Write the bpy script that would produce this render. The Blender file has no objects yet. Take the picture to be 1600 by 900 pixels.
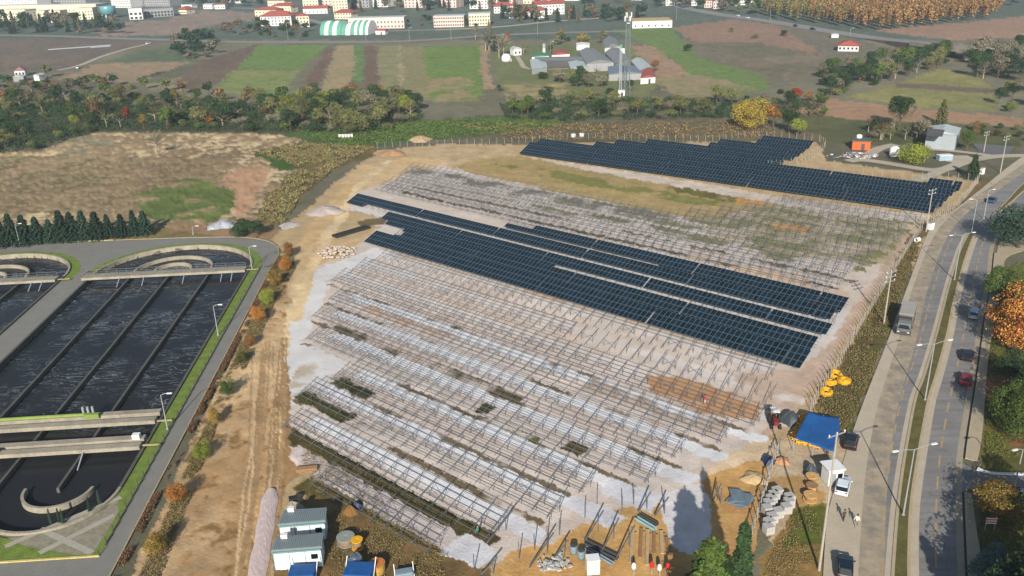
import bpy, bmesh, math, random
import numpy as np
from mathutils import Matrix, Vector

# ------------------------------------------------------------------ camera, sky, sun, exposure
sc = bpy.context.scene
COL = sc.collection
FPX, CAMH = 1350.0, 70.0                       # focal length in px of the 1600 px photograph, drone height in m
PITCH, ROLL = math.atan(550.0 / FPX), math.radians(-1.75)
_f = np.array([0, math.cos(PITCH), -math.sin(PITCH)])
_r0 = np.array([1.0, 0, 0]); _u0 = np.cross(_r0, _f)
_r = math.cos(ROLL) * _r0 + math.sin(ROLL) * _u0
_u = -math.sin(ROLL) * _r0 + math.cos(ROLL) * _u0
cam_d = bpy.data.cameras.new('camera'); cam = bpy.data.objects.new('camera', cam_d); COL.objects.link(cam)
cam_d.sensor_fit = 'HORIZONTAL'; cam_d.sensor_width = 36.0; cam_d.lens = 36.0 * FPX / 1600.0
cam_d.clip_start = 1.0; cam_d.clip_end = 30000.0
cam.matrix_world = Matrix(((_r[0], _u[0], -_f[0], 0), (_r[1], _u[1], -_f[1], 0), (_r[2], _u[2], -_f[2], CAMH), (0, 0, 0, 1)))
sc.camera = cam

SUN_AZ, SUN_EL = math.radians(6.5), math.radians(26.0)   # shadows run towards +Y, 6.5 deg towards +X
w = bpy.data.worlds.new('World'); sc.world = w; w.use_nodes = True
nt = w.node_tree; bg = nt.nodes['Background']
sky = nt.nodes.new('ShaderNodeTexSky'); sky.sky_type = 'NISHITA'; sky.sun_disc = False
sky.sun_elevation = SUN_EL; sky.sun_rotation = math.pi + SUN_AZ
sky.air_density = 1.0; sky.dust_density = 1.2; sky.ozone_density = 1.5
nt.links.new(sky.outputs[0], bg.inputs[0]); bg.inputs[1].default_value = 0.065
sd = bpy.data.lights.new('sun', 'SUN'); sun = bpy.data.objects.new('sun', sd); COL.objects.link(sun)
sd.energy = 4.1; sd.angle = math.radians(0.5); sd.color = (1.0, 0.945, 0.87)
_L = Vector((math.sin(SUN_AZ) * math.cos(SUN_EL), math.cos(SUN_AZ) * math.cos(SUN_EL), -math.sin(SUN_EL)))
sun.rotation_euler = _L.to_track_quat('-Z', 'Y').to_euler(); sun.location = (-30, -250, 200)
vs = sc.view_settings; vs.view_transform = 'Standard'; vs.look = 'None'; vs.gamma = 1.0
vs.exposure = 0.84; vs.use_curve_mapping = False
HAZE = 0.00013                                  # density of the air box built at the end
sc.cycles.max_bounces = 4; sc.cycles.diffuse_bounces = 2; sc.cycles.glossy_bounces = 2
sc.cycles.volume_bounces = 0; sc.cycles.transmission_bounces = 2; sc.cycles.transparent_max_bounces = 8

# ------------------------------------------------------------------ helpers
rnd = random.Random(7)
def G(x, y, z=0.0):
    """the point of the level z seen at pixel (x, y) of the 1600 x 900 photograph"""
    d = _f * FPX + _r * (x - 800.0) + _u * (450.0 - y)
    t = (z - CAMH) / d[2]
    return (d[0] * t, d[1] * t)
def G3(x, y, z=0.0):
    p = G(x, y, z); return Vector((p[0], p[1], z))
def PX(X, Y, Z=0.0):
    v = np.array([X, Y, Z - CAMH]); q = v @ _f
    return 800 + FPX * (v @ _r) / q, 450 - FPX * (v @ _u) / q
def lin(c):
    return tuple(((v / 255.0) / 12.92 if v <= 10 else ((v / 255.0 + 0.055) / 1.055) ** 2.4) for v in c)
K = 0.80
def alb(c): return tuple(min(0.85, v * K) for v in lin(c))

def tag(o, label=None, cat=None, group=None, kind=None):
    if label: o['label'] = label
    if cat: o['category'] = cat
    if group: o['group'] = group
    if kind: o['kind'] = kind
    return o
def thing(name, loc, label, cat, group=None, rz=0.0):
    o = bpy.data.objects.new(name, None); COL.objects.link(o)
    o.location = (loc[0], loc[1], loc[2] if len(loc) > 2 else 0.0); o.rotation_euler = (0, 0, rz); o.empty_display_size = 0.5
    return tag(o, label, cat, group)

class MB:
    """collects shapes for ONE mesh object"""
    def __init__(s): s.v = []; s.f = []; s.m = []; s.mi = 0
    def add(s, vs_, fs):
        n = len(s.v); s.v += [tuple(p) for p in vs_]
        s.f += [tuple(i + n for i in q) for q in fs]; s.m += [s.mi] * len(fs); return s
    def box(s, c, d, rz=0.0, M=None):
        hx, hy, hz = d[0] / 2, d[1] / 2, d[2] / 2
        P = [(-hx, -hy, -hz), (hx, -hy, -hz), (hx, hy, -hz), (-hx, hy, -hz), (-hx, -hy, hz), (hx, -hy, hz), (hx, hy, hz), (-hx, hy, hz)]
        cs, sn = math.cos(rz), math.sin(rz)
        P = [(c[0] + x * cs - y * sn, c[1] + x * sn + y * cs, c[2] + z) for x, y, z in P]
        return s.add(P, [(0, 3, 2, 1), (4, 5, 6, 7), (0, 1, 5, 4), (1, 2, 6, 5), (2, 3, 7, 6), (3, 0, 4, 7)])
    def bar(s, a, b, w_, h_=None):
        a, b = Vector(a), Vector(b); h_ = h_ or w_; t = (b - a)
        if t.length < 1e-6: return s
        t.normalize(); u = Vector((0, 0, 1)) if abs(t.z) < 0.95 else Vector((0, 1, 0))
        sd_ = t.cross(u).normalized() * (w_ / 2); up = sd_.cross(t).normalized() * (h_ / 2)
        P = [a - sd_ - up, a + sd_ - up, a + sd_ + up, a - sd_ + up, b - sd_ - up, b + sd_ - up, b + sd_ + up, b - sd_ + up]
        return s.add(P, [(0, 3, 2, 1), (4, 5, 6, 7), (0, 1, 5, 4), (1, 2, 6, 5), (2, 3, 7, 6), (3, 0, 4, 7)])
    def tube(s, pts, r, n=8, cap=True):
        pts = [Vector(p) for p in pts]; rs = r if isinstance(r, (list, tuple)) else [r] * len(pts)
        n0 = len(s.v); ref = None
        for i, p in enumerate(pts):
            t = (pts[min(i + 1, len(pts) - 1)] - pts[max(i - 1, 0)]).normalized()
            if ref is None or abs(ref.dot(t)) > 0.98: ref = Vector((0, 0, 1)) if abs(t.z) < 0.9 else Vector((1, 0, 0))
            a = t.cross(ref).normalized(); b = a.cross(t).normalized(); ref = b
            for k in range(n):
                q = 2 * math.pi * k / n; s.v.append(tuple(p + (a * math.cos(q) + b * math.sin(q)) * rs[i]))
        F = []
        for i in range(len(pts) - 1):
            for k in range(n):
                F.append((n0 + i * n + k, n0 + i * n + (k + 1) % n, n0 + (i + 1) * n + (k + 1) % n, n0 + (i + 1) * n + k))
        if cap:
            F.append(tuple(n0 + k for k in range(n))[::-1]); F.append(tuple(n0 + (len(pts) - 1) * n + k for k in range(n)))
        s.f += F; s.m += [s.mi] * len(F); return s
    def lathe(s, c, prof, n=20):
        """prof: list of (radius, z)"""
        n0 = len(s.v); F = []
        for r_, z in prof:
            for k in range(n):
                q = 2 * math.pi * k / n; s.v.append((c[0] + r_ * math.cos(q), c[1] + r_ * math.sin(q), c[2] + z))
        for i in range(len(prof) - 1):
            for k in range(n):
                F.append((n0 + i * n + k, n0 + i * n + (k + 1) % n, n0 + (i + 1) * n + (k + 1) % n, n0 + (i + 1) * n + k))
        F.append(tuple(n0 + k for k in range(n))[::-1]); F.append(tuple(n0 + (len(prof) - 1) * n + k for k in range(n)))
        s.f += F; s.m += [s.mi] * len(F); return s
    def prism(s, poly, z0, z1):
        n = len(poly)
        a = sum(poly[i][0] * poly[(i + 1) % n][1] - poly[(i + 1) % n][0] * poly[i][1] for i in range(n))
        if a < 0: poly = poly[::-1]
        P = [(p[0], p[1], z0) for p in poly] + [(p[0], p[1], z1) for p in poly]
        F = [tuple(range(n))[::-1], tuple(range(n, 2 * n))] + [(i, (i + 1) % n, n + (i + 1) % n, n + i) for i in range(n)]
        return s.add(P, F)
    def sheet(s, poly, z):
        n = len(poly)
        a = sum(poly[i][0] * poly[(i + 1) % n][1] - poly[(i + 1) % n][0] * poly[i][1] for i in range(n))
        if a < 0: poly = poly[::-1]
        return s.add([(p[0], p[1], z) for p in poly], [tuple(range(n))])
    def strip(s, A, B, z0, z1=None):
        """sheet (or slab when z1 is given) between two polylines of equal length"""
        n = len(A)
        if z1 is None:
            return s.add([(p[0], p[1], z0) for p in A] + [(p[0], p[1], z0) for p in B], [(i, n + i, n + i + 1, i + 1) for i in range(n - 1)])
        P = [(p[0], p[1], z) for z in (z0, z1) for L in (A, B) for p in L]
        F = []
        for i in range(n - 1):
            F += [(2 * n + i, 3 * n + i, 3 * n + i + 1, 2 * n + i + 1), (i, 2 * n + i, 2 * n + i + 1, i + 1), (n + i, n + i + 1, 3 * n + i + 1, 3 * n + i)]
        F += [(0, n, 3 * n, 2 * n), (n - 1, 3 * n - 1, 4 * n - 1, 2 * n - 1)]
        return s.add(P, F)
    def wall(s, pts, t, z0, z1):
        pts = [Vector((p[0], p[1])) for p in pts]; A, B = [], []
        for i, p in enumerate(pts):
            d = (pts[min(i + 1, len(pts) - 1)] - pts[max(i - 1, 0)]).normalized(); nn = Vector((-d.y, d.x)) * (t / 2)
            A.append(p + nn); B.append(p - nn)
        return s.strip(A, B, z0, z1)
    def build(s, name, mat, parent=None, loc=None, smooth=False, flip=True):
        me = bpy.data.meshes.new(name); me.from_pydata(s.v, [], s.f)
        for m_ in (mat if isinstance(mat, (list, tuple)) else [mat]): me.materials.append(m_)
        if any(s.m): me.polygons.foreach_set('material_index', s.m)
        if flip and len(s.f) < 60000:
            b = bmesh.new(); b.from_mesh(me); bmesh.ops.recalc_face_normals(b, faces=b.faces); b.to_mesh(me); b.free()
        if smooth: me.polygons.foreach_set('use_smooth', [True] * len(me.polygons))
        me.update(); return link(name, me, parent, loc)
def link(name, me, parent=None, loc=None):
    o = bpy.data.objects.new(name, me); COL.objects.link(o)
    if parent is not None: o.parent = parent
    if loc is not None: o.location = loc
    return o
def copy_tree(o, parent=None):
    c = o.copy(); COL.objects.link(c); c.parent = parent
    for ch in list(o.children): copy_tree(ch, c)
    return c
def recolor(root, part, mat):
    for ch in root.children:
        if ch.name.split('.')[0] == part:
            ch.material_slots[0].link = 'OBJECT'; ch.material_slots[0].material = mat

# ------------------------------------------------------------------ materials
MATS = {}
def mat(name, c, rough=0.7, var=0.25, scale=1.0, metal=0.0, bump=0.0, spec=0.3, raw=False, coords='Object', fine=6.0):
    """procedural material: base colour broken up by two noises"""
    if name in MATS: return MATS[name]
    m = bpy.data.materials.new(name); m.use_nodes = True; t = m.node_tree; b = t.nodes['Principled BSDF']
    col = c if raw else alb(c)
    b.inputs['Roughness'].default_value = rough; b.inputs['Metallic'].default_value = metal
    b.inputs['Specular IOR Level'].default_value = spec
    tc = t.nodes.new('ShaderNodeTexCoord')
    n1 = t.nodes.new('ShaderNodeTexNoise'); n1.inputs['Scale'].default_value = scale; n1.inputs['Detail'].default_value = 5
    n2 = t.nodes.new('ShaderNodeTexNoise'); n2.inputs['Scale'].default_value = scale * fine; n2.inputs['Detail'].default_value = 4
    for n in (n1, n2): t.links.new(tc.outputs[coords], n.inputs['Vector'])
    ad = t.nodes.new('ShaderNodeMath'); ad.operation = 'ADD'
    t.links.new(n1.outputs['Fac'], ad.inputs[0]); t.links.new(n2.outputs['Fac'], ad.inputs[1])
    mr = t.nodes.new('ShaderNodeMapRange'); mr.inputs[1].default_value = 0.6; mr.inputs[2].default_value = 1.4
    mr.inputs[3].default_value = 1 - var; mr.inputs[4].default_value = 1 + var
    t.links.new(ad.outputs[0], mr.inputs[0])
    mx = t.nodes.new('ShaderNodeMix'); mx.data_type = 'RGBA'; mx.blend_type = 'MULTIPLY'; mx.inputs[0].default_value = 1.0
    mx.inputs[6].default_value = (*col, 1); t.links.new(mr.outputs[0], mx.inputs[7])
    t.links.new(mx.outputs[2], b.inputs['Base Color'])
    if bump:
        bp = t.nodes.new('ShaderNodeBump'); bp.inputs['Strength'].default_value = bump; bp.inputs['Distance'].default_value = 0.1
        t.links.new(n2.outputs['Fac'], bp.inputs['Height']); t.links.new(bp.outputs[0], b.inputs['Normal'])
    MATS[name] = m; return m
def leafmat(name, c, var=0.45, rough=0.85):
    """foliage: every leaf clump (mesh island) and every tree gets its own shade"""
    if name in MATS: return MATS[name]
    m = bpy.data.materials.new(name); m.use_nodes = True; t = m.node_tree; b = t.nodes['Principled BSDF']
    b.inputs['Roughness'].default_value = rough; b.inputs['Specular IOR Level'].default_value = 0.15
    g = t.nodes.new('ShaderNodeNewGeometry'); oi = t.nodes.new('ShaderNodeObjectInfo')
    mr = t.nodes.new('ShaderNodeMapRange'); mr.inputs[3].default_value = 1 - var; mr.inputs[4].default_value = 1 + var
    t.links.new(g.outputs['Random Per Island'], mr.inputs[0])
    m2 = t.nodes.new('ShaderNodeMapRange'); m2.inputs[3].default_value = 0.72; m2.inputs[4].default_value = 1.28
    t.links.new(oi.outputs['Random'], m2.inputs[0])
    mu = t.nodes.new('ShaderNodeMath'); mu.operation = 'MULTIPLY'; t.links.new(mr.outputs[0], mu.inputs[0]); t.links.new(m2.outputs[0], mu.inputs[1])
    hs = t.nodes.new('ShaderNodeHueSaturation'); hs.inputs['Color'].default_value = (*alb(c), 1)
    h2 = t.nodes.new('ShaderNodeMapRange'); h2.inputs[3].default_value = 0.468; h2.inputs[4].default_value = 0.538
    t.links.new(g.outputs['Random Per Island'], h2.inputs[0]); t.links.new(h2.outputs[0], hs.inputs['Hue'])
    t.links.new(mu.outputs[0], hs.inputs['Value']); t.links.new(hs.outputs[0], b.inputs['Base Color'])
    MATS[name] = m; return m
# ------------------------------------------------------------------ noise for the ground
_rs = np.random.RandomState(3); _LAT = _rs.rand(256, 256)
def vnoise(x, y):
    xi = np.floor(x).astype(int); yi = np.floor(y).astype(int); fx = x - xi; fy = y - yi
    fx = fx * fx * (3 - 2 * fx); fy = fy * fy * (3 - 2 * fy)
    a = _LAT[xi % 256, yi % 256]; b = _LAT[(xi + 1) % 256, yi % 256]; c = _LAT[xi % 256, (yi + 1) % 256]; d = _LAT[(xi + 1) % 256, (yi + 1) % 256]
    return (a * (1 - fx) + b * fx) * (1 - fy) + (c * (1 - fx) + d * fx) * fy
def fbm(x, y, s, oct_=4, ox=0.0):
    v = 0; a = 0.5; f_ = 1.0 / s; tot = 0
    for i in range(oct_):
        v = v + a * vnoise(x * f_ + ox + 17.3 * i, y * f_ - ox + 9.1 * i); tot += a; a *= 0.55; f_ *= 2.03
    return v / tot
def inpoly(x, y, poly):
    P = np.asarray(poly, float); res = np.zeros(x.shape, bool)
    k = np.where((x >= P[:, 0].min()) & (x <= P[:, 0].max()) & (y >= P[:, 1].min()) & (y <= P[:, 1].max()))[0]
    if len(k) == 0: return res
    xs, ys = x[k], y[k]; ins = np.zeros(len(k), bool); j = len(P) - 1
    for i in range(len(P)):
        xi, yi, xj, yj = P[i, 0], P[i, 1], P[j, 0], P[j, 1]
        if yi != yj:
            c = ((yi > ys) != (yj > ys)) & (xs < (xj - xi) * (ys - yi) / (yj - yi) + xi); ins ^= c
        j = i
    res[k] = ins; return res

# row coordinates of the solar site: s along the rows (down-right), t across them (away from the drone)
A0 = math.radians(-41.0); DS = np.array([math.cos(A0), math.sin(A0)]); DT = np.array([-DS[1], DS[0]])
def ST(s, t): return (s * DS[0] + t * DT[0], s * DS[1] + t * DT[1])
def toST(p): return (p[0] * DS[0] + p[1] * DS[1], p[0] * DT[0] + p[1] * DT[1])
# mounting rows: (t of the low edge at s0, s0, s1); beyond t = 160 the rows fan out slightly
ROWS = [(57.0, -87.5, -63.0), (63.5, -103.5, -60.0), (71.6, -110.0, -57.2), (78.6, -110.0, -55.3), (86.0, -126.8, -51.0),
        (93.4, -134.5, -49.8), (101.0, -138.8, -47.6), (108.2, -147.0, -46.5), (115.6, -148.5, -48.0), (123.0, -149.2, -51.0)]
PAN = [(130.0, -161.4, -48.8), (136.6, -157.0, -49.2), (143.0, -170.0, -49.8), (149.2, -192.0, -51.6), (155.0, -134.0, -51.6)]
UROWS = [(164.5, -196.0, -57.5), (170.8, -198.0, -57.0), (177.2, -199.0, -57.0), (183.6, -203.0, -56.6), (190.0, -206.0, -56.4),
         (196.6, -108.0, -56.4), (203.2, -102.0, -57.0), (209.8, -98.0, -58.0), (216.4, -95.0, -58.0), (223.0, -93.0, -58.0)]
def tilt_k(t): return 0.069 * max(0.0, (t - 160.0) / 72.0)
def row_xy(t0, s, dt=0.0): return ST(s, t0 + tilt_k(t0) * (s + 57.0) + dt)

# ------------------------------------------------------------------ ground sheet
def smooth_(P):
    P = [np.array(p, float) for p in P]; out = []
    for i in range(len(P) - 1):
        p0, p1, p2, p3 = P[max(i - 1, 0)], P[i], P[i + 1], P[min(i + 2, len(P) - 1)]
        for k in range(8): t = k / 8; out.append(.5 * (2 * p1 + (p2 - p0) * t + (2 * p0 - 5 * p1 + 4 * p2 - p3) * t * t + (3 * p1 - p0 - 3 * p2 + p3) * t ** 3))
    return out + [P[-1]]
def px_poly(pts): return [G(*p) for p in pts]
DEG = math.pi / 180
th = np.concatenate([np.linspace(-180, -37, 36)[:-1], np.linspace(-37, 37, 780), np.linspace(37, 180, 36)[1:-1]]) * DEG
dep = np.linspace(54.0, 2.6, 600) * DEG
rr = np.concatenate([[1.0, 12, 25, 38], CAMH / np.tan(dep), [1900, 2600, 4000, 7000, 12000]])
RR, TH_ = np.meshgrid(rr, th, indexing='ij')
GX = (RR * np.sin(TH_)).ravel(); GY = (RR * np.cos(TH_)).ravel()
GD = RR.ravel()
NA = fbm(GX, GY, 1.6, 3); NB = fbm(GX, GY, 7, 4, 3.3); NC = fbm(GX, GY, 32, 4, 7.7); ND = fbm(GX, GY, 140, 4, 1.9)
WX = (fbm(GX, GY, 9, 4, 21.0) - .5); WY = (fbm(GX, GY, 9, 4, 43.0) - .5)
HX = (fbm(GX, GY, 1.3, 3, 61.0) - .5); HY = (fbm(GX, GY, 1.3, 3, 83.0) - .5)
C = np.zeros((GX.size, 3)); C[:] = alb((108, 104, 84)); ROUGH = np.full(GX.size, 0.25); AMP = np.full(GX.size, 1.0)
def lay(poly, c, warp=1.0, dens=1.0, noise=None, px=True, var=0.15, rough=None, c2=None, soft=1.0, amp=None):
    """paint a patch of its own earth / crop colour; warp = ragged edge in m, dens < 1 = broken up by a noise"""
    P = px_poly(poly) if px else poly
    sc_ = np.clip(GD / 150.0, 0.7, 6.0)
    m = inpoly(GX + WX * warp * 5 * sc_ + HX * 1.6 * soft * sc_, GY + WY * warp * 5 * sc_ + HY * 1.6 * soft * sc_, P)
    N = NB if noise is None else noise
    w_ = m.astype(float)
    if dens < 1.0: w_ *= np.clip((N - np.quantile(N, 1 - dens)) * 9 + 0.5, 0, 1)
    k = np.where(w_ > 0)[0]; ww = w_[k][:, None]
    c = np.array(alb(c)); cc = np.repeat(c[None], len(k), 0)
    if c2 is not None:
        q = np.clip((NB[k] - .5) * 3.2 + (NC[k] - .5) * 2.0 + .5, 0, 1)[:, None]; cc = cc * (1 - q) + np.array(alb(c2))[None] * q
    cc = cc * (1 + ((NA[k] - .5) * 1.1 + (NB[k] - .5) * 1.3)[:, None] * var * 2)
    C[k] = C[k] * (1 - ww) + cc * ww
    if rough is not None: ROUGH[k] = rough
    if amp is not None: AMP[k] = amp
    return k
C *= (1 + (NC - .5)[:, None] * 0.7 + (ND - .5)[:, None] * 0.6)
# --- far land and fields
lay([(-300, -60), (1900, -60), (1900, 62), (-300, 62)], (92, 100, 90), 1, c2=(80, 90, 76))
lay([(160, 40), (260, 30), (300, 15), (430, 20), (400, 30), (330, 40), (290, 55), (150, 57)], (142, 124, 108), 1, c2=(120, 108, 96))
lay([(-200, 60), (200, 60), (280, 62), (185, 78), (130, 100), (95, 112), (-200, 112)], (114, 100, 86), .4, c2=(98, 90, 80))
lay([(165, 97), (222, 78), (300, 72), (310, 95)], (88, 98, 74), .4)
lay([(150, 99), (300, 96), (262, 112), (205, 130), (90, 124)], (148, 124, 98), .3, c2=(128, 116, 92))
lay([(200, 130), (260, 112), (255, 110), (215, 122)], (70, 66, 56), .2)
lay([(222, 132), (290, 118), (320, 118), (280, 142), (235, 140)], (125, 118, 88), .3)
lay([(268, 132), (312, 95), (400, 68), (424, 72), (345, 128), (310, 142)], (112, 96, 80), .3, c2=(94, 82, 70))
lay([(405, 72), (512, 70), (472, 108), (368, 108)], (103, 126, 66), .2, c2=(96, 114, 62))
lay([(362, 110), (470, 109), (440, 155), (335, 142)], (107, 124, 68), .2, c2=(122, 124, 78))
lay([(512, 75), (522, 82), (490, 150), (462, 150)], (106, 86, 72), .2)
lay([(524, 72), (553, 70), (554, 112), (540, 148), (498, 150), (516, 100)], (152, 134, 100), .2, c2=(134, 122, 92))
lay([(553, 70), (570, 70), (570, 130), (553, 128)], (95, 116, 68), .2)
lay([(570, 72), (589, 72), (592, 145), (566, 140)], (106, 88, 74), .2)
lay([(590, 72), (624, 72), (626, 150), (592, 150)], (126, 122, 88), .2)
lay([(624, 72), (628, 72), (630, 150), (624, 150)], (150, 136, 104), .1)
lay([(628, 72), (662, 72), (676, 158), (628, 150)], (132, 122, 88), .3, c2=(118, 116, 80))
lay([(660, 72), (751, 70), (753, 156), (674, 160)], (105, 124, 64), .3, c2=(96, 114, 60))
lay([(668, 122), (735, 118), (750, 157), (674, 160)], (136, 122, 88), .5, .7)
lay([(749, 70), (761, 72), (766, 125), (778, 137), (755, 140)], (146, 126, 98), .2)
lay([(765, 70), (1000, 70), (1045, 112), (1000, 162), (790, 162)], (112, 114, 76), .5, c2=(98, 104, 66))
lay([(790, 132), (890, 130), (900, 156), (790, 160)], (140, 128, 90), .7, .75)
lay([(950, 45), (1050, 45), (1092, 90), (1190, 118), (1205, 140), (1120, 152), (1080, 115), (1010, 68)], (103, 121, 68), .3, c2=(96, 112, 64))
lay([(985, 70), (1016, 70), (1082, 116), (1030, 122)], (144, 120, 96), .3)
lay([(1015, 120), (1092, 117), (1185, 137), (1100, 153), (1050, 147)], (138, 124, 94), .6, c2=(118, 114, 76))
lay([(1050, 42), (1150, 30), (1250, 42), (1335, 70), (1295, 92), (1180, 66), (1082, 66)], (142, 114, 94), .3, c2=(128, 106, 88))
lay([(1080, 66), (1182, 67), (1300, 90), (1300, 112), (1240, 128), (1120, 96)], (122, 110, 92), .6, c2=(98, 94, 74))
lay([(1200, 30), (1330, 58), (1440, 88), (1420, 110), (1300, 95)], (108, 102, 86), .5)
lay([(1365, 47), (1640, 22), (1640, 62), (1520, 66), (1410, 54)], (148, 120, 100), .3, c2=(134, 110, 92))
lay([(1500, 60), (1700, 60), (1700, 130), (1530, 120)], (112, 104, 88), .6, c2=(92, 94, 70))
lay([(1322, 152), (1400, 130), (1470, 107), (1532, 120), (1562, 150), (1556, 174), (1440, 167)], (138, 133, 84), .3, c2=(118, 117, 74))
lay([(1400, 129), (1548, 138), (1548, 146), (1400, 136)], (106, 92, 78), .3)
lay([(1222, 160), (1300, 154), (1400, 165), (1600, 184), (1600, 198), (1460, 191), (1340, 188), (1230, 174)], (158, 126, 98), .3, c2=(144, 116, 92))
lay([(1225, 172), (1340, 188), (1600, 198), (1600, 235), (1280, 222), (1240, 195)], (98, 98, 66), .7, c2=(80, 84, 54))
lay([(640, 215), (700, 188), (900, 192), (1150, 185), (1240, 195), (1300, 222), (1200, 222), (820, 224)], (112, 102, 78), .5, c2=(92, 88, 62))
lay([(440, 215), (450, 198), (640, 188), (780, 180), (900, 190), (820, 205), (640, 222), (540, 234)], (82, 102, 54), .6, c2=(70, 86, 48))
lay([(0, 150), (300, 150), (480, 170), (640, 170), (560, 200), (400, 212), (150, 210), (-100, 245), (-200, 200)], (86, 84, 62), .5, c2=(72, 74, 52))
lay([(180, 152), (260, 152), (350, 165), (300, 175), (185, 170)], (112, 112, 78), .3)
# --- dry field on the left
lay([(-300, 245), (60, 236), (150, 207), (400, 207), (472, 215), (520, 240), (490, 275), (430, 335), (385, 352), (240, 356), (-300, 345)], (160, 138, 104), .4, c2=(132, 112, 84), var=.3)
lay([(-300, 245), (60, 236), (150, 207), (400, 207), (472, 215), (520, 240), (490, 275), (430, 335), (385, 352), (240, 356), (-300, 345)], (184, 164, 128), .4, .3, noise=NB * .5 + NA * .5, var=.3, rough=1.6)
lay([(-300, 250), (100, 240), (300, 245), (380, 290), (200, 330), (-300, 330)], (110, 100, 70), .8, .22, noise=NA * .5 + NB * .5)
lay([(205, 305), (290, 277), (362, 298), (365, 328), (330, 348), (235, 345)], (108, 122, 62), .8, .85, c2=(92, 104, 56))
lay([(100, 215), (170, 208), (190, 225), (90, 250)], (130, 122, 96), .6, .5)
lay([(340, 272), (400, 257), (424, 265), (404, 302), (388, 340), (368, 338), (362, 296)], (178, 142, 110), .5)
lay([(240, 352), (430, 345), (450, 372), (300, 378)], (150, 122, 92), .5)
lay([(400, 236), (470, 220), (590, 228), (600, 238), (525, 265), (472, 305), (445, 352), (398, 348), (420, 300), (470, 262), (430, 250)], (122, 106, 68), .6, c2=(92, 86, 52), rough=.7)
lay([(405, 240), (440, 235), (470, 262), (440, 265)], (70, 92, 44), .5)
# --- the site: earth, then gravel
SITE = [(592, 234), (700, 224), (815, 226), (900, 222), (1280, 222), (1290, 250), (1530, 282), (1500, 320), (1272, 640), (1205, 720), (1165, 900), (1150, 1150), (120, 1150), (205, 900), (300, 680), (395, 470), (440, 392), (425, 372), (470, 335), (522, 285)]
lay(SITE, (190, 166, 128), .25, c2=(180, 154, 114))
lay([(395, 470), (440, 400), (450, 470), (440, 560), (425, 640), (445, 700), (470, 740), (400, 780), (380, 1150), (120, 1150), (205, 900), (300, 680)], (182, 147, 104), .5, c2=(164, 130, 90), var=.3, rough=.9)
lay([(380, 480), (420, 400), (440, 400), (400, 520), (330, 660), (260, 860), (200, 1000), (180, 1000), (215, 880), (300, 680)], (92, 82, 54), .5, .55, rough=.5)
lay([(430, 560), (455, 560), (440, 640), (432, 720), (420, 760), (385, 900), (360, 900), (405, 740)], (190, 154, 106), .5)
GRAV = [(556, 300), (616, 256), (660, 252), (860, 298), (1090, 338), (1435, 345), (1345, 465), (1262, 590), (1232, 640), (1195, 690), (1100, 745), (1062, 785), (960, 795), (860, 850), (775, 880), (690, 870), (560, 800), (455, 700), (432, 640), (450, 560), (455, 480), (480, 425), (530, 395), (575, 370), (600, 345), (545, 322)]
lay(GRAV, (211, 198, 185), .3, c2=(201, 185, 169), var=.1, amp=.4)
lay([(440, 640), (452, 490), (500, 418), (590, 385), (700, 425), (620, 440), (520, 440), (500, 480), (480, 530), (548, 572), (520, 600), (470, 630)], (214, 211, 206), .3, var=.08)
lay([(470, 560), (505, 570), (500, 600), (455, 610)], (186, 172, 150), .6, .6)
lay([(560, 260), (640, 245), (700, 250), (640, 275), (560, 300), (520, 380), (560, 370), (600, 345), (545, 395), (480, 420), (450, 470), (455, 400), (500, 330)], (206, 178, 134), .5, c2=(196, 164, 118))
lay([(556, 345), (600, 340), (595, 352), (560, 356)], (110, 96, 66), .4)
# right-hand, pinkish part of the gravel
lay([(1050, 560), (1250, 580), (1345, 465), (1420, 350), (1440, 352), (1360, 470), (1275, 600), (1225, 660), (1195, 690), (1130, 690), (950, 640), (880, 560)], (204, 180, 158), .4, c2=(194, 166, 142))
lay([(820, 450), (1000, 500), (1060, 560), (900, 560), (760, 500)], (206, 176, 150), .8, .6)
# strips along each row: gravel lane behind it, grey crushed stone and weeds under it
def st_strip(t, s0, s1, d0, d1, c, **k):
    n = 14; ss = [s0 + (s1 - s0) * i / n for i in range(n + 1)]
    P = [row_xy(t, s, d0) for s in ss] + [row_xy(t, s, d1) for s in ss[::-1]]
    return lay(P, c, k.pop('warp', .12), k.pop('dens', 1.0), px=False, **k)
for i, (t, s0, s1) in enumerate(ROWS):
    v = 1 if i < 6 else .5
    st_strip(t, s0 - 2, s1 + 1, -.6, 4.2, ((200, 188, 177), (202, 184, 170))[i % 2] if i < 8 else (208, 190, 172), dens=.9, c2=(208, 194, 181), var=.14, amp=.4)
    st_strip(t, s0 + 1, s1 + 4, 3.9, 6.6, (226, 224, 222) if i < 7 else (216, 205, 194), dens=1.0 if i < 7 else .8, var=.06, amp=.3)
    if i < 8: st_strip(t, s0, s1, -1.2, -.2, (112, 98, 74), dens=.55 if i < 5 else .3, warp=.15)
st_strip(57.0, -90, -63, -1.5, 2.2, (122, 100, 62), var=.4, c2=(94, 82, 50)); st_strip(57, -98, -60, 2.4, 6.3, (200, 186, 178), dens=.95)
st_strip(57.0, -64, -58.5, .5, 6.2, (206, 206, 208))
st_strip(63.5, -104, -60, -.7, 1.9, (100, 84, 52), var=.5, c2=(74, 66, 38))
st_strip(71.6, -111, -98, -.5, 2.6, (76, 72, 44), var=.5, c2=(56, 56, 30)); st_strip(71.6, -98, -90, -.5, 1.6, (76, 72, 44), dens=.6)
st_strip(78.6, -110, -101, -.3, 2.4, (72, 68, 40), var=.5, c2=(54, 54, 30))
st_strip(86.0, -84, -82, .5, 3.5, (70, 70, 38), warp=.4); st_strip(86.0, -80, -70, -1.4, .6, (104, 96, 52), warp=.4, dens=.7)
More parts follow.
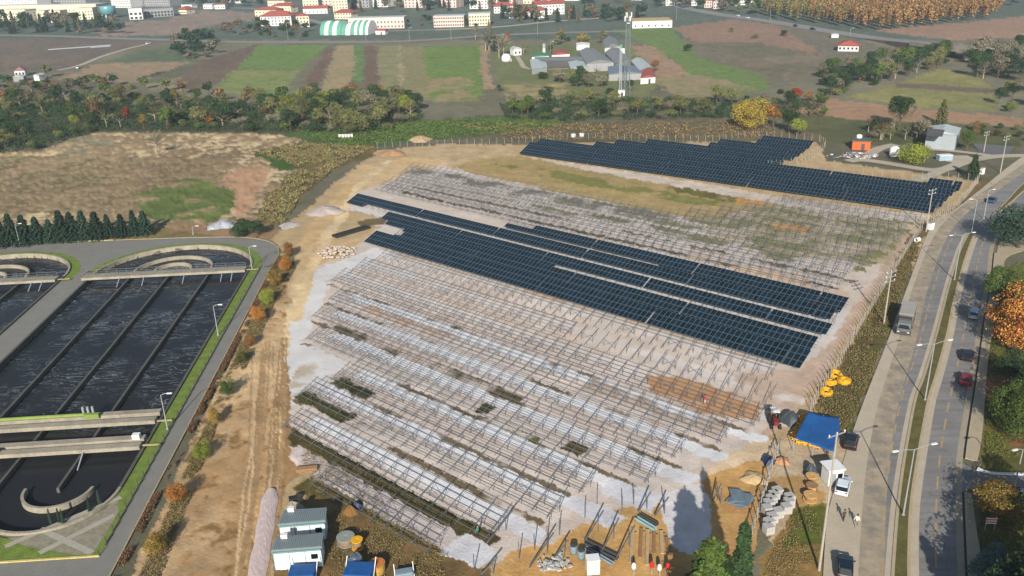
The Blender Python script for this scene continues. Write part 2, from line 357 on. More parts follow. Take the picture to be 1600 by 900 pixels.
st_strip(86.0, -66, -63, 0, 3, (88, 80, 50), warp=.4); st_strip(93.4, -128, -80, -.6, 1.6, (96, 84, 62), dens=.55)
st_strip(101.0, -75, -50, 2.0, 6.0, (186, 168, 150), dens=.7); st_strip(101.0, -130, -100, 1.5, 4.0, (200, 166, 138), dens=.6)
lay([(1008, 588), (1062, 586), (1192, 630), (1185, 655), (1100, 645), (1020, 612)], (196, 138, 86), .4, .9, c2=(186, 146, 106))
for t, s0, s1 in UROWS[:5]:
    st_strip(t, s0, s1, -.4, 4.4, (204, 192, 180), dens=.9, c2=(194, 180, 166), var=.15, amp=.5)
    st_strip(t, s0, s1, 4.4, 6.4, (134, 128, 98), dens=.4, warp=.3)
st_strip(170.8, -190, -57, -1.6, -.2, (84, 76, 56), warp=.15); st_strip(177.2, -190, -57, -1.4, -.1, (92, 84, 60), dens=.85)  # darker strips just before the low edges of two upper rows
st_strip(177.2, -150, -70, 2.0, 5.5, (128, 124, 88), dens=.4, warp=.5); st_strip(183.6, -130, -57, -1.2, 1.5, (112, 108, 74), dens=.7)
st_strip(190.0, -206, -110, 0, 5, (128, 120, 100), dens=.6, warp=.3)
lay([(705, 262), (740, 248), (812, 242), (1000, 274), (1180, 300), (1245, 308), (1240, 326), (1150, 330), (1095, 345), (900, 305)], (176, 152, 104), .3, c2=(158, 138, 90), rough=.7)
lay([(760, 255), (840, 262), (1000, 290), (1140, 318), (1130, 326), (980, 300), (840, 272)], (122, 120, 66), .4, .55)
lay([(1030, 288), (1140, 300), (1190, 310), (1150, 318), (1060, 300)], (104, 96, 52), .4, .7)
lay([(1100, 340), (1240, 318), (1424, 350), (1385, 412), (1230, 400), (1110, 372)], (192, 176, 152), .5, c2=(170, 154, 126), rough=.6)
lay([(1100, 345), (1400, 362), (1370, 405), (1150, 380)], (126, 124, 84), .4, .2)
for t, s0, s1 in UROWS[3:]: st_strip(t, max(s0, -112), s1, -1.3, .9, (122, 120, 78), dens=.7, warp=.25); st_strip(t, max(s0, -112), s1, 3.4, 4.6, (136, 130, 92), dens=.5, warp=.25)
lay([(1155, 302), (1240, 312), (1235, 322), (1150, 316)], (196, 146, 84), .4); lay([(1200, 346), (1262, 354), (1258, 362), (1205, 355)], (186, 142, 84), .4)
lay([(810, 242), (1000, 270), (1250, 312), (1462, 336), (1440, 348), (1240, 324), (1000, 280), (900, 262)], (200, 186, 170), .3)
lay([(1080, 395), (1200, 420), (1320, 445), (1330, 466), (1200, 440), (1060, 412)], (200, 174, 148), .4, .7)
lay([(900, 372), (945, 372), (960, 385), (900, 385)], (206, 174, 140), .4)
for t_, a_, b_ in ((134.6, -160, -49), (141.2, -170, -49), (147.4, -192, -50), (153.2, -192, -51)): st_strip(t_, a_, b_, 0, 6.0, (212, 204, 196), var=.08)
# tyre tracks and clods on the bare earth
for P_, w_, c_ in (([(432, 560), (438, 640), (436, 720), (420, 790), (404, 900)], .5, (150, 118, 78)), ([(445, 560), (450, 640), (447, 720), (434, 790), (420, 880)], .5, (152, 120, 80)), ([(470, 420), (450, 500), (442, 580)], .6, (214, 190, 150)), ([(540, 330), (510, 375), (485, 420), (462, 500)], 1.2, (216, 190, 146)), ([(610, 250), (560, 290), (530, 340), (500, 380)], 1.2, (216, 192, 152)), ([(1180, 700), (1110, 750), (1050, 790)], .6, (216, 184, 136)), ([(1212, 700), (1150, 740), (1090, 790)], .6, (214, 180, 130))):
    q = np.array([G(*p) for p in P_]); d_ = np.gradient(q, axis=0); d_ = np.stack([-d_[:, 1], d_[:, 0]], 1) / np.hypot(d_[:, 0], d_[:, 1])[:, None]
    lay([tuple(p) for p in q + d_ * w_] + [tuple(p) for p in (q - d_ * w_)[::-1]], c_, .15, px=False, var=.2)
lay([(395, 470), (440, 400), (450, 470), (440, 560), (425, 640), (400, 780), (380, 1150), (120, 1150), (205, 900), (300, 680)], (126, 100, 64), .6, .14, noise=NA * .6 + NB * .4, var=.3)
lay([(395, 470), (440, 400), (450, 470), (440, 560), (425, 640), (400, 780), (380, 1150), (120, 1150), (205, 900), (300, 680)], (200, 170, 128), .6, .22, noise=1 - (NA * .4 + NC * .6), var=.3)
# sandy tip in front
lay([(1185, 690), (1240, 690), (1212, 722), (1190, 790), (1170, 900), (1150, 1150), (740, 1150), (770, 900), (800, 860), (865, 850), (960, 800), (1062, 785), (1100, 745)], (206, 166, 106), .5, c2=(192, 150, 92), var=.22, rough=.5)
for t, s0, s1 in ROWS[:6]: st_strip(t, s1 - 1, s1 + 4.2, 3.6, 6.4, (212, 210, 210), warp=.3)
st_strip(78.6, -56, -48, 2.5, 6.6, (208, 206, 208), warp=.4); st_strip(71.6, -58, -50, 3.7, 6.8, (210, 208, 210), warp=.4)
lay([(1085, 745), (1180, 690), (1225, 690), (1200, 712), (1130, 735)], (208, 184, 150), .5)
lay([(1030, 775), (1062, 765), (1095, 755), (1112, 800), (1105, 880), (1050, 850), (1040, 810)], (208, 204, 200), .5, .9, amp=.4)
lay([(1120, 790), (1165, 770), (1180, 800), (1170, 900), (1120, 900)], (184, 142, 90), .7, .6)
lay([(440, 800), (480, 770), (560, 800), (690, 870), (770, 890), (760, 1100), (380, 1100), (430, 870)], (146, 116, 76), .6, c2=(112, 94, 58), var=.35, rough=.5)
for k in range(20):
    x0 = rnd.uniform(395, 448); pts = [(x0 + rnd.uniform(-6, 6), 560 + rnd.uniform(-40, 20)), (x0 + rnd.uniform(-10, 4), 660), (x0 - 12 + rnd.uniform(-6, 6), 760), (x0 - 34 + rnd.uniform(-8, 8), 900)]
    q = np.array(smooth_([G(*p) for p in pts])); d_ = np.gradient(q, axis=0); d_ = np.stack([-d_[:, 1], d_[:, 0]], 1) / np.hypot(d_[:, 0], d_[:, 1])[:, None]
    lay([tuple(p) for p in q + d_ * .16] + [tuple(p) for p in (q - d_ * .16)[::-1]], rnd.choice(((160, 130, 92), (200, 172, 132), (166, 136, 98))), .05, px=False, var=.2, soft=.3)
# verge along the road fence and right of the road
lay([(1272, 642), (1300, 590), (1420, 372), (1438, 352), (1500, 322), (1530, 282), (1548, 270), (1560, 300), (1470, 336), (1445, 372), (1385, 532), (1338, 645), (1322, 682), (1240, 660)], (118, 100, 68), .3, c2=(96, 84, 52), rough=.7)
lay([(1385, 470), (1395, 500), (1378, 540), (1345, 620), (1322, 680), (1318, 650), (1350, 580), (1375, 520)], (92, 98, 48), .3, .75)
lay([(1240, 640), (1275, 620), (1330, 690), (1300, 760), (1225, 790), (1195, 740)], (190, 164, 128), .5)
lay([(1215, 690), (1420, 690), (1420, 1150), (1180, 1150)], (188, 168, 138), .4)
lay([(1195, 745), (1245, 740), (1290, 770), (1290, 800), (1240, 800), (1195, 790)], (176, 140, 92), .6)
lay([(1240, 790), (1296, 785), (1285, 1100), (1170, 1100), (1185, 880)], (162, 126, 78), .5, c2=(132, 110, 62), rough=.6)
lay([(1235, 795), (1290, 785), (1288, 850), (1250, 850), (1220, 870)], (92, 98, 42), .5, .8)
lay([(1500, 440), (1800, 340), (1900, 1150), (1525, 1150), (1530, 720), (1545, 560)], (112, 106, 50), .5, c2=(92, 88, 44), rough=.6)
lay([(1540, 590), (1640, 560), (1680, 700), (1545, 690)], (140, 92, 70), .6, .25)
# plant side grass
lay([(-200, 378), (60, 372), (240, 356), (400, 372), (-200, 398)], (120, 108, 70), .3, .8)
# lawn corner and gravel bed of the treatment plant are sheets of their own
C *= (1 + .22 * np.clip((GD - 330) / 60, 0, 1))[:, None]  # far ground colour lightened with distance, making up for thinner haze
e_ = np.clip((GD - 30) / 60, 0, 1)
GZ = -(0.10 * NB + 0.25 * ROUGH * NB + 0.12 * ROUGH * NA) * e_
# ------------------------------------------------------------------ water treatment plant frame (u to the right along the bridges, v towards the drone)
_b = math.radians(3.5); TO = np.array(G(384, 417, .3)); TU = np.array([math.cos(_b), math.sin(_b)]); TV = np.array([math.sin(_b), -math.cos(_b)])
def TK(u, v): return tuple(TO + TU * u + TV * v)
def arc(cu, cv, r, a0, a1, n=24):
    return [(cu + r * math.cos(math.radians(a0 + (a1 - a0) * i / n)), cv - r * math.sin(math.radians(a0 + (a1 - a0) * i / n))) for i in range(n + 1)]
def TKs(L): return [TK(*p) for p in L]
TANK_OUT = arc(-17, 0, 18, 0, 180) + [(-35, 88)] + arc(-26, 87.5, 9, 180, 360)[1:] + arc(-8, 87.5, 9, 180, 360)[1:]
TANK2_OUT = [(u - 42.4, v) for u, v in TANK_OUT]
def shrink(L, cu, d):
    return [(cu + (u - cu) * (1 - d / 18.0), v * (1 - d / 60.0) if v > 0 else v * (1 - d / 18.0)) for u, v in L]
for O_, cu in ((TANK_OUT, -17), (TANK2_OUT, -59.4)):
    m_ = inpoly(GX, GY, TKs(shrink(O_, cu, .30))); GZ[m_] = -3.2; C[m_] = alb((70, 68, 64))

# ------------------------------------------------------------------ ground mesh
def build_ground():
    nr, na = len(rr), len(th); me = bpy.data.meshes.new('ground')
    N = nr * na; co = np.stack([GX, GY, GZ], 1).astype(np.float32)
    i = np.arange(nr - 1)[:, None]; j = np.arange(na)[None]; j2 = (j + 1) % na
    q = np.stack([i * na + j, i * na + j2, (i + 1) * na + j2, (i + 1) * na + j], -1).reshape(-1, 4)[:, ::-1]
    me.vertices.add(N); me.vertices.foreach_set('co', co.ravel())
    me.loops.add(q.size); me.loops.foreach_set('vertex_index', q.ravel().astype(np.int32))
    me.polygons.add(len(q)); me.polygons.foreach_set('loop_start', np.arange(0, q.size, 4, dtype=np.int32))
    me.polygons.foreach_set('use_smooth', np.ones(len(q), bool))
    me.update(calc_edges=True); me.validate()
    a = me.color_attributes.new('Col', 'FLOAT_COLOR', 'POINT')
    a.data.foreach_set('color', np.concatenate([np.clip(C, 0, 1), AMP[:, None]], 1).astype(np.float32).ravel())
    m = bpy.data.materials.new('earth'); m.use_nodes = True; t = m.node_tree; b = t.nodes['Principled BSDF']
    b.inputs['Roughness'].default_value = 0.95; b.inputs['Specular IOR Level'].default_value = 0.1
    at = t.nodes.new('ShaderNodeAttribute'); at.attribute_name = 'Col'
    tc = t.nodes.new('ShaderNodeTexCoord')
    def noi(s, d, r=.6):
        n = t.nodes.new('ShaderNodeTexNoise'); n.inputs['Scale'].default_value = s; n.inputs['Detail'].default_value = d; n.inputs['Roughness'].default_value = r
        t.links.new(tc.outputs['Object'], n.inputs['Vector']); return n
    n1, n2 = noi(2.2, 6, .75), noi(0.18, 5, .65)
    ad = t.nodes.new('ShaderNodeMath'); ad.operation = 'ADD'; t.links.new(n1.outputs['Fac'], ad.inputs[0]); t.links.new(n2.outputs['Fac'], ad.inputs[1])
    mr = t.nodes.new('ShaderNodeMapRange'); mr.inputs[1].default_value = .6; mr.inputs[2].default_value = 1.4; mr.inputs[3].default_value = .68; mr.inputs[4].default_value = 1.34
    t.links.new(ad.outputs[0], mr.inputs[0])
    mx = t.nodes.new('ShaderNodeMix'); mx.data_type = 'RGBA'; mx.blend_type = 'MULTIPLY'; mx.inputs[0].default_value = 1
    t.links.new(at.outputs['Alpha'], mx.inputs[0]); t.links.new(at.outputs['Color'], mx.inputs[6]); t.links.new(mr.outputs[0], mx.inputs[7]); t.links.new(mx.outputs[2], b.inputs['Base Color'])
    bp = t.nodes.new('ShaderNodeBump'); bp.inputs['Strength'].default_value = .5; bp.inputs['Distance'].default_value = .25
    t.links.new(n1.outputs['Fac'], bp.inputs['Height']); t.links.new(bp.outputs[0], b.inputs['Normal'])
    me.materials.append(m)
    o = link('ground', me); tag(o, kind='structure'); return o
build_ground()
del NA, NC, ND, WX, WY, HX, HY

# ------------------------------------------------------------------ materials of the setting
M_ASPH = mat('asphalt', (130, 127, 123), .85, .12, .25, bump=.2, fine=14)
def _asph():
    t = M_ASPH.node_tree; b = t.nodes['Principled BSDF']; src = b.inputs['Base Color'].links[0].from_socket
    tc = t.nodes.new('ShaderNodeTexCoord'); mp = t.nodes.new('ShaderNodeMapping'); mp.inputs['Rotation'].default_value = (0, 0, math.radians(-62)); mp.inputs['Scale'].default_value = (.035, .9, 1)
    t.links.new(tc.outputs['Object'], mp.inputs[0]); fac = []
    for sc_, lo, hi, a, b2, vec in ((1.0, .35, .65, .86, 1.12, mp.outputs[0]), (.5, .60, .70, 1.0, .80, tc.outputs['Object']), (.09, .42, .60, .92, 1.08, tc.outputs['Object'])):
        n = t.nodes.new('ShaderNodeTexNoise'); n.inputs['Scale'].default_value = sc_; n.inputs['Detail'].default_value = 6; t.links.new(vec, n.inputs['Vector'])
        r = t.nodes.new('ShaderNodeMapRange'); r.inputs[1].default_value = lo; r.inputs[2].default_value = hi; r.inputs[3].default_value = a; r.inputs[4].default_value = b2; t.links.new(n.outputs['Fac'], r.inputs[0])
        m_ = t.nodes.new('ShaderNodeMix'); m_.data_type = 'RGBA'; m_.blend_type = 'MULTIPLY'; m_.inputs[0].default_value = 1; t.links.new(src, m_.inputs[6]); t.links.new(r.outputs[0], m_.inputs[7]); src = m_.outputs[2]
    v = t.nodes.new('ShaderNodeTexVoronoi'); v.feature = 'DISTANCE_TO_EDGE'; v.inputs['Scale'].default_value = .16; t.links.new(tc.outputs['Object'], v.inputs['Vector'])
    r = t.nodes.new('ShaderNodeMapRange'); r.inputs[1].default_value = .0; r.inputs[2].default_value = .008; r.inputs[3].default_value = .72; r.inputs[4].default_value = 1.0; t.links.new(v.outputs['Distance'], r.inputs[0])
    m_ = t.nodes.new('ShaderNodeMix'); m_.data_type = 'RGBA'; m_.blend_type = 'MULTIPLY'; m_.inputs[0].default_value = 1; t.links.new(src, m_.inputs[6]); t.links.new(r.outputs[0], m_.inputs[7]); t.links.new(m_.outputs[2], b.inputs['Base Color'])
_asph()
M_SHOULD = mat('dusty_concrete', (182, 169, 147), .9, .16, .3, fine=9)
M_PLANTROAD = mat('old_concrete', (126, 124, 116), .85, .16, .35, fine=9)
M_KERB = mat('kerb_stone', (176, 160, 130), .8, .2, .8)
M_GUTTER = mat('dark_gutter', (42, 42, 40), .6, .3, 1)  # dark tone of the drain strip along the kerb
M_WALK = mat('paving', (170, 156, 130), .85, .14, .5, fine=8)
M_LINE = mat('worn_yellow_paint', (172, 146, 106), .8, .35, 1.6)
M_GRASS = mat('lawn', (108, 126, 50), .95, .45, .7, bump=.6, fine=7)
M_GRASSD = mat('median_grass', (96, 90, 46), .95, .45, .7, bump=.6, fine=7)
M_CONC = mat('weathered_concrete', (152, 144, 126), .85, .35, .5, bump=.3)
M_CONCD = mat('stained_concrete', (86, 84, 76), .85, .4, .6, bump=.3)
M_WHITE = mat('white_paint', (226, 226, 222), .6, .1, 1)
M_GALV = mat('galvanised_steel', (168, 172, 174), .45, .12, 2, metal=.3)
M_DARKST = mat('dark_steel', (86, 84, 84), .55, .2, 2, metal=.3)
M_GREENP = mat('green_pipe_paint', (122, 140, 66), .55, .2, 1)

def resample(P, n):
    P = np.array(P, float); d = np.concatenate([[0], np.cumsum(np.hypot(*np.diff(P, axis=0).T))]); q = np.linspace(0, d[-1], n)
    return [(np.interp(a, d, P[:, 0]), np.interp(a, d, P[:, 1])) for a in q]
def smooth(P, n=60):
    """Catmull-Rom through the points"""
    P = [np.array(p, float) for p in P]; out = []
    for i in range(len(P) - 1):
        p0, p1, p2, p3 = P[max(i - 1, 0)], P[i], P[i + 1], P[min(i + 2, len(P) - 1)]
        for k in range(6):
            t = k / 6; out.append(.5 * (2 * p1 + (p2 - p0) * t + (2 * p0 - 5 * p1 + 4 * p2 - p3) * t * t + (3 * p1 - p0 - 3 * p2 + p3) * t ** 3))
    out.append(P[-1]); return resample(out, n)
def gl(P, n=60, z=0.0): return smooth([G(x, y, z) for x, y in P], n)
def offset(P, d):
    P = [np.array(p) for p in P]; out = []
    for i, p in enumerate(P):
        t = P[min(i + 1, len(P) - 1)] - P[max(i - 1, 0)]; t = t / (np.hypot(*t) + 1e-9); out.append(tuple(p + np.array([-t[1], t[0]]) * d))
    return out
def structure(name, mb, m, **k): return tag(mb.build(name, m, **k), kind='structure')
def ribbon(name, P, w_, z, m, n=60):
    c = gl(P, n); return structure(name, MB().strip(offset(c, w_ / 2), offset(c, -w_ / 2), z), m)

# ------------------------------------------------------------------ dual carriageway
LA = gl([(1660, 220), (1600, 260), (1547, 297), (1500, 330), (1466, 370), (1434, 450), (1413, 532), (1384, 625), (1371, 690), (1362, 760), (1354, 900), (1346, 1150)], 80)
_jr = random.Random(5)
LSH = gl([(1650, 215), (1590, 250), (1527, 300), (1490, 328), (1464, 342), (1447, 370), (1417, 450), (1387, 532), (1360, 600), (1332, 675), (1312, 740), (1294, 800), (1286, 900), (1275, 1150)], 80)
RR_ = gl([(1680, 270), (1600, 332), (1577, 357), (1563, 369), (1554, 385), (1551, 400), (1547, 440), (1541, 475), (1535, 507), (1525, 580), (1510, 675), (1504, 722), (1503, 765), (1508, 900), (1513, 1000), (1520, 1150)], 80)
ML = gl([(1515, 365), (1503, 388), (1495, 412), (1486, 440), (1477, 475), (1468, 511), (1460, 540), (1445, 590), (1432, 625), (1418, 700), (1409, 760), (1404, 805), (1399, 870), (1397, 905), (1394, 1000), (1388, 1150)], 70)
MR = gl([(1521, 366), (1512, 390), (1504, 414), (1497, 440), (1488, 475), (1481, 511), (1474, 540), (1460, 590), (1449, 625), (1435, 700), (1425, 760), (1420, 805), (1418, 870), (1418, 905), (1417, 1000), (1416, 1150)], 70)
_LA = offset(resample(LA, 500), 0); _ph = [(_jr.uniform(.02, .5), _jr.uniform(0, 6)) for _ in range(9)]
_LAj = [tuple(np.array(p) + (np.array(q) - np.array(p)) * sum(.03 * math.sin(i * f + h) for f, h in _ph)) for i, (p, q) in enumerate(zip(_LA, offset(_LA, 1.0)))]
structure('road', MB().strip(_LAj, resample(RR_, 500), .030), M_ASPH)
structure('road_shoulder', MB().strip(LSH, LA, .022), M_SHOULD)
structure('median_kerb', MB().strip(offset(ML, -.35), offset(MR, .35), .0, .13), M_KERB)
structure('median_strip', MB().strip(offset(ML, .05), offset(MR, -.05), .1, .17), M_GRASSD)
M2L = gl([(1557, 330), (1575, 311), (1600, 285), (1660, 235)], 30); M2R = gl([(1561, 333), (1585, 313), (1603, 297), (1670, 245)], 30)
structure('median_kerb', MB().strip(M2L, M2R, .0, .13), M_KERB)
structure('median_strip', MB().strip(offset(M2L, -.35), offset(M2R, .35), .1, .17), M_GRASSD)
# dusty margins where earth has been carried onto the carriageway
mid = [((a[0] + b[0]) / 2, (a[1] + b[1]) / 2) for a, b in zip(resample(ML, 80), resample(MR, 80))]
mD = bpy.data.materials.new('dust_over_asphalt'); mD.use_nodes = True; t = mD.node_tree; b = t.nodes['Principled BSDF']; b.inputs['Roughness'].default_value = .9; b.inputs['Specular IOR Level'].default_value = .1
tc = t.nodes.new('ShaderNodeTexCoord'); n1 = t.nodes.new('ShaderNodeTexNoise'); n1.inputs['Scale'].default_value = .35; n1.inputs['Detail'].default_value = 8; n1.inputs['Roughness'].default_value = .7; t.links.new(tc.outputs['Object'], n1.inputs['Vector'])
cr = t.nodes.new('ShaderNodeValToRGB'); cr.color_ramp.elements[0].position = .38; cr.color_ramp.elements[1].position = .62; cr.color_ramp.elements[0].color = (*alb((136, 128, 116)), 1); cr.color_ramp.elements[1].color = (*alb((178, 162, 136)), 1)
t.links.new(n1.outputs['Fac'], cr.inputs[0]); t.links.new(cr.outputs[0], b.inputs['Base Color'])
structure('dusty_margin', MB().strip(offset(LA, -.9), offset(LA, 1.9), .036), mD)
structure('dusty_margin', MB().strip(offset(MR, .33), offset(MR, .33 + .9), .036), M_SHOULD)
structure('dusty_margin', MB().strip(offset(ML, -.33), offset(ML, -.33 - .7), .036), M_SHOULD)
structure('dusty_margin', MB().strip(RR_, offset(RR_, -.8), .036), mat('dusty_margin', (160, 148, 126), .9, .2, .4))
def dashes(P, Q, name, n0, n1, per=5.6, dl=3.3, w_=.24):
    c = [((a[0] + b[0]) / 2, (a[1] + b[1]) / 2) for a, b in zip(P, Q)]
    c = resample(c, 900); L = 0; d = [0]
    for i in range(1, len(c)): d.append(d[-1] + math.dist(c[i - 1], c[i]))
    m = MB(); s = 0
    while s < d[-1]:
        k0, k1 = np.searchsorted(d, s), np.searchsorted(d, s + dl)
        if k1 < len(c) - 1 and k1 > k0:
            q = [c[k0], c[(k0 + k1) // 2], c[k1]]; m.strip(offset(q, w_ / 2), offset(q, -w_ / 2), .041)
        s += per
    structure(name, m, M_LINE)
def nearest(P, Q):
    """for each point of P the closest point of Q"""
    Q = np.array(resample(Q, 600)); return [tuple(Q[np.argmin(np.hypot(Q[:, 0] - p[0], Q[:, 1] - p[1]))]) for p in P]
dashes(ML, nearest(ML, LA), 'lane_marking', 0, 0); dashes(MR, nearest(MR, RR_), 'lane_marking', 0, 0)
RRs = [p for p in RR_ if PX(*p)[1] > 392]; RRa = [p for p in RRs if PX(*p)[1] < 720]; RRb = [p for p in RRs if PX(*p)[1] > 768]
SW = gl([(1600, 392), (1572, 404), (1566, 440), (1560, 475), (1552, 512), (1543, 570), (1535, 675), (1527, 722)], 40); SWb = gl([(1518, 772), (1526, 830), (1535, 900), (1548, 1150)], 40)
for a, b in ((RRa, SW), (RRb, SWb)):
    structure('gutter', MB().strip(a, offset(a, .28), .045), M_GUTTER)
    a2 = offset(a, .28); structure('kerb', MB().strip(a2, offset(a2, .25), .0, .14), M_KERB)
    a3 = resample(offset(a, .53), 40); structure('pavement', MB().strip(a3, b, .0, .12), M_WALK)
structure('side_road', MB().strip(gl([(1500, 720), (1520, 733), (1545, 742), (1600, 743), (1720, 745)], 20), gl([(1500, 772), (1518, 764), (1545, 760), (1600, 765), (1720, 772)], 20), .035), M_ASPH)
structure('side_kerb', MB().strip(gl([(1528, 731), (1548, 738), (1600, 740), (1720, 741)], 20), gl([(1526, 735), (1547, 741), (1600, 743), (1720, 745)], 20), .0, .14), M_WHITE)
structure('side_kerb', MB().strip(gl([(1550, 761), (1600, 765), (1720, 772)], 20), gl([(1550, 764), (1600, 769), (1720, 777)], 20), .0, .14), M_WHITE)
structure('side_path', MB().strip(gl([(1560, 380), (1580, 372), (1640, 368)], 12), gl([(1556, 404), (1580, 394), (1640, 386)], 12), .033), M_WALK)

# ------------------------------------------------------------------ far roads and lanes
M_FARROAD = mat('far_asphalt', (138, 134, 128), .85, .12, .05)
M_LANE = mat('pale_lane', (176, 166, 146), .9, .15, .2)
ribbon('highway', [(-150, 54), (60, 56), (150, 59), (280, 63), (400, 66), (560, 66), (660, 63), (760, 56), (880, 51), (980, 49)], 11, .10, M_FARROAD)
ribbon('highway', [(1010, -12), (1035, 2), (1062, 10), (1120, 22), (1200, 33), (1290, 48), (1370, 60), (1440, 67)], 15, .10, M_FARROAD)
ribbon('service_road', [(680, 47), (780, 42), (860, 34), (940, 28)], 8, .08, M_LANE)
ribbon('far_street', [(290, 14), (340, 12), (420, 16), (520, 40), (600, 48), (690, 46)], 9, .07, M_FARROAD)
ribbon('farm_track', [(90, 110), (122, 103), (160, 88), (200, 76), (235, 68)], 4, .05, M_LANE)
ribbon('farm_track', [(808, 88), (814, 97), (824, 107), (870, 108), (930, 105)], 3, .05, M_LANE)
ribbon('village_lane', [(1325, 252), (1345, 250), (1380, 254), (1448, 265), (1477, 264), (1505, 254), (1550, 245), (1610, 243)], 4.2, .05, M_LANE)
ribbon('village_lane', [(1338, 250), (1358, 241), (1374, 232), (1400, 226)], 4, .054, M_LANE)
ribbon('village_lane', [(1452, 233), (1500, 237), (1560, 245)], 3.0, .054, M_LANE)
ribbon('village_lane', [(1477, 264), (1452, 275), (1426, 282)], 3.4, .058, M_LANE)
structure('parking_area', MB().sheet([G(1520, 224), G(1586, 229), G(1572, 245), G(1530, 239)], .045), mat('car_park_asphalt', (104, 104, 104), .9, .15, .2))
structure('yard', MB().sheet([G(1478, 243), G(1512, 243), G(1530, 252), G(1505, 258), G(1478, 252)], .04), M_LANE)

# ------------------------------------------------------------------ roads and lawns of the treatment plant
a1 = arc(-17, 0, 20.4, 0, 180, 24) + arc(-59.4, 0, 20.4, 0, 180, 24)
o1 = [(5.9, -1), (6.2, -5), (6.1, -9), (5.2, -13), (3.6, -16.5), (1, -19.5), (-2, -21.6), (-5, -23), (-8, -23.8), (-11, -24.3), (-13.5, -24.6), (-16, -24.8), (-18, -25), (-20, -25.2), (-22, -25.3), (-24, -25.4), (-26, -25.5), (-28, -25.6), (-30, -25.7), (-32, -25.8), (-34, -25.9), (-35.5, -26), (-37, -26), (-38, -26.1), (-38.6, -26.1)]
o2 = [(-39.2 - 1.75 * i, -26.2 - .06 * i) for i in range(25)]
structure('plant_road', MB().strip(TKs(a1), TKs(o1 + o2), .030), M_PLANTROAD)
structure('plant_road', MB().strip(TKs([(3.4, 0 - .0 + i * 13) for i in range(11)]), TKs([(5.8 + .01 * i, i * 13) for i in range(11)]), .030), M_PLANTROAD)
structure('plant_road', MB().strip(TKs([(-35.2, i * 13) for i in range(9)]), TKs([(-41.2, i * 13) for i in range(9)]), .026), M_PLANTROAD)
structure('plant_road', MB().sheet(TKs([(3.4, 102.0), (3.4, 130), (-60, 130), (-60, 102.0)]), .026), M_PLANTROAD)
structure('lawn', MB().strip(TKs(arc(-17, 0, 18.2, 0, 170)), TKs(arc(-17, 0, 20.4, 0, 170)), .05), M_GRASS)
structure('lawn', MB().strip(TKs(arc(-59.4, 0, 18.2, -8, 170)), TKs(arc(-59.4, 0, 20.4, -8, 170)), .05), M_GRASS)
structure('lawn', MB().strip(TKs([(1.1, i * 10.2) for i in range(11)]), TKs([(3.4, i * 10.2) for i in range(11)]), .05), M_GRASS)
structure('lawn', MB().sheet(TKs([(3.4, 101.8), (-60, 101.8), (-60, 95), (-26, 97), (-17, 96.5), (-12, 96.4), (-9, 97.5), (-4, 98.6), (0, 97.6), (1.1, 96.0), (3.4, 95)]), .046), M_GRASS)
bed = [(1.1, 89), (.6, 92), (-2, 95), (-5, 96.6), (-10, 97.0), (-7, 99.0), (0, 101.4), (2.4, 101.6), (2.6, 93)]
structure('gravel_bed', MB().sheet(TKs(bed), .054), mat('bed_gravel', (138, 132, 112), .95, .4, 1.2))
pm = MB()
for k, (a, b) in enumerate((((1.8, 89.6), (-9.5, 98.8)), ((2.3, 93.6), (-4.5, 100.6)), ((-6.5, 95.6), (2.2, 101.3)))):
    q = TKs([a, b]); pm.strip(offset(q, .45), offset(q, -.45), .058 + .004 * k)
structure('garden_path', pm, mat('bed_path', (166, 160, 144), .9, .15, 1))
structure('kerb', MB().wall(TKs([(3.4, 102), (-60, 101.6)]), .3, .0, .16), mat('kerb_yellow_white', (196, 180, 110), .8, .3, .5))
structure('kerb', MB().wall(TKs([(3.42, 100 - i * 5) for i in range(21)]), .2, .0, .15), M_CONCD)
structure('kerb', MB().wall(TKs(o1[::-1] + [(5.9 + .005 * i, i * 6.5) for i in range(21)]), .2, 0, .13), mat('kerb_dusty', (168, 150, 116), .85, .25, .6))
structure('kerb', MB().wall(TKs(o2), .25, 0, .15), mat('kerb_yellow_white', (0, 0, 0)))

# ------------------------------------------------------------------ aeration tanks
mW = bpy.data.materials.new('sewage_water'); mW.use_nodes = True; t = mW.node_tree; b = t.nodes['Principled BSDF']
b.inputs['Roughness'].default_value = .2; b.inputs['IOR'].default_value = 1.33; b.inputs['Specular IOR Level'].default_value = .11
tc = t.nodes.new('ShaderNodeTexCoord'); mp = t.nodes.new('ShaderNodeMapping'); mp.inputs['Scale'].default_value = (.16, .5, 1)
nz = t.nodes.new('ShaderNodeTexNoise'); nz.inputs['Scale'].default_value = .75; nz.inputs['Detail'].default_value = 6; nz.inputs['Roughness'].default_value = .6; nz.inputs['Distortion'].default_value = 2.6
t.links.new(tc.outputs['Object'], mp.inputs[0]); t.links.new(mp.outputs[0], nz.inputs['Vector'])
s1 = t.nodes.new('ShaderNodeMath'); s1.operation = 'SUBTRACT'; s1.inputs[1].default_value = .5; t.links.new(nz.outputs['Fac'], s1.inputs[0])
s2 = t.nodes.new('ShaderNodeMath'); s2.operation = 'ABSOLUTE'; t.links.new(s1.outputs[0], s2.inputs[0])
s3 = t.nodes.new('ShaderNodeMapRange'); s3.inputs[1].default_value = .0; s3.inputs[2].default_value = .022; s3.inputs[3].default_value = .6; s3.inputs[4].default_value = 0
t.links.new(s2.outputs[0], s3.inputs[0])
n5 = t.nodes.new('ShaderNodeTexNoise'); n5.inputs['Scale'].default_value = .09; n5.inputs['Detail'].default_value = 3; t.links.new(tc.outputs['Object'], n5.inputs['Vector'])
s4 = t.nodes.new('ShaderNodeMapRange'); s4.inputs[1].default_value = .40; s4.inputs[2].default_value = .60; t.links.new(n5.outputs['Fac'], s4.inputs[0])
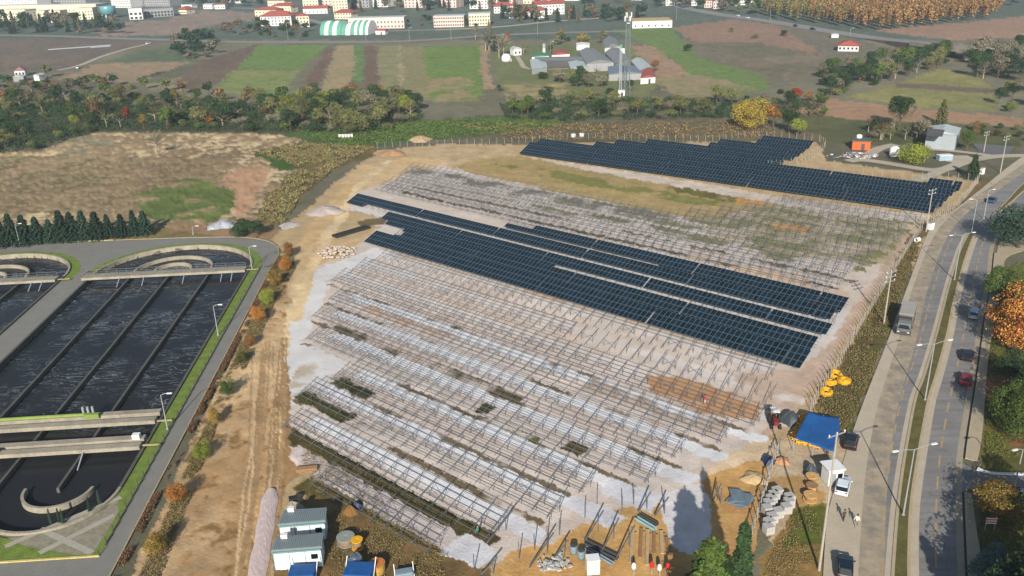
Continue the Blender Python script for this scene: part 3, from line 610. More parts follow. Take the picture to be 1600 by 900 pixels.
s5 = t.nodes.new('ShaderNodeMath'); s5.operation = 'MULTIPLY'; t.links.new(s3.outputs[0], s5.inputs[0]); t.links.new(s4.outputs[0], s5.inputs[1])
mx = t.nodes.new('ShaderNodeMix'); mx.data_type = 'RGBA'; mx.inputs[6].default_value = (.016, .017, .018, 1); mx.inputs[7].default_value = (.30, .34, .37, 1)
sp_ = t.nodes.new('ShaderNodeSeparateXYZ'); t.links.new(tc.outputs['Object'], sp_.inputs[0]); sy_ = t.nodes.new('ShaderNodeMapRange'); sy_.inputs[1].default_value = 116; sy_.inputs[2].default_value = 124; t.links.new(sp_.outputs['Y'], sy_.inputs[0])
sq_ = t.nodes.new('ShaderNodeMath'); sq_.operation = 'MULTIPLY'; t.links.new(s5.outputs[0], sq_.inputs[0]); t.links.new(sy_.outputs[0], sq_.inputs[1]); t.links.new(sq_.outputs[0], mx.inputs[0]); t.links.new(mx.outputs[2], b.inputs['Base Color'])
bp = t.nodes.new('ShaderNodeBump'); bp.inputs['Strength'].default_value = .12; bp.inputs['Distance'].default_value = .1; t.links.new(nz.outputs['Fac'], bp.inputs['Height']); t.links.new(bp.outputs[0], b.inputs['Normal'])
ring = arc(-17, 0, 17.85, 0, 180, 30) + [(-34.85, 88)] + arc(-26, 87.5, 8.85, 180, 360)[1:] + arc(-8, 87.5, 8.85, 180, 360)[1:]
structure('water', MB().sheet(TKs(ring), -.75), mW)
structure('water', MB().sheet(TKs([(u - 42.4, v) for u, v in ring]), -.75), mW)
mRail = mat('railing_steel', (120, 122, 120), .5, .2, 2)
def tank(du, label):
    O2 = Vector((*TK(du - 17, 40), 0)); th_ = thing('aeration_tank', O2, label, 'water tank', 'concrete tanks of the treatment plant')
    L = lambda P: [tuple(np.array(TK(u + du, v)) - np.array(O2[:2])) for u, v in P]
    def part(name, mb, m): return mb.build(name, m, th_)
    part('outer_wall', MB().wall(L(arc(-17, 0, 18, 0, 180, 36)), .45, -2, .35), M_CONC)
    part('outer_wall', MB().wall(L([(1, i * 8.75) for i in range(11)]), .45, -2, .33), M_CONCD)
    part('outer_wall', MB().wall(L([(-35, i * 8.75) for i in range(11)]), .45, -2, .33), M_CONCD)
    part('outer_wall', MB().wall(L(arc(-8, 87.5, 9, 180, 360, 24)), .45, -2, .34), M_CONC)
    part('outer_wall', MB().wall(L(arc(-26, 87.5, 9, 180, 360, 24)), .45, -2, .34), M_CONC)
    for q, v1 in ((-8, 86.4), (-17, 88.5), (-25.8, 86.4)): part('lane_divider', MB().wall(L([(q, .5), (q, 40), (q, v1)]), .42, -2, .02), M_CONCD)
    part('guide_wall', MB().wall(L(arc(-17.3, -2, 8.8, 0, 180, 24)), .36, -2, .1), M_CONC); part('guide_wall', MB().wall(L(arc(-17.3, -2, 4.1, 0, 180, 20)), .36, -2, .1), M_CONC)
    part('guide_wall', MB().wall(L(arc(-7.8, 86.2, 4.7, 178, 356, 24)), .4, -2, .1), M_CONC); part('guide_wall', MB().wall(L(arc(-25.8, 86.2, 4.7, 178, 356, 24)), .4, -2, .1), M_CONC)
    def beam(v, w_, u0, u1, h=.7):
        m = MB(); q = L([(u0, v), (u1, v)]); m.strip(offset(q, w_ / 2), offset(q, -w_ / 2), .36, .36 + h); return m
    d = part('bridge_deck', beam(2.4, 2.6, -36, .6, .55), M_CONC)
    def rails(v, u0, u1, z, par):
        m = MB(); q = L([(u0, v), (u1, v)]); a, b_ = Vector((*q[0], z)), Vector((*q[1], z))
        for h in (.5, 1.0): m.bar(a + Vector((0, 0, h)), b_ + Vector((0, 0, h)), .05)
        k = 16
        for i in range(k + 1): p = a.lerp(b_, i / k); m.bar(p, p + Vector((0, 0, 1.0)), .05)
        m.build('railing', mRail, par)
    rails(1.25, -35.5, .3, .9, d); rails(3.55, -35.5, .3, .9, d)
    m = MB()
    for u in (-27.5, -22, -13, -4.5, -2.2):
        q = L([(u, 3.6), (u, 6.2)]); MB().bar((*q[0], .6), (*q[1], -.7), .16).build('mixer_shaft', M_GALV, d)
    for v, w_ in ((67.4, 1.25), (69.9, 1.35), (75.3, 1.2), (77.4, 1.35)): dd = part('bridge_deck', beam(v, w_, -36, .7, .6), M_CONC)
    m = MB()
    for u in (-23, -7.5):
        q = L([(u, 77.6), (u, 81)]); MB().bar((*q[0], .8), (*q[1], -.7), .18).build('mixer_shaft', M_GALV, dd)
    if du == 0:
        q = L([(-36, 67.9), (-10.6, 67.9)]); part('air_pipe', MB().tube([(*q[0], 1.25), (*q[1], 1.25)], .3, 10), M_GREENP)
        m = MB()
        for k in range(3):
            q = L([(-11.2 + k * .75, 67.6)])[0]; part('pump', MB().tube([(q[0], q[1], .95), (q[0], q[1], 2.5)], .2, 8), M_GALV)
        m = MB(); q = L([(-10.9, 68.2), (-8.6, 68.2)]); m.bar((*q[0], 1.2), (*q[1], 1.2), .7); part('valve', m, M_GREENP)
        for u, v in ((-.4, 75.6), (-20.6, 77.8)):
            q = L([(u, v)])[0]; part('drive_unit', MB().box((q[0], q[1], 1.3), (1.1, .8, .8), _b), M_WHITE)
    # gangway from the lawn to the bridge ends
    m = MB()
    for v in (2.4, 69.9, 77.0):
        q = L([(.5, v), (3.4, v)]); part('gangway', MB().bar((*q[0], .5), (*q[1], .5), .35, .12), mat('gangway_paint', (176, 160, 120), .6, .2, 1))
tank(0, 'long dark aeration tank beside the plant road, with a green pipe on its front bridge')
tank(-42.4, 'dark aeration tank cut off by the left edge of the photo, rounded end showing')
# ------------------------------------------------------------------ solar rows
LT, TILT = 4.75, math.radians(20.5); RD, RH, ZL = LT * math.cos(TILT), LT * math.sin(TILT), .55
PW, PL = 1.04, LT / 3.0
M_RAFT = mat('mounting_steel', (100, 103, 107), .45, .25, 1.5, metal=.2)
M_PURL = mat('purlin_steel', (108, 111, 115), .5, .25, 1.5, metal=.2)
mP = bpy.data.materials.new('solar_cells'); mP.use_nodes = True; t = mP.node_tree; b = t.nodes['Principled BSDF']
b.inputs['Roughness'].default_value = .16; b.inputs['IOR'].default_value = 1.5; b.inputs['Specular IOR Level'].default_value = .35
oi = t.nodes.new('ShaderNodeNewGeometry'); ob = t.nodes.new('ShaderNodeObjectInfo')
adr = t.nodes.new('ShaderNodeMath'); adr.operation = 'ADD'; t.links.new(oi.outputs['Random Per Island'], adr.inputs[0]); t.links.new(ob.outputs['Random'], adr.inputs[1])
fr = t.nodes.new('ShaderNodeMath'); fr.operation = 'FRACT'; t.links.new(adr.outputs[0], fr.inputs[0])
cr = t.nodes.new('ShaderNodeValToRGB'); cr.color_ramp.elements[0].color = (.002, .008, .012, 1); cr.color_ramp.elements[1].color = (.006, .016, .026, 1)
t.links.new(fr.outputs[0], cr.inputs[0]); t.links.new(cr.outputs[0], b.inputs['Base Color'])
M_FRAME = mat('panel_frame', (92, 106, 114), .5, .1, 2, metal=.2)

def panel_geo(mb, x0, y0, w_, l_):
    """one module lying on the tilted plane: glass (material 0) inside a raised frame (material 1)"""
    ct, st_ = math.cos(TILT), math.sin(TILT); e = .045
    def P(x, y, h): return (x, y * ct - h * st_, ZL + y * st_ + h * ct)
    a = [(x0, y0), (x0 + w_, y0), (x0 + w_, y0 + l_), (x0, y0 + l_)]; b_ = [(x0 + e, y0 + e), (x0 + w_ - e, y0 + e), (x0 + w_ - e, y0 + l_ - e), (x0 + e, y0 + l_ - e)]
    n = len(mb.v); mb.v += [P(*p, .12) for p in a] + [P(*p, .12) for p in b_] + [P(*p, .07) for p in a]
    mb.f += [(n + 4, n + 5, n + 6, n + 7)]; mb.m += [0]
    F = [(n + i, n + (i + 1) % 4, n + 4 + (i + 1) % 4, n + 4 + i) for i in range(4)] + [(n + 8 + i, n + 8 + (i + 1) % 4, n + (i + 1) % 4, n + i) for i in range(4)] + [(n + 11, n + 10, n + 9, n + 8)]
    mb.f += F; mb.m += [1] * len(F)
_pm = MB(); panel_geo(_pm, 0, 0, PW - .03, PL - .03)
_po = _pm.build('solar_panel', [mP, M_FRAME], flip=False); PANEL_ME = _po.data; bpy.data.objects.remove(_po)
# bay of the mounting frame: rafter, posts and braces
def raft_mesh():
    m = MB(); m.bar((0, -.15, ZL - .06), (0, RD + .15, ZL + RH + .02),   .06, .085); return m
def post_mesh():
    m = MB(); yb = RD * .60; zb = ZL + RH * .60; yf = RD * .2; zf = ZL + RH * .2
    m.bar((0, yb, -.4), (0, yb, zb), .05); return m
def fpost_mesh(): yf = RD * .2; return MB().bar((0, yf, -.4), (0, yf, ZL + RH * .2), .04)
def brace_mesh():
    m = MB(); yb = RD * .60
    m.bar((0, yb, .35), (0, RD * .93, ZL + RH * .90), .036); m.bar((0, yb, .45), (0, RD * .33, ZL + RH * .32), .032); return m
def xbrace_mesh(w_):
    m = MB(); yb = RD * .60; zb = ZL + RH * .6
    m.bar((0, yb, .2), (w_, yb, zb), .04); m.bar((w_, yb, .2), (0, yb, zb), .04); return m
def mk(mb, name, mt): o = mb.build(name, mt, flip=False); me = o.data; bpy.data.objects.remove(o); return me
FPOST_ME = mk(fpost_mesh(), 'post', M_RAFT)
RAFT_ME, POST_ME, BRACE_ME = mk(raft_mesh(), 'rafter', M_RAFT), mk(post_mesh(), 'post', M_RAFT), mk(brace_mesh(), 'brace', M_RAFT)
_all = MB()
for q in (raft_mesh(), post_mesh(), fpost_mesh(), brace_mesh()): _all.add(q.v, q.f)
BAY_ME = mk(_all, 'support_frame', M_RAFT)
ORD = ['first', 'second', 'third', 'fourth', 'fifth', 'sixth', 'seventh', 'eighth', 'ninth', 'tenth', 'eleventh', 'twelfth']

def mount_row(t, s0, s1, label, cat, group, purl=(0, 1, 2, 3, 4, 5), near=False, bay=2.5, skip=None, purl_s=None, name='mounting_row'):
    p0 = row_xy(t, s0); p1 = row_xy(t, s1); ang = math.atan2(p1[1] - p0[1], p1[0] - p0[0]); L = math.dist(p0, p1)
    root = thing(name, (p0[0], p0[1], 0), label, cat, group, ang)
    n = int(L / bay)
    rr_ = random.Random(int(t * 10))
    for i in range(n + 1):
        x = i * bay
        if near:
            f_ = link('support_frame', RAFT_ME, root, (x, 0, 0)); link('post', POST_ME, f_); link('post', FPOST_ME, f_); link('brace', BRACE_ME, f_)
        else: f_ = link('support_frame', BAY_ME, root, (x, 0, rr_.uniform(-.05, .05)))
    ct, st_ = math.cos(TILT), math.sin(TILT)
    for j in purl:
        y = LT * (.06 + .176 * j); a, b_ = (purl_s or (0, L))
        m = MB(); m.bar((a - .4, y * ct, ZL + y * st_ + .05), (min(b_, n * bay) + .4, y * ct, ZL + y * st_ + .05), .06, .06); m.build('purlin', M_PURL, root)
    m = MB(); i = 1
    while i < n - 1:
        q = xbrace_mesh(bay); m.add([(v[0] + i * bay, v[1], v[2]) for v in q.v], q.f); i += rr_.choice((1, 2, 3, 4, 5))
    m.build('cross_brace', M_RAFT, root)
    return root
for i, (t, s0, s1) in enumerate(ROWS):
    lab = 'bare steel solar mounting row, %s row up from the white site cabins' % ORD[i]
    if i == 0: lab = 'bare steel solar mounting row closest to the white site cabins, weeds under it'
    if i == 1: lab = 'bare steel solar mounting row with a dark weedy strip along its whole low side'
    if i == 9: lab = 'bare steel mounting row just below the large block of dark solar panels'
    if i >= 8: mount_row(t, s0, s1, lab, 'solar mount', 'bare solar mounting rows', purl=(3, 4, 5) if i == 9 else (0, 1, 2, 3, 4, 5), purl_s=(0, 60) if i == 8 else None)
    else: mount_row(t, s0, s1, lab, 'solar mount', 'bare solar mounting rows', near=i < 5)
for i, (t, s0, s1) in enumerate(UROWS):
    mount_row(t, s0, s1, 'bare far mounting row, %s row beyond the middle block of dark panels' % ORD[i], 'solar mount', 'bare mounting rows beyond the middle panels', bay=2.5, purl=(0, 2, 3, 5))

def panel_row(t, x_ranges, label, group, kt=0.0, s_ref=-57.0, keep=100, frames=True, cat='solar array'):
    """x_ranges: for each of the three module courses (low, middle, high) a list of (s0, s1)"""
    s_lo = min(r[0] for c in x_ranges for r in c); s_hi = max(r[1] for c in x_ranges for r in c)
    def xy(s): return ST(s, t + kt * (s - s_ref))
    p0, p1 = xy(s_lo), xy(s_hi); ang = math.atan2(p1[1] - p0[1], p1[0] - p0[0]); L = math.dist(p0, p1)
    root = thing('solar_array', (p0[0], p0[1], 0), label, cat, group, ang); cell = []
    sc_ = L / (s_hi - s_lo); KM = int((L - .32 * int(L / 27.4)) / PW); XK = lambda k: k * PW + .32 * (k // 26)
    for j, c in enumerate(x_ranges):
        for a, b_ in c:
            k0 = int(round((a - s_lo) * sc_ / PW)); k1 = int(round((b_ - s_lo) * sc_ / PW))
            cell += [(k, j) for k in range(k0, min(k1, KM))]
    cs, sn = math.cos(ang), math.sin(ang)
    def dist(c):
        x, y = XK(c[0]), c[1] * PL; return math.hypot(p0[0] + x * cs - y * sn, p0[1] + x * sn + y * cs)
    cell.sort(key=dist)
    ct, st_ = math.cos(TILT), math.sin(TILT)
    for k, j in cell[:keep]: link('solar_panel', PANEL_ME, root, (XK(k), j * PL * ct, j * PL * st_))
    if len(cell) > keep:
        m = MB()
        for k, j in cell[keep:]: panel_geo(m, XK(k), j * PL, PW - .03, PL - .03)
        tag(m.build('solar_panels', [mP, M_FRAME], root, flip=False), kind='stuff')
    if frames:
        for i in range(int(L / 2.6) + 1): link('support_frame', BAY_ME, root, (i * 2.6, 0, 0))
        for j in range(2, 6, 1):
            y = LT * (.06 + .176 * j)
            MB().bar((0, y * ct, ZL + y * st_ + .03), (L, y * ct, ZL + y * st_ + .03), .06, .07).build('purlin', M_PURL, root)
    return root
def sx(x, y, z=1.5): return toST(G(x, y, z))[0]
g_ = 'panel rows of the middle block'
s850, s600 = sx(850, 421, .6), sx(600, 338)
panel_row(130.0, [[(-161.4, -48.8)]] * 3, 'dark solar panel row at the near edge of the middle block', g_)
panel_row(135.9, [[(-158, -49.4)], [(-156, -49.4)], [(-157, -49.4)]], 'dark solar panel row second from the near edge of the middle block', g_)
panel_row(142.8, [[(-168, s850)], [(-171, -49.8)], [(-171, -49.8)]], 'dark solar panel row in mid block, lowest course missing in its right half', g_)
panel_row(149.8, [[(-192.0, -186)], [(-192.0, -51.4)], [(-191.5, -51.4)]], 'dark solar panel row reaching farthest left, with its lowest course still missing', g_)
s1014 = sx(1014, 419)
panel_row(156.6, [[(s1014, -51.6)], [(-139.5, -51.6)], [(-131.0, -51.6)]], 'dark solar panel row at the far edge of the middle block', g_)
# northern field: rows clipped to its outline
NOUT = [(810, 239), (822, 227), (838, 222), (866, 225.5), (884, 223.5), (920, 227.5), (951, 223), (1000, 228), (1007, 222.5), (1056, 228), (1064, 223.5), (1104, 228), (1121, 222.5), (1172, 228), (1192, 215), (1274, 223), (1258, 236), (1240, 246), (1226, 252), (1205, 257), (1190, 260), (1300, 273), (1436, 289), (1450, 281), (1510, 287), (1460, 330), (1300, 309), (1040, 274)]
NW = [toST(G(x, y, 1.6)) for x, y in NOUT]
kN = 0.069; NX = np.array([p[0] for p in NW]); NY = np.array([p[1] - kN * (p[0] + 57) for p in NW])
t0 = 232.6; k = 0
while t0 < NY.max() - 1 and k < 14:
    crossing = []; tt = t0 + RD / 2 - 1.0
    for i in range(len(NX)):
        j = (i + 1) % len(NX)
        if (NY[i] > tt) != (NY[j] > tt): crossing.append(NX[i] + (tt - NY[i]) * (NX[j] - NX[i]) / (NY[j] - NY[i]))
    crossing.sort(); rng_ = [(a, b_) for a, b_ in zip(crossing[::2], crossing[1::2]) if b_ - a > 4]
    if rng_:
        panel_row(t0, [rng_] * 3, 'dark solar panel row of the far field, ' + ('the one nearest the drone' if k == 0 else '%s row from its near edge' % ORD[min(k, 11)]),
                  'panel rows of the far field', kt=kN, frames=k < 2)
    t0 += 6.1; k += 1
print('north rows', k)
# unfinished single frames in the sand at the near end
def lone_frame(low, high, label, post=True):
    a = G3(*low, .3); b_ = G3(*high, 2.2); v = (b_ - a); v.z = 0; 
    root = thing('unfinished_mount', (a.x, a.y, 0), label, 'solar mount', 'unfinished mounting frames in the sand')
    d = Vector((DT[0], DT[1], 0)); L = v.length
    MB().bar((0, 0, .3), (v.x, v.y, 2.2), .12, .17).build('rafter', M_RAFT, root)
    p = v * .72
    MB().bar((p.x, p.y, -.3), (p.x, p.y, .3 + 1.9 * .72), .12).build('post', M_RAFT, root)
for low, high in (((760, 849), (801, 797)), ((751, 898), (777, 871)), ((827, 887), (865, 832)), ((866, 872), (888, 843)), ((913, 846), (943, 797)), ((940, 862), (967, 809)), ((963, 872), (992, 820)), ((997, 800), (1017, 768)), ((1023, 806), (1045, 776)), ((1113, 783), (1127, 755))):
    lone_frame(low, high, 'single tilted steel frame on a post standing in the bare sand')
for x, y in ((741, 890), (835, 858), (874, 834), (855, 846), (914, 808), (933, 787), (972, 797), (990, 787), (811, 872), (1126, 786), (1037, 793)):
    p = G(x, y); o = thing('steel_post', (p[0], p[1], 0), 'lone vertical steel post standing in the sand', 'steel post', 'lone steel posts in the sand')
    MB().bar((0, 0, -.3), (0, 0, 2.3), .12).build('shaft', M_RAFT, o)
# ------------------------------------------------------------------ vegetation
LEAF = {'green': leafmat('leaves_green', (84, 100, 46)), 'dark': leafmat('leaves_dark', (54, 72, 42)), 'fir': leafmat('needles_fir', (52, 74, 56), .4),
        'blue': leafmat('needles_blue', (84, 108, 100), .4), 'olive': leafmat('leaves_olive', (112, 112, 68)), 'grey': leafmat('twigs_grey', (120, 112, 92), .35),
        'brown': leafmat('leaves_brown', (116, 92, 66)), 'yellow': leafmat('leaves_yellow', (164, 138, 60), .5), 'gold': leafmat('leaves_gold', (138, 112, 56), .5),
        'orange': leafmat('leaves_orange', (156, 98, 50), .55), 'rust': leafmat('leaves_rust', (132, 92, 54)), 'red': leafmat('leaves_red', (150, 52, 34)), 'lime': leafmat('leaves_lime', (122, 128, 50)),
        'poplar': leafmat('leaves_poplar', (150, 114, 72), .35), 'poplarg': leafmat('leaves_poplar_green', (126, 116, 72), .3), 'hedge': leafmat('leaves_hedge', (96, 68, 48), .4), 'straw': leafmat('dry_grass', (132, 112, 74), .4),
        'weed': leafmat('weeds', (92, 92, 48), .5), 'pale': leafmat('twigs_pale', (168, 156, 128), .3)}
M_BARK = mat('bark', (96, 82, 66), .9, .3, 2)
M_BARKP = mat('pale_bark', (158, 146, 124), .9, .25, 2)

def leafquads(mb, P, N, size, r, aspect=1.0):
    for p, n in zip(P, N):
        n = Vector(n) + Vector((r.uniform(-1, 1), r.uniform(-1, 1), r.uniform(-1, 1))) * .8
        if n.length < 1e-3: n = Vector((0, 0, 1))
        n.normalize(); a = n.orthogonal().normalized(); q = r.uniform(0, 6.28); b_ = n.cross(a)
        u = (a * math.cos(q) + b_ * math.sin(q)); v_ = n.cross(u); s = size * r.uniform(.6, 1.35)
        p = Vector(p); c = [p - u * s * aspect, p + v_ * s * .6, p + u * s * aspect, p - v_ * s * .6]
        mb.add(c, [(0, 1, 2, 3)])
def crown_mesh(kind, n, seed, size):
    r = random.Random(seed); m = MB(); P, N = [], []
    def blob(c, rad, k):
        for _ in range(k):
            d = Vector((r.gauss(0, 1), r.gauss(0, 1), r.gauss(0, 1))); d.normalize()
            if d.z < -.3 and r.random() < .6: d.z = -d.z
            q = rad * (r.uniform(.72, 1.08)); P.append(Vector(c) + Vector((d.x * q, d.y * q, d.z * q * .85))); N.append(d)
    if kind in ('round', 'bush', 'poplar', 'willow'):
        R, cz, H = {'round': (.30, .64, .27), 'bush': (.46, .40, .34), 'poplar': (.085, .56, .38), 'willow': (.42, .52, .36)}[kind]
        nb = {'round': 13, 'bush': 10, 'poplar': 16, 'willow': 16}[kind]; ba = n // nb
        for i in range(nb):
            d = Vector((r.gauss(0, 1), r.gauss(0, 1), r.gauss(0, 1))); d.normalize(); q = r.uniform(.35, .95)
            c = (d.x * R * q, d.y * R * q, cz + d.z * H * q); blob(c, R * r.uniform(.34, .62) * (1.5 if kind == 'poplar' else 1), ba)
        for _ in range(n // 12):
            d = Vector((r.gauss(0, 1), r.gauss(0, 1), r.gauss(0, 1))); d.normalize(); P.append((d.x * R * 1.18, d.y * R * 1.18, cz + d.z * H * 1.15)); N.append(d)
    elif kind in ('cone', 'spire'):
        R = .21 if kind == 'cone' else .095; tiers = 15
        for i in range(tiers):
            z = .07 + .91 * (i / tiers); rad = R * (1 - (z - .05)) ** .85 * r.uniform(.85, 1.1); nb = max(5, int(11 * (1 - z)) + 3)
            for k in range(nb):
                q = 6.283 * (k + r.random() * .8) / nb; L = rad * r.uniform(.75, 1.15); kk = max(3, int(n / tiers / nb))
                for j in range(kk):
                    f_ = r.uniform(.25, 1.0); P.append((math.cos(q) * L * f_ + r.uniform(-.012, .012), math.sin(q) * L * f_ + r.uniform(-.012, .012), z + .05 - .07 * f_ + r.uniform(-.015, .02))); N.append((math.cos(q) * .5, math.sin(q) * .5, .9))
        for k in range(6): P.append((0, 0, .94 + k * .012)); N.append((r.uniform(-1, 1), r.uniform(-1, 1), .2))
    elif kind == 'bare':
        for i in range(34):
            q = r.uniform(0, 6.28); e = r.uniform(.2, 1.35); L = r.uniform(.25, .46); b_ = Vector((0, 0, r.uniform(.30, .55)))
            d = Vector((math.cos(q) * math.cos(e), math.sin(q) * math.cos(e), math.sin(e)))
            tip = b_ + d * L; m.tube([b_, b_.lerp(tip, .5) + Vector((0, 0, .02)), tip], [.008, .005, .0025], 3, False)
            for k in range(n // 34):
                f_ = r.uniform(.35, 1.1); p = b_.lerp(tip, f_); dd = (d + Vector((r.uniform(-1, 1), r.uniform(-1, 1), r.uniform(-.4, 1))) * .7).normalized(); l2 = r.uniform(.03, .08)
                s = dd.orthogonal().normalized() * .004; m.add([p - s, p + s, p + dd * l2], [(0, 1, 2)])
        return m
    leafquads(m, P, N, size, r, 1.0 if kind not in ('cone', 'spire') else 1.3); return m
def trunk_mesh(kind, seed):
    r = random.Random(seed + 50); m = MB(); h = {'round': .66, 'bush': .4, 'poplar': .85, 'cone': .9, 'spire': .9, 'bare': .62, 'willow': .5}[kind]; w_ = {'bush': .03, 'poplar': .013, 'bare': .022}.get(kind, .024)
    m.tube([(0, 0, -.03), (.006, -.004, h * .3), (-.005, .008, h * .65), (0, 0, h)], [w_ * 1.25, w_, w_ * .7, w_ * .2], 7)
    for i in range(6):
        q = i * 1.05 + r.random(); z = h * r.uniform(.35, .8); L = {'round': .24, 'bush': .3, 'willow': .3, 'bare': .25}.get(kind, .08)
        m.tube([(0, 0, z), (math.cos(q) * L * .5, math.sin(q) * L * .5, z + L * .35), (math.cos(q) * L, math.sin(q) * L, z + L * .55)], [w_ * .5, w_ * .35, w_ * .1], 5)
    return m
PROTO = {}
def proto(kind, lod, i):
    k = (kind, lod, i)
    if k not in PROTO:
        n, s = {'hi': (8000, .0165), 'mid': (2200, .026), 'lo': (330, .065)}[lod]
        if kind in ('poplar', 'spire'): s *= .62
        if kind == 'cone': s *= .72; n = int(n * 1.5)
        if kind == 'bush': s *= 1.25
        if kind == 'bare': n = {'hi': 2400, 'mid': 900, 'lo': 500}[lod]
        PROTO[k] = (mk(crown_mesh(kind, n, hash((len(kind), i)) % 999 + i * 7, s), 'crown', LEAF['green']), mk(trunk_mesh(kind, i), 'trunk', M_BARK))
    return PROTO[k]
TREES = 0
def tree(x, y, h, kind, leaf, label, group=None, lod='mid', wide=1.0, name=None, cat=None, parts=True, world=None):
    global TREES
    p = world or G(x, y); c, t_ = proto(kind, lod, rnd.randrange(3)); TREES += 1
    nm = name or {'bush': 'shrub', 'cone': 'conifer', 'poplar': 'poplar_tree', 'spire': 'cypress_tree', 'bare': 'bare_tree'}.get(kind, 'tree')
    rz = rnd.uniform(0, 6.28); wd = wide * rnd.uniform(.92, 1.08)
    if parts:
        o = thing(nm, (p[0], p[1], 0), label, cat or ('shrub' if kind == 'bush' else 'tree'), group, rz); o.scale = (h * wd, h * wd, h)
        a = link('crown', c, o); b_ = link('trunk', t_, o)
        if kind == 'bare': b_.material_slots[0].link = 'OBJECT'; b_.material_slots[0].material = M_BARKP
    else:
        a = o = link(nm, c, None, (p[0], p[1], 0)); o.rotation_euler = (0, 0, rz); o.scale = (h * wd, h * wd, h); tag(o, label, cat or ('shrub' if kind == 'bush' else 'tree'), group)
    a.material_slots[0].link = 'OBJECT'; a.material_slots[0].material = LEAF[leaf]
    return o
def pick(poly):
    xs = [p[0] for p in poly]; ys = [p[1] for p in poly]
    while True:
        x, y = rnd.uniform(min(xs), max(xs)), rnd.uniform(min(ys), max(ys)); ins = False; j = len(poly) - 1
        for i in range(len(poly)):
            if (poly[i][1] > y) != (poly[j][1] > y) and x < (poly[j][0] - poly[i][0]) * (y - poly[i][1]) / (poly[j][1] - poly[i][1]) + poly[i][0]: ins = not ins
            j = i
        if ins: return x, y
WORDS = {'green': 'green', 'dark': 'dark green', 'fir': 'dark green', 'olive': 'olive green', 'grey': 'grey leafless', 'brown': 'brown', 'lime': 'yellow green', 'gold': 'golden', 'rust': 'rust brown', 'red': 'red', 'orange': 'orange', 'yellow': 'yellow', 'pale': 'pale leafless'}
KW = {'round': 'tree', 'bush': 'shrub', 'bare': 'tree', 'cone': 'conifer', 'poplar': 'slender poplar', 'willow': 'spreading tree'}
FAR = MB(); FARL = ['dark', 'fir', 'grey', 'olive', 'brown', 'rust']
def far_belt(poly, n, kinds, leaves, h0, h1):
    for _ in range(int(n * 1.4)):
        x, y = pick(poly); p = G(x, y); kd = rnd.choice(kinds); h = rnd.uniform(h0, h1) * (.6 if kd == 'bush' else 1.1); FAR.mi = FARL.index(rnd.choice(leaves))
        me = proto(kd, 'lo', rnd.randrange(3))[0]; q = rnd.uniform(0, 6.28); c, s = math.cos(q) * h * 1.15, math.sin(q) * h * 1.15
        FAR.add([(v.co.x * c - v.co.y * s + p[0], v.co.x * s + v.co.y * c + p[1], v.co.z * h) for v in me.vertices], [tuple(f.vertices) for f in me.polygons])
def belt(poly, n, kinds, leaves, h0, h1, where, group, lod='mid', parts=True, wide=1.15):
    if not parts: return far_belt(poly, n, kinds, leaves, h0, h1)
    h0, h1 = h0 * 1.02, h1 * 1.02
    pts = sorted((pick(poly) for _ in range(n)), key=lambda q: q[1])
    for x, y in pts:
        kd, lf = rnd.choice(kinds), rnd.choice(leaves)
        if lf in ('grey', 'pale') and kd != 'bush' and rnd.random() < .5: kd = 'bare'
        hh = rnd.uniform(h0, h1) * (.5 if kd == 'bush' else 1)
        tree(x, y, hh, kd, lf, '%s %s %s' % (WORDS[lf], KW[kd], where), group, lod, wide, parts=parts)
mixd = ['grey', 'grey', 'brown', 'olive', 'olive', 'dark', 'dark', 'dark', 'green']
belt([(-60, 172), (95, 178), (150, 205), (60, 236), (-60, 250)], 46, ['bush', 'round', 'bush'], ['green', 'dark', 'dark', 'olive'], 6, 8.5, 'in the thicket at the top left of the dry field', 'thicket beside the dry field')
belt([(-60, 142), (200, 152), (400, 168), (480, 190), (420, 206), (150, 203), (90, 178), (-60, 172)], 130, ['round', 'bush', 'bush', 'bare'], mixd, 6, 9.5, 'in the tree belt behind the dry field', 'tree belt behind the dry field')
belt([(400, 160), (640, 163), (664, 186), (620, 204), (560, 210), (430, 204)], 88, ['round', 'bush', 'willow', 'round'], ['olive', 'olive', 'grey', 'dark', 'dark', 'olive', 'lime'], 7, 10, 'in the stream belt below the striped fields', 'stream belt below the striped fields')
belt([(-40, 120), (70, 118), (220, 138), (350, 150), (640, 152), (640, 160), (350, 163), (150, 150), (-40, 150)], 60, ['round', 'bush'], ['dark', 'green', 'dark', 'brown', 'olive'], 5, 8, 'in the dark tree line along the field edge', 'tree line along the field edge', lod='lo')
belt([(780, 165), (900, 150), (1000, 155), (1100, 160), (1290, 158), (1290, 182), (1100, 186), (900, 190), (790, 185)], 70, ['bush', 'round', 'bush'], ['grey', 'olive', 'dark', 'olive', 'green'], 5.5, 9, 'in the scrub between the mast and the far panels', 'scrub behind the far panels')
belt([(1280, 118), (1390, 92), (1500, 86), (1480, 106), (1400, 126), (1320, 152), (1285, 150)], 66, ['round', 'bush', 'round'], ['dark', 'olive', 'grey', 'dark', 'green'], 7, 10, 'in the woods left of the road bridge', 'woods left of the road bridge')
belt([(1508, 92), (1560, 82), (1625, 90), (1610, 130), (1520, 126)], 24, ['round'], ['dark', 'fir', 'dark', 'grey'], 8, 13, 'in the dark woods right of the road bridge', 'woods right of the road bridge')
belt([(1560, 140), (1640, 140), (1640, 185), (1555, 176)], 16, ['round', 'bush'], ['dark', 'olive', 'green'], 6, 9, 'beside the ploughed strip at the right edge', 'trees at the right edge')
belt([(1340, 198), (1400, 206), (1450, 218), (1400, 224), (1350, 216)], 16, ['round', 'bush', 'bare'], ['grey', 'dark', 'olive', 'brown'], 5, 8, 'between the orange shed and the grey hall', 'trees by the orange shed')
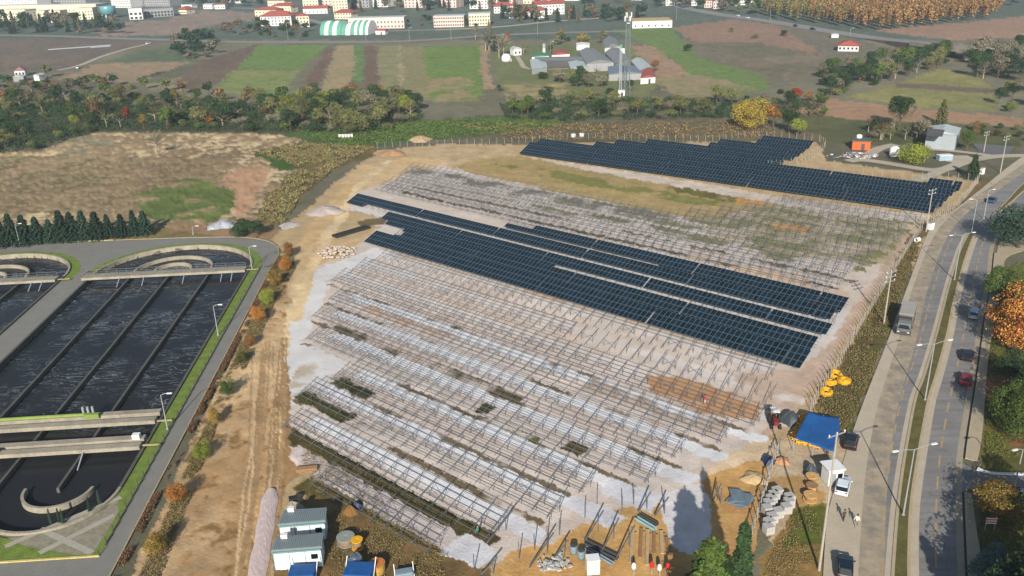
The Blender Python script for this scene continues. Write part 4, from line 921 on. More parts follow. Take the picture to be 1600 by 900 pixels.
belt([(1500, 196), (1625, 205), (1625, 222), (1530, 218)], 18, ['bush'], ['dark', 'brown', 'olive'], 4, 6, 'hedging the car park behind the grey hall', 'bushes behind the car park')
belt([(840, 116), (900, 112), (960, 130), (1000, 148), (900, 150)], 16, ['bush', 'round'], ['dark', 'olive', 'grey'], 5, 8, 'in the meadow below the farm sheds', 'trees below the farm')
belt([(860, 62), (900, 60), (940, 64), (960, 70), (860, 72)], 10, ['round', 'bush'], ['dark', 'gold', 'olive'], 6, 9, 'behind the farm sheds', 'trees behind the farm', lod='lo')
belt([(1000, 160), (1180, 150), (1290, 140), (1290, 158), (1100, 168)], 22, ['bush'], ['olive', 'grey', 'dark'], 4, 6, 'along the bank under the scrubby field', 'bushes along the bank', lod='lo')
far = dict(lod='lo', parts=False)
belt([(-30, 34), (110, 36), (190, 44), (190, 54), (-30, 54)], 46, ['round', 'cone'], ['dark', 'fir', 'dark', 'grey'], 8, 13, 'in front of the long cream building', 'trees in front of the cream building', **far)
belt([(280, 2), (420, 4), (430, 14), (300, 12)], 26, ['round'], ['dark', 'fir', 'grey'], 9, 14, 'in the far town behind the bare earth', 'far town trees', **far)
belt([(268, 60), (332, 60), (334, 92), (276, 92)], 22, ['round', 'bush'], ['dark', 'grey', 'fir'], 7, 11, 'in the copse at the left end of the striped fields', 'copse by the striped fields', **far)
belt([(340, 40), (420, 36), (490, 44), (490, 58), (340, 58)], 26, ['round', 'bush'], ['dark', 'brown', 'grey'], 6, 10, 'beside the green-domed sports tents', 'trees by the sports tents', **far)
belt([(500, -14), (1000, -14), (1000, 10), (740, 18), (560, 22)], 95, ['round', 'cone'], ['dark', 'fir', 'dark', 'grey', 'brown'], 8, 13, 'among the far apartment blocks', 'trees among the apartment blocks', **far)
belt([(780, 27), (860, 28), (960, 20), (1010, 22), (1000, 34), (850, 36), (790, 35)], 36, ['round', 'cone'], ['dark', 'fir', 'grey', 'brown'], 7, 12, 'screening the red-roofed school', 'trees by the red-roofed school', **far)
belt([(940, -10), (1050, -10), (1190, 8), (1190, 26), (1080, 16), (940, 6)], 36, ['round'], ['dark', 'grey', 'olive'], 8, 12, 'beside the bend of the far highway', 'trees by the far highway', **far)
belt([(1480, -20), (1680, -20), (1680, 8), (1500, 10)], 26, ['round'], ['dark', 'grey'], 8, 12, 'beyond the poplar plantation', 'trees beyond the plantation', **far)
belt([(740, 60), (775, 60), (778, 84), (762, 86)], 9, ['cone', 'bare', 'bare'], ['fir', 'grey'], 9, 14, 'at the left corner of the farm', 'trees at the farm corner', lod='mid')
belt([(700, 30), (760, 44), (690, 44), (560, 40), (600, 36)], 14, ['round', 'bush'], ['dark', 'rust', 'grey'], 5, 8, 'along the long pink building', 'trees by the pink building', **far)
# poplar plantation in rows
pp = [(1186, 26), (1376, 50), (1548, 30), (1566, 12), (1420, -4), (1200, 4)]
PW_ = [G(*q) for q in pp]; cx_, cy_ = [p[0] for p in PW_], [p[1] for p in PW_]; cand = []
gx = np.arange(min(cx_), max(cx_), 8.5); gy = np.arange(min(cy_), max(cy_), 9.0); gxx, gyy = [q.ravel() for q in np.meshgrid(gx, gy)]
okp = inpoly(gxx, gyy, PW_); cand = [(a + rnd.uniform(-1, 1), b_ + rnd.uniform(-1, 1)) for a, b_ in zip(gxx[okp], gyy[okp])]
cand.sort(key=lambda p: math.hypot(*p)); print('poplars', len(cand))
for wx, wy in cand[:280]:
    q = PX(wx, wy); lf = 'poplarg' if (q[0] < 1290 + rnd.uniform(-60, 60)) else 'poplar'
    tree(0, 0, rnd.uniform(13, 17), 'poplar', lf, ('fading green' if lf == 'poplarg' else 'orange autumn') + ' poplar in the rows of the plantation', 'poplar plantation', 'lo', 1.1, world=(wx, wy), parts=False)
if len(cand) > 280:
    m = MB(); q = crown_mesh('poplar', 120, 5, .075)
    for wx, wy in cand[280:]:
        h = rnd.uniform(13, 17); m.add([(v[0] * h * 1.5 + wx, v[1] * h * 1.5 + wy, v[2] * h) for v in q.v], q.f)
    tag(m.build('poplar_woods', LEAF['poplar'], flip=False), kind='stuff')
tag(FAR.build('far_trees', [LEAF[k] for k in FARL], flip=False), kind='stuff')
# single trees one can point at
T = tree
T(1171, 203, 12.5, 'willow', 'yellow', 'big golden yellow tree behind the far solar panels', lod='hi', wide=1.05)
T(1243, 158, 6, 'round', 'red', 'small red-leaved tree left of the ploughed strip', wide=1.3); T(1262, 160, 5, 'round', 'rust', 'rust red shrubby tree beside the small red tree', wide=1.3)
T(1208, 199, 9, 'round', 'orange', 'faded orange tree right of the golden yellow one', wide=1.1); T(1196, 186, 7, 'round', 'rust', 'brown tree just behind the golden yellow one')
T(1246, 214, 7, 'round', 'lime', 'yellow green rounded tree at the corner of the far panels', wide=1.2); T(1232, 208, 9, 'round', 'dark', 'dark tree behind the yellow green rounded one')
T(1404, 203, 13, 'round', 'dark', 'tall dark tree standing alone on the ploughed strip', lod='hi', wide=1.0); T(1470, 196, 10, 'cone', 'olive', 'olive conifer behind the grey hall', wide=1.5, lod='hi')
T(1428, 256, 8.5, 'bush', 'lime', 'big rounded yellow green shrub in the loop of the lane', lod='hi', wide=1.15, name='round_shrub'); T(1510, 236, 7, 'round', 'green', 'green tree by the right end of the grey hall', wide=1.1, lod='hi'); T(1455, 226, 6, 'round', 'dark', 'dark tree in front of the left end of the grey hall', wide=1.2)
T(1519, 279, 7.5, 'cone', 'dark', 'dark tree beside the white cabinet by the road', wide=1.7, lod='hi')
T(246, 241, 10.5, 'bare', 'pale', 'lone pale leafless tree on the dry field', lod='hi', wide=1.0)
T(134, 190, 8, 'round', 'yellow', 'bright yellow tree in the belt behind the dry field', wide=.8, lod='hi'); T(199, 190, 6.5, 'round', 'red', 'red tree in the belt behind the dry field', wide=.9); T(328, 198, 5, 'round', 'orange', 'orange bushy tree in the belt, right of the lone pale tree'); T(275, 158, 6, 'round', 'gold', 'golden tree at the edge of the narrow meadow'); T(310, 160, 7, 'round', 'green', 'green tree right of the golden one by the narrow meadow')
T(118, 200, 6, 'round', 'lime', 'yellow green tree left of the bright yellow one'); T(225, 200, 6, 'round', 'gold', 'dull gold tree behind the lone pale tree')
T(552, 148, 6.5, 'bush', 'rust', 'dark red round shrub under the striped fields', wide=1.5); T(590, 146, 5.5, 'bush', 'rust', 'smaller dark red shrub under the striped fields', wide=1.4)
T(780, 143, 3.5, 'round', 'dark', 'small dark round tree in the meadow left of the farm'); T(846, 124, 5, 'bush', 'dark', 'low wide dark shrub below the farm sheds', wide=1.5); T(904, 126, 8, 'round', 'dark', 'dark tree right below the farm sheds', wide=1.1); T(875, 130, 7, 'round', 'grey', 'grey tree left of the dark one below the farm', wide=1.3)
T(1075, 80, 5.5, 'bush', 'dark', 'round dark shrub on the slope right of the farm', wide=1.0); T(1023, 112, 6.5, 'round', 'rust', 'brown tree at the right end of the farm', wide=1.2); T(793, 66, 8, 'poplar', 'red', 'narrow dark red tree behind the farm', wide=2); T(787, 88, 16, 'bare', 'pale', 'tall pale leafless tree at the farm entrance', lod='hi'); T(780, 90, 15, 'bare', 'grey', 'tall grey leafless tree at the farm entrance'); T(818, 84, 9, 'bare', 'grey', 'bare tree on the farm drive'); T(860, 84, 6, 'round', 'dark', 'dark round tree on the roof side of the farm')
T(1180, 60, 4, 'bush', 'olive', 'olive shrub on the far ploughed slope', wide=1.4); T(1142, 50, 4, 'bush', 'olive', 'lone small shrub on the upper ploughed slope'); T(1225, 56, 5, 'bush', 'dark', 'dark shrub near the highway on the ploughed slope')
# conifer row beside the plant road
for i, (x, y) in enumerate(((-14, 386), (5, 385), (22, 383), (42, 382), (62, 380), (82, 379), (100, 377), (116, 376), (134, 374), (154, 373), (172, 371), (193, 370), (212, 368), (228, 366))):
    T(x, y, rnd.uniform(6.0, 8.8), 'cone', 'fir', 'dark conifer in the row between the plant road and the dry field' if i < 13 else 'last conifer at the right end of the dark row', 'conifer row by the plant road' if i < 13 else None, 'hi', rnd.uniform(1.5, 2.1))
T(380, 369, 5.5, 'bush', 'dark', 'dark bushy tree at the corner of the plant road', wide=1.0, lod='hi'); T(400, 371, 4.6, 'round', 'dark', 'smaller dark bushy tree at the corner of the plant road', wide=1.4, lod='hi')
# young trees along the plant road
for x, y, h, lf, lb in ((452, 403, 3.4, 'rust', 'rust brown young tree nearest the bend of the plant road'), (447, 424, 3.3, 'orange', 'orange young tree second from the bend of the plant road'), (431, 447, 3.5, 'gold', 'golden young tree third from the bend of the plant road'),
                        (418, 476, 3.2, 'lime', 'yellow green young tree fourth from the bend of the plant road'), (405, 504, 3.2, 'orange', 'orange young tree fifth from the bend of the plant road'), (391, 540, 2.4, 'rust', 'small rust brown tree halfway down the plant road'), (379, 566, 2.2, 'weed', 'small green bush halfway down the plant road'),
                        (356, 618, 2.8, 'green', 'dense green shrub on the bank of the plant road'), (336, 664, 2.6, 'gold', 'golden shrub below the dense green one'), (317, 718, 2.6, 'lime', 'yellow green sapling on the bank near the tank gangway'),
                        (279, 786, 2.9, 'orange', 'orange sapling on the bank in the lower left'), (246, 866, 3.0, 'gold', 'lowest golden sapling beside the plant road')):
    T(x, y, h * 1.2, 'willow' if h > 2.5 else 'bush', lf, lb, None, 'hi', .85, name='young_tree')
for x, y in ((80, 817), (94, 816), (100, 818), (141, 799), (156, 787)):
    T(x, y, 2.3, 'spire', 'fir', 'small dark cypress at the rim of the near tank', 'cypresses at the tank rim', 'mid', 1.3)
# right of the road
T(1565, 476, 9, 'willow', 'green', 'green tree left of the orange one beside the road', wide=.85, lod='hi'); T(1581, 548, 12, 'willow', 'orange', 'large orange autumn tree at the right edge', wide=.85, lod='hi')
T(1622, 520, 11, 'round', 'green', 'green tree behind the orange one at the right edge', wide=1.1, lod='hi'); T(1590, 387, 11, 'willow', 'fir', 'dark tree at the right edge beside the carriageway', wide=1.2, lod='hi')
T(1578, 598, 6.5, 'willow', 'dark', 'small dark tree below the orange tree', wide=.9, lod='hi'); T(1584, 682, 10, 'willow', 'green', 'large green tree cut off by the right edge', wide=.85, lod='hi'); T(1625, 660, 10, 'round', 'dark', 'dark tree behind the large green one at the right edge', wide=1.1, lod='hi')
T(1550, 808, 5.9, 'willow', 'gold', 'bronze tree at the corner of the side road', wide=1.15, lod='hi'); T(1549, 897, 4.6, 'cone', 'blue', 'blue green conifer in the lower right corner', wide=2.6, lod='hi'); T(1600, 920, 6, 'cone', 'fir', 'dark conifer cut off by the lower right corner', wide=2.0, lod='hi')
T(1640, 850, 9, 'round', 'dark', 'dark tree outside the lower right edge', wide=1.3, lod='hi'); T(1610, 1010, 11, 'round', 'dark', 'tall dark tree below the lower right corner', wide=1.2, lod='hi'); T(1660, 980, 12, 'round', 'dark', 'tall dark tree further below the lower right corner', wide=1.2, lod='hi'); T(1530, 1010, 9, 'cone', 'fir', 'conifer below the pavement in the lower right', wide=1.5, lod='hi')
# conifers in front; solved from where their tips and the tips of their shadows are
def front(top, tip, kind, leaf, label, wide):
    tp = np.array(G(*tip)); dr = np.array([math.sin(SUN_AZ), math.cos(SUN_AZ)]) / math.tan(SUN_EL)
    h = min(np.arange(4, 20, .1), key=lambda q: abs(PX(*(tp - dr * q), q)[1] - top[1])); b_ = tp - dr * h
    print(label, h, PX(*b_, h)); return tree(0, 0, h, kind, leaf, label, None, 'hi', wide, world=(float(b_[0]), float(b_[1])))
front((1157, 812), (1098, 730), 'spire', 'dark', 'slender cypress at the bottom edge, casting a long narrow shadow', 1.5)
front((1102, 841), (1070, 762), 'cone', 'green', 'broad green conifer at the bottom edge', 2.0)
front((1146, 866), (1088, 790), 'cone', 'dark', 'lower conifer right of the broad one at the bottom edge', 1.4)
front((1078, 884), (1062, 815), 'cone', 'fir', 'lower conifer left of the broad one at the bottom edge', 1.5)
front((893, 874), (905, 868), 'cone', 'fir', 'dark conifer tip at the bottom edge left of the container', 1.2) if False else None

# hedges, weeds and dry grass
def scatter(name, polys, n, leaf, size, z0, z1, label=None, cat=None, kind='stuff', world=False, asp=1.0):
    m = MB(); P, N = [], []; r = random.Random(len(name) + n)
    W = [q if world else px_poly(q) for q in polys]
    ar = [abs(sum(q[i][0] * q[(i + 1) % len(q)][1] - q[(i + 1) % len(q)][0] * q[i][1] for i in range(len(q)))) for q in W]
    for q, a in zip(W, ar):
        k = int(n * a / sum(ar)); X = np.array([p[0] for p in q]); Y = np.array([p[1] for p in q])
        rs = np.random.RandomState(k + 5); x = rs.uniform(X.min(), X.max(), k * 6); y = rs.uniform(Y.min(), Y.max(), k * 6)
        cl = fbm(x, y, 3.0, 3, 5.0); ok = inpoly(x, y, q) & (cl > .43); x, y = x[ok][:k], y[ok][:k]
        for a_, b_ in zip(x, y): P.append((a_, b_, r.uniform(z0, z1))); N.append((0, -.4, .8))
    leafquads(m, P, N, size, r, asp); o = m.build(name, LEAF[leaf], flip=False)
    return tag(o, label, cat, None, kind)
hq = [TK(6.25, -4 + i * 6) for i in range(20)] + [TK(7.3, 110 - i * 6) for i in range(20)]
h_ = scatter('hedge', [hq], 20000, 'hedge', .11, .0, .5, 'low reddish brown hedge along the outer side of the plant road', 'hedge', None, True)
bank = [[(425, 410), (455, 380), (462, 420), (430, 470), (400, 540), (340, 660), (262, 870), (225, 960), (190, 960), (230, 870), (330, 640), (400, 480)]]
scatter('undergrowth', bank, 12000, 'weed', .09, -.05, .3); scatter('dry_grass', bank, 12000, 'straw', .09, -.05, .3); scatter('undergrowth', bank, 4000, 'hedge', .1, -.05, .3)
vg = [[(1300, 590), (1420, 380), (1440, 372), (1385, 530), (1340, 640), (1322, 682), (1270, 645)], [(1445, 370), (1500, 325), (1545, 275), (1556, 292), (1470, 334)]]
scatter('dry_grass', vg, 15000, 'straw', .1, -.05, .35); scatter('undergrowth', vg, 22000, 'weed', .11, -.05, .4); scatter('undergrowth', vg, 9000, 'brown', .11, -.05, .4)
rb = [[(1540, 500), (1640, 470), (1680, 700), (1540, 720)], [(1530, 790), (1680, 780), (1700, 1000), (1545, 1000)]]
scatter('grass_cover', rb, 26000, 'weed', .10, -.05, .2); scatter('grass_cover', rb, 9000, 'lime', .09, -.05, .2)
ct_ = [[(455, 690), (520, 720), (690, 860), (760, 900), (640, 960), (470, 900), (510, 800)], [(1190, 900), (1240, 795), (1285, 790), (1280, 960)]]
scatter('undergrowth', ct_, 7000, 'weed', .06, -.05, .22); scatter('dry_grass', ct_, 9000, 'straw', .07, -.05, .25)
def rowpoly(t, s0, s1, d0, d1): return [row_xy(t, s0, d0), row_xy(t, s1, d0), row_xy(t, s1, d1), row_xy(t, s0, d1)]
scatter('undergrowth', [rowpoly(57, -90, -63, -1.5, 2.2), rowpoly(63.5, -104, -60, -.7, 1.9), rowpoly(71.6, -111, -96, -.5, 2.6), rowpoly(78.6, -110, -100, -.3, 2.4), rowpoly(86, -80, -70, -1.4, .6), rowpoly(93.4, -128, -90, -.6, 1.2)], 9000, 'weed', .06, -.05, .2, world=True)
scatter('scrub_cover', [[(405, 240), (470, 224), (585, 230), (525, 262), (470, 305), (445, 350), (402, 345), (425, 300), (470, 262)]], 5000, 'olive', .28, -.1, .7); scatter('scrub_cover', [[(405, 240), (470, 224), (585, 230), (525, 262), (470, 305), (445, 350), (402, 345), (425, 300), (470, 262)]], 4500, 'brown', .26, -.1, .6); scatter('scrub_cover', [[(405, 240), (470, 224), (585, 230), (525, 262), (470, 305), (445, 350), (402, 345), (425, 300), (470, 262)]], 4000, 'straw', .22, -.1, .5)
scatter('belt_undergrowth', [[(-60, 150), (200, 156), (400, 168), (480, 190), (640, 165), (664, 186), (560, 212), (420, 206), (150, 205), (60, 234), (-60, 246)]], 30000, 'dark', .36, -.1, 2.6); scatter('belt_undergrowth', [[(780, 165), (900, 152), (1100, 160), (1290, 158), (1290, 182), (1100, 186), (900, 190), (790, 187)]], 16000, 'dark', .34, -.1, 1.8)
scatter('scrub_cover', [[(700, 192), (900, 194), (1150, 188), (1230, 205), (1190, 214), (820, 220)]], 6000, 'brown', .28, -.1, .6); scatter('scrub_cover', [[(700, 192), (900, 194), (1150, 188), (1230, 205), (1190, 214), (820, 220)]], 6000, 'olive', .26, -.1, .5)
scatter('green_cover', [[(450, 205), (640, 192), (780, 184), (890, 192), (820, 205), (640, 220), (540, 230)]], 13000, 'green', .28, -.1, .6)
scatter('weedy_cover', [[(1105, 345), (1240, 322), (1420, 352), (1385, 408), (1230, 398)], [(720, 262), (810, 248), (1000, 285), (1200, 306), (1150, 328), (900, 302)]], 3800, 'olive', .11, -.05, .3)
print('trees', TREES)
# ------------------------------------------------------------------ buildings
M_WIN = mat('window_glass', (52, 60, 66), .2, .1, 1, spec=.5)
M_CREAM = mat('cream_render', (226, 214, 184), .85, .08, .1); M_PINK = mat('pink_render', (218, 196, 184), .85, .08, .1); M_WHITEW = mat('white_render', (226, 224, 216), .85, .08, .1)
M_TERRA = mat('terracotta_tiles', (158, 84, 72), .85, .2, .4); M_GREYR = mat('grey_sheet_roof', (128, 130, 130), .7, .18, .3); M_GREYW = mat('grey_wall', (150, 150, 148), .8, .12, .2)
M_PALER = mat('pale_sheet_roof', (178, 186, 184), .6, .15, .3); M_DARKR = mat('dark_roof_and_opening', (82, 80, 80), .8, .2, .3); M_OCHRE = mat('ochre_roof', (188, 160, 112), .8, .15, .2)
M_TEAL = mat('teal_glass', (96, 154, 160), .3, .12, .4, spec=.5); M_GREENR = mat('green_sheet_roof', (70, 128, 98), .6, .15, .3); M_BLUER = mat('blue_grey_roof', (116, 126, 138), .6, .15, .3)
M_RIDGE = mat('corrugated_grey_green', (124, 136, 138), .6, .15, .6)
_wm = MB(); _wm.box((0, 0, 0), (1, .12, 1)); WIN_ME = mk(_wm, 'window', M_WIN)

def building(foot, h, label, name='building', cat='building', group=None, wall=None, roof=None, rise=0.0, over=.4, floors=0, bays=(0, 0), win=(1.2, 1.3), hip=False, doors=0, storey=3.0):
    """foot: four ground points, front-left, front-right, back-right, back-left (front faces the drone)"""
    F = [Vector(p) for p in foot]; c = sum(F, Vector((0, 0))) / 4; root = thing(name, (c.x, c.y, 0), label, cat, group)
    L = [p - c for p in F]
    MB().prism([tuple(p) for p in L], 0, h).build('wall', wall or M_WHITEW, root)
    m = MB(); cen = Vector((0, 0)); O = [p + p.normalized() * over * 1.4 for p in L]
    if rise == 0: m.prism([tuple(p) for p in O], h, h + .35)
    else:
        long_front = (O[1] - O[0]).length >= (O[2] - O[1]).length
        a, b_, c_, d = (O[0], O[1], O[2], O[3]) if long_front else (O[1], O[2], O[3], O[0])
        e1, e2 = (a + d) / 2, (b_ + c_) / 2
        if hip: q = (e2 - e1) * .28; e1, e2 = e1 + q, e2 - q
        P = [(*a, h), (*b_, h), (*c_, h), (*d, h), (*e1, h + rise), (*e2, h + rise)]
        m.add(P, [(0, 1, 5, 4), (2, 3, 4, 5), (0, 4, 3), (1, 2, 5), (3, 2, 1, 0)])
    rf = m.build('roof', roof or M_GREYR, root)
    # windows: every one its own pane, on the front and the right-hand side
    for side, n in ((0, bays[0]), (1, bays[1])):
        a, b_ = L[side], L[side + 1]; d = (b_ - a); ln = d.length; d.normalize(); out = Vector((d.y, -d.x)); rz = math.atan2(d.y, d.x)
        for fl in range(floors):
            for k in range(n):
                p = a + d * (ln * (k + .5) / n) + out * .03
                o = link('window', WIN_ME, root, (p.x, p.y, 1.7 + fl * storey)); o.rotation_euler = (0, 0, rz); o.scale = (min(win[0], ln / n * .6), 1, win[1])
    for k in range(doors):
        a, b_ = L[0], L[1]; d = (b_ - a); ln = d.length; d.normalize(); out = Vector((d.y, -d.x)); p = a + d * (ln * (k + .6) / doors) + out * .05
        MB().box((p.x, p.y, 1.1), (1.1, .12, 2.2), math.atan2(d.y, d.x)).build('door', M_DARKST, root)
    return root
def rect(fl, fr, depth):
    """footprint from the front base line seen in the photo and a depth in m"""
    a, b_ = Vector(G(*fl)), Vector(G(*fr)); d = (b_ - a).normalized(); n = Vector((-d.y, d.x)) * depth; return [a, b_, b_ + n, a + n]
def roofquad(q, z): return [G(x, y, z) for x, y in q]
B = building
# --- top left: long cream institute with its wings
B(rect((-60, 30), (153, 27), 20), 13.5, 'long cream building with a flat roof across the top left corner', wall=M_CREAM, roof=mat('cream_roof', (206, 200, 184), .8, .1, .1), floors=3, bays=(34, 0))
for a, b_, lb in (((-2, 33), (42, 33), 'cream wing in front of the long cream building at the left frame edge'), ((60, 35.5), (73, 35), 'narrow cream wing, second of those before the long cream building'), ((80, 35.5), (97, 35), 'cream wing left of the grey entrance court'), ((120, 31), (147, 30), 'cream wing beside the teal drum')):
    B(rect(a, b_, 16), 11.5, lb, 'building_wing', 'building', None, M_CREAM, M_CREAM, floors=3, bays=(max(3, int((b_[0] - a[0]) / 4)), 2))
c_ = G3(171, 28); o = thing('glass_drum', c_, 'teal glass drum on white columns beside the long cream building', 'building')
MB().lathe((0, 0, 0), [(0.1, 4.2), (8, 4.2), (8, 12), (7.6, 12.4), (.1, 12.6)], 28).build('glass_shell', M_TEAL, o, smooth=True)
for k in range(8):
    q = k * .785; MB().bar((7 * math.cos(q), 7 * math.sin(q), 0), (7 * math.cos(q), 7 * math.sin(q), 4.3), .8).build('column', M_WHITE, o)
MB().lathe((0, 0, 0), [(5.4, 0), (5.4, 4.2)], 20).build('core', M_DARKR, o)
B(rect((203, 31), (224, 30), 9), 11, 'white portal building right of the teal drum', wall=M_WHITEW, roof=M_PALER, floors=2, bays=(3, 0), win=(3, 2.4), storey=4)
B(rect((226, 28), (272, 25), 16), 8.5, 'grey hall with white piers at the upper left', wall=M_GREYW, roof=M_GREYR, floors=2, bays=(9, 0), win=(2, 2))
for a, b_, h, wl, rf, rs, lb in (((284, 13), (300, 13), 4, M_WHITEW, M_PALER, 0, 'low white building at the edge of the bare earth'), ((318, 14), (332, 14), 5, M_WHITEW, M_PALER, 1, 'small white building by the far car park'), ((336, 14.5), (352, 14), 5, M_WHITEW, M_TERRA, 1.2, 'small white building with a reddish roof by the far car park'), ((352, 5), (380, 5), 7, M_WHITEW, M_GREYR, 0, 'white building at the top edge behind the car park')):
    B(rect(a, b_, 10), h, lb, wall=wl, roof=rf, rise=rs, floors=1, bays=(4, 0))
# --- red roofs and apartment blocks
B(rect((408, 41), (456, 40), 16), 8.5, 'cream building with a broad red hipped roof left of the domed tents', wall=M_WHITEW, roof=M_TERRA, rise=4.2, hip=True, over=1.2, floors=3, bays=(9, 3), storey=2.6)
B(rect((464, 43), (484, 42), 13), 9.5, 'narrow cream building between the red roof and the domed tents', wall=M_CREAM, roof=M_TERRA, rise=2.2, floors=3, bays=(4, 2))
B(rect((474, 22), (512, 21), 14), 5, 'low building with a long red roof behind the domed tents', wall=M_WHITEW, roof=M_TERRA, rise=3, floors=1, bays=(6, 0)); B(rect((474, 14), (498, 13.5), 14), 10, 'cream block with a red roof at the top edge', wall=M_CREAM, roof=M_TERRA, rise=2.5, hip=True, floors=3, bays=(5, 2))
B(rect((521, 20), (544, 19), 18), 19, 'cream apartment block standing in front of the others', wall=M_CREAM, roof=M_OCHRE, floors=6, bays=(5, 3))
for i in range(30):
    x = 286 + i * 24.5 + rnd.uniform(-7, 7); y = rnd.uniform(-9, 1); wl = rnd.choice((M_WHITEW, M_PINK, M_CREAM, M_GREYW)); rd = rnd.random() < .5
    B(rect((x - 8, y), (x + 8, y), 14), rnd.uniform(8, 16), '%s town block with a %s roof at the far top edge' % ({'pink_render': 'pink', 'grey_wall': 'grey', 'white_render': 'white', 'cream_render': 'cream'}[wl.name], 'red' if rd else 'flat grey'), 'town_block', 'building', 'town blocks along the top edge', wl, M_TERRA if rd else M_PALER, rise=2.5 if rd else 0, hip=True, floors=3, bays=(4, 0))
for i, (x, y, wd_, h) in enumerate(((416, 27, 34, 7), (440, 20, 30, 7), (432, 12, 26, 8), (536, 30, 26, 6), (286, 22, 12, 5))):
    B(rect((x - wd_ / 2, y), (x + wd_ / 2, y), 14), h, 'cream house row with a red hipped roof left of the apartment blocks, %s one' % ORD[i], 'house_row', 'building', None, M_CREAM, M_TERRA, rise=3, hip=True, over=1, floors=2, bays=(6, 1))
for i, (x, y, wd_, h, wl) in enumerate(((30, 14, 60, 14, M_WHITEW), (110, 10, 50, 16, M_GREYW), (190, 12, 30, 15, M_WHITEW), (246, 10, 40, 12, M_GREYW))):
    B(rect((x - wd_ / 2, y), (x + wd_ / 2, y), 22), h, 'large pale institute block behind the long cream building, %s from the left' % ORD[i], 'institute_block', 'building', None, wl, M_PALER, floors=4, bays=(12, 0))
tw = [(505, 9, M_PINK), (563, 12, M_GREYW), (592, 11, M_WHITEW), (613, 6, M_CREAM), (646, 12, M_PINK), (699, 12, M_PINK), (748, 14, M_WHITEW), (769, 13, M_CREAM), (792, 9, M_PINK), (826, 6, M_CREAM), (858, 4, M_PINK), (890, 1, M_WHITEW)]
for i, (x, y, wl) in enumerate(tw):
    B(rect((x - 14, y), (x + 14, y), 20), 34, 'tall %s apartment block cut by the top edge, %s from the left' % ({'pink_render': 'pinkish', 'grey_wall': 'grey', 'white_render': 'white', 'cream_render': 'cream'}[wl.name], ORD[i]), 'apartment_block', 'apartment block', 'apartment blocks along the top edge', wl, M_TERRA, rise=2, floors=6, bays=(5, 2), win=(1.5, 1.4))
B(rect((545, 46), (632, 44), 14), 9, 'long cream building behind the domed tents', wall=M_PINK, roof=M_PALER, floors=2, bays=(16, 2), storey=3.6); B(rect((678, 43), (725, 42), 15), 9, 'long pink building, left half with the white end tower', wall=M_PINK, roof=M_PALER, floors=3, bays=(13, 0), storey=2.8); B(rect((733, 41), (766, 40), 15), 10, 'cream right half of the long pink building', wall=M_CREAM, roof=M_PALER, floors=3, bays=(8, 2), storey=2.9)
B(rect((587, 54), (602, 54), 6), 3, 'little white hut with a dark red roof right of the domed tents', 'hut', 'hut', wall=M_WHITEW, roof=M_TERRA, rise=1.4, doors=1)
def tent(x0, x1, y, label, dep, stripes):
    a, b_ = Vector(G(x0, y)), Vector(G(x1, y)); c = (a + b_) / 2; root = thing('sports_tent', (c.x, c.y, 0), label, 'tent', 'domed sports tents', math.atan2(b_.y - a.y, b_.x - a.x))
    Lx = (b_ - a).length; n = 12
    for k in range(stripes):
        m = MB(); xa, xb = -Lx / 2 + Lx * k / stripes, -Lx / 2 + Lx * (k + 1) / stripes
        for i in range(n):
            t0_, t1_ = math.pi * i / n, math.pi * (i + 1) / n
            f = lambda x, q: (x, dep / 2 - math.cos(q) * dep / 2, math.sin(q) * dep * .52)
            m.add([f(xa, t0_), f(xb, t0_), f(xb, t1_), f(xa, t1_)], [(0, 1, 2, 3)])
        m.build('roof_band', M_WHITE if k % 2 else mat('tent_green', (92, 158, 132), .6, .1, .3), root)
    for s in (-1, 1):
        m = MB(); m.add([(s * Lx / 2, dep / 2 - math.cos(math.pi * i / n) * dep / 2, math.sin(math.pi * i / n) * dep * .52) for i in range(n + 1)], [tuple(range(n + 1))]); m.build('end_wall', M_WHITE, root)
tent(500, 532, 55, 'left domed sports tent with green and white bands', 20, 5); tent(533, 547, 55, 'middle white domed sports tent', 17, 2); tent(549, 575, 54.5, 'right domed sports tent with green and white bands', 20, 6)
B(rect((795, 29), (852, 28), 16), 6.5, 'white school wing with a red hipped roof, the closest one', wall=M_WHITEW, roof=M_TERRA, rise=4, hip=True, over=1, floors=2, bays=(9, 0)); B(rect((772, 21), (802, 20), 16), 6.5, 'white school wing with a red roof behind on the left', wall=M_WHITEW, roof=M_TERRA, rise=3.5, hip=True, over=1, floors=2, bays=(6, 0)); B(rect((838, 24), (882, 22), 16), 9.5, 'taller white school wing with a red roof on the right', wall=M_WHITEW, roof=M_TERRA, rise=3, over=1, floors=3, bays=(9, 2))
B(rect((988, 44.5), (1050, 43), 26), 5.2, 'white warehouse with an ochre flat roof beside the ploughed slope', 'warehouse', 'warehouse', None, M_WHITEW, M_OCHRE, floors=1, bays=(6, 2), over=.2)
for i, (x, y, w_, wl, rf) in enumerate(((1047, 9, 14, M_WHITEW, M_PALER), (1084, 9, 8, M_WHITEW, M_PALER), (1106, 12, 12, M_PINK, M_TERRA), (1120, 14, 12, M_PINK, M_PALER), (1131, 12, 9, M_CREAM, M_TERRA), (1148, 9, 10, M_WHITEW, M_PALER), (1160, 8, 8, M_WHITEW, M_TERRA), (1176, 8, 10, M_WHITEW, M_TERRA), (1192, 6, 12, M_WHITEW, M_TERRA))):
    B(rect((x - w_ / 2, y), (x + w_ / 2, y), 9), 6.5, '%s house with a %s roof in the far hamlet, %s from the left' % ({'pink_render': 'pink', 'white_render': 'white', 'cream_render': 'cream'}[wl.name], 'red' if rf is M_TERRA else 'pale', ORD[i]), 'house', 'house', 'houses of the far hamlet', wl, rf, rise=2, floors=2, bays=(3, 1), storey=2.8)
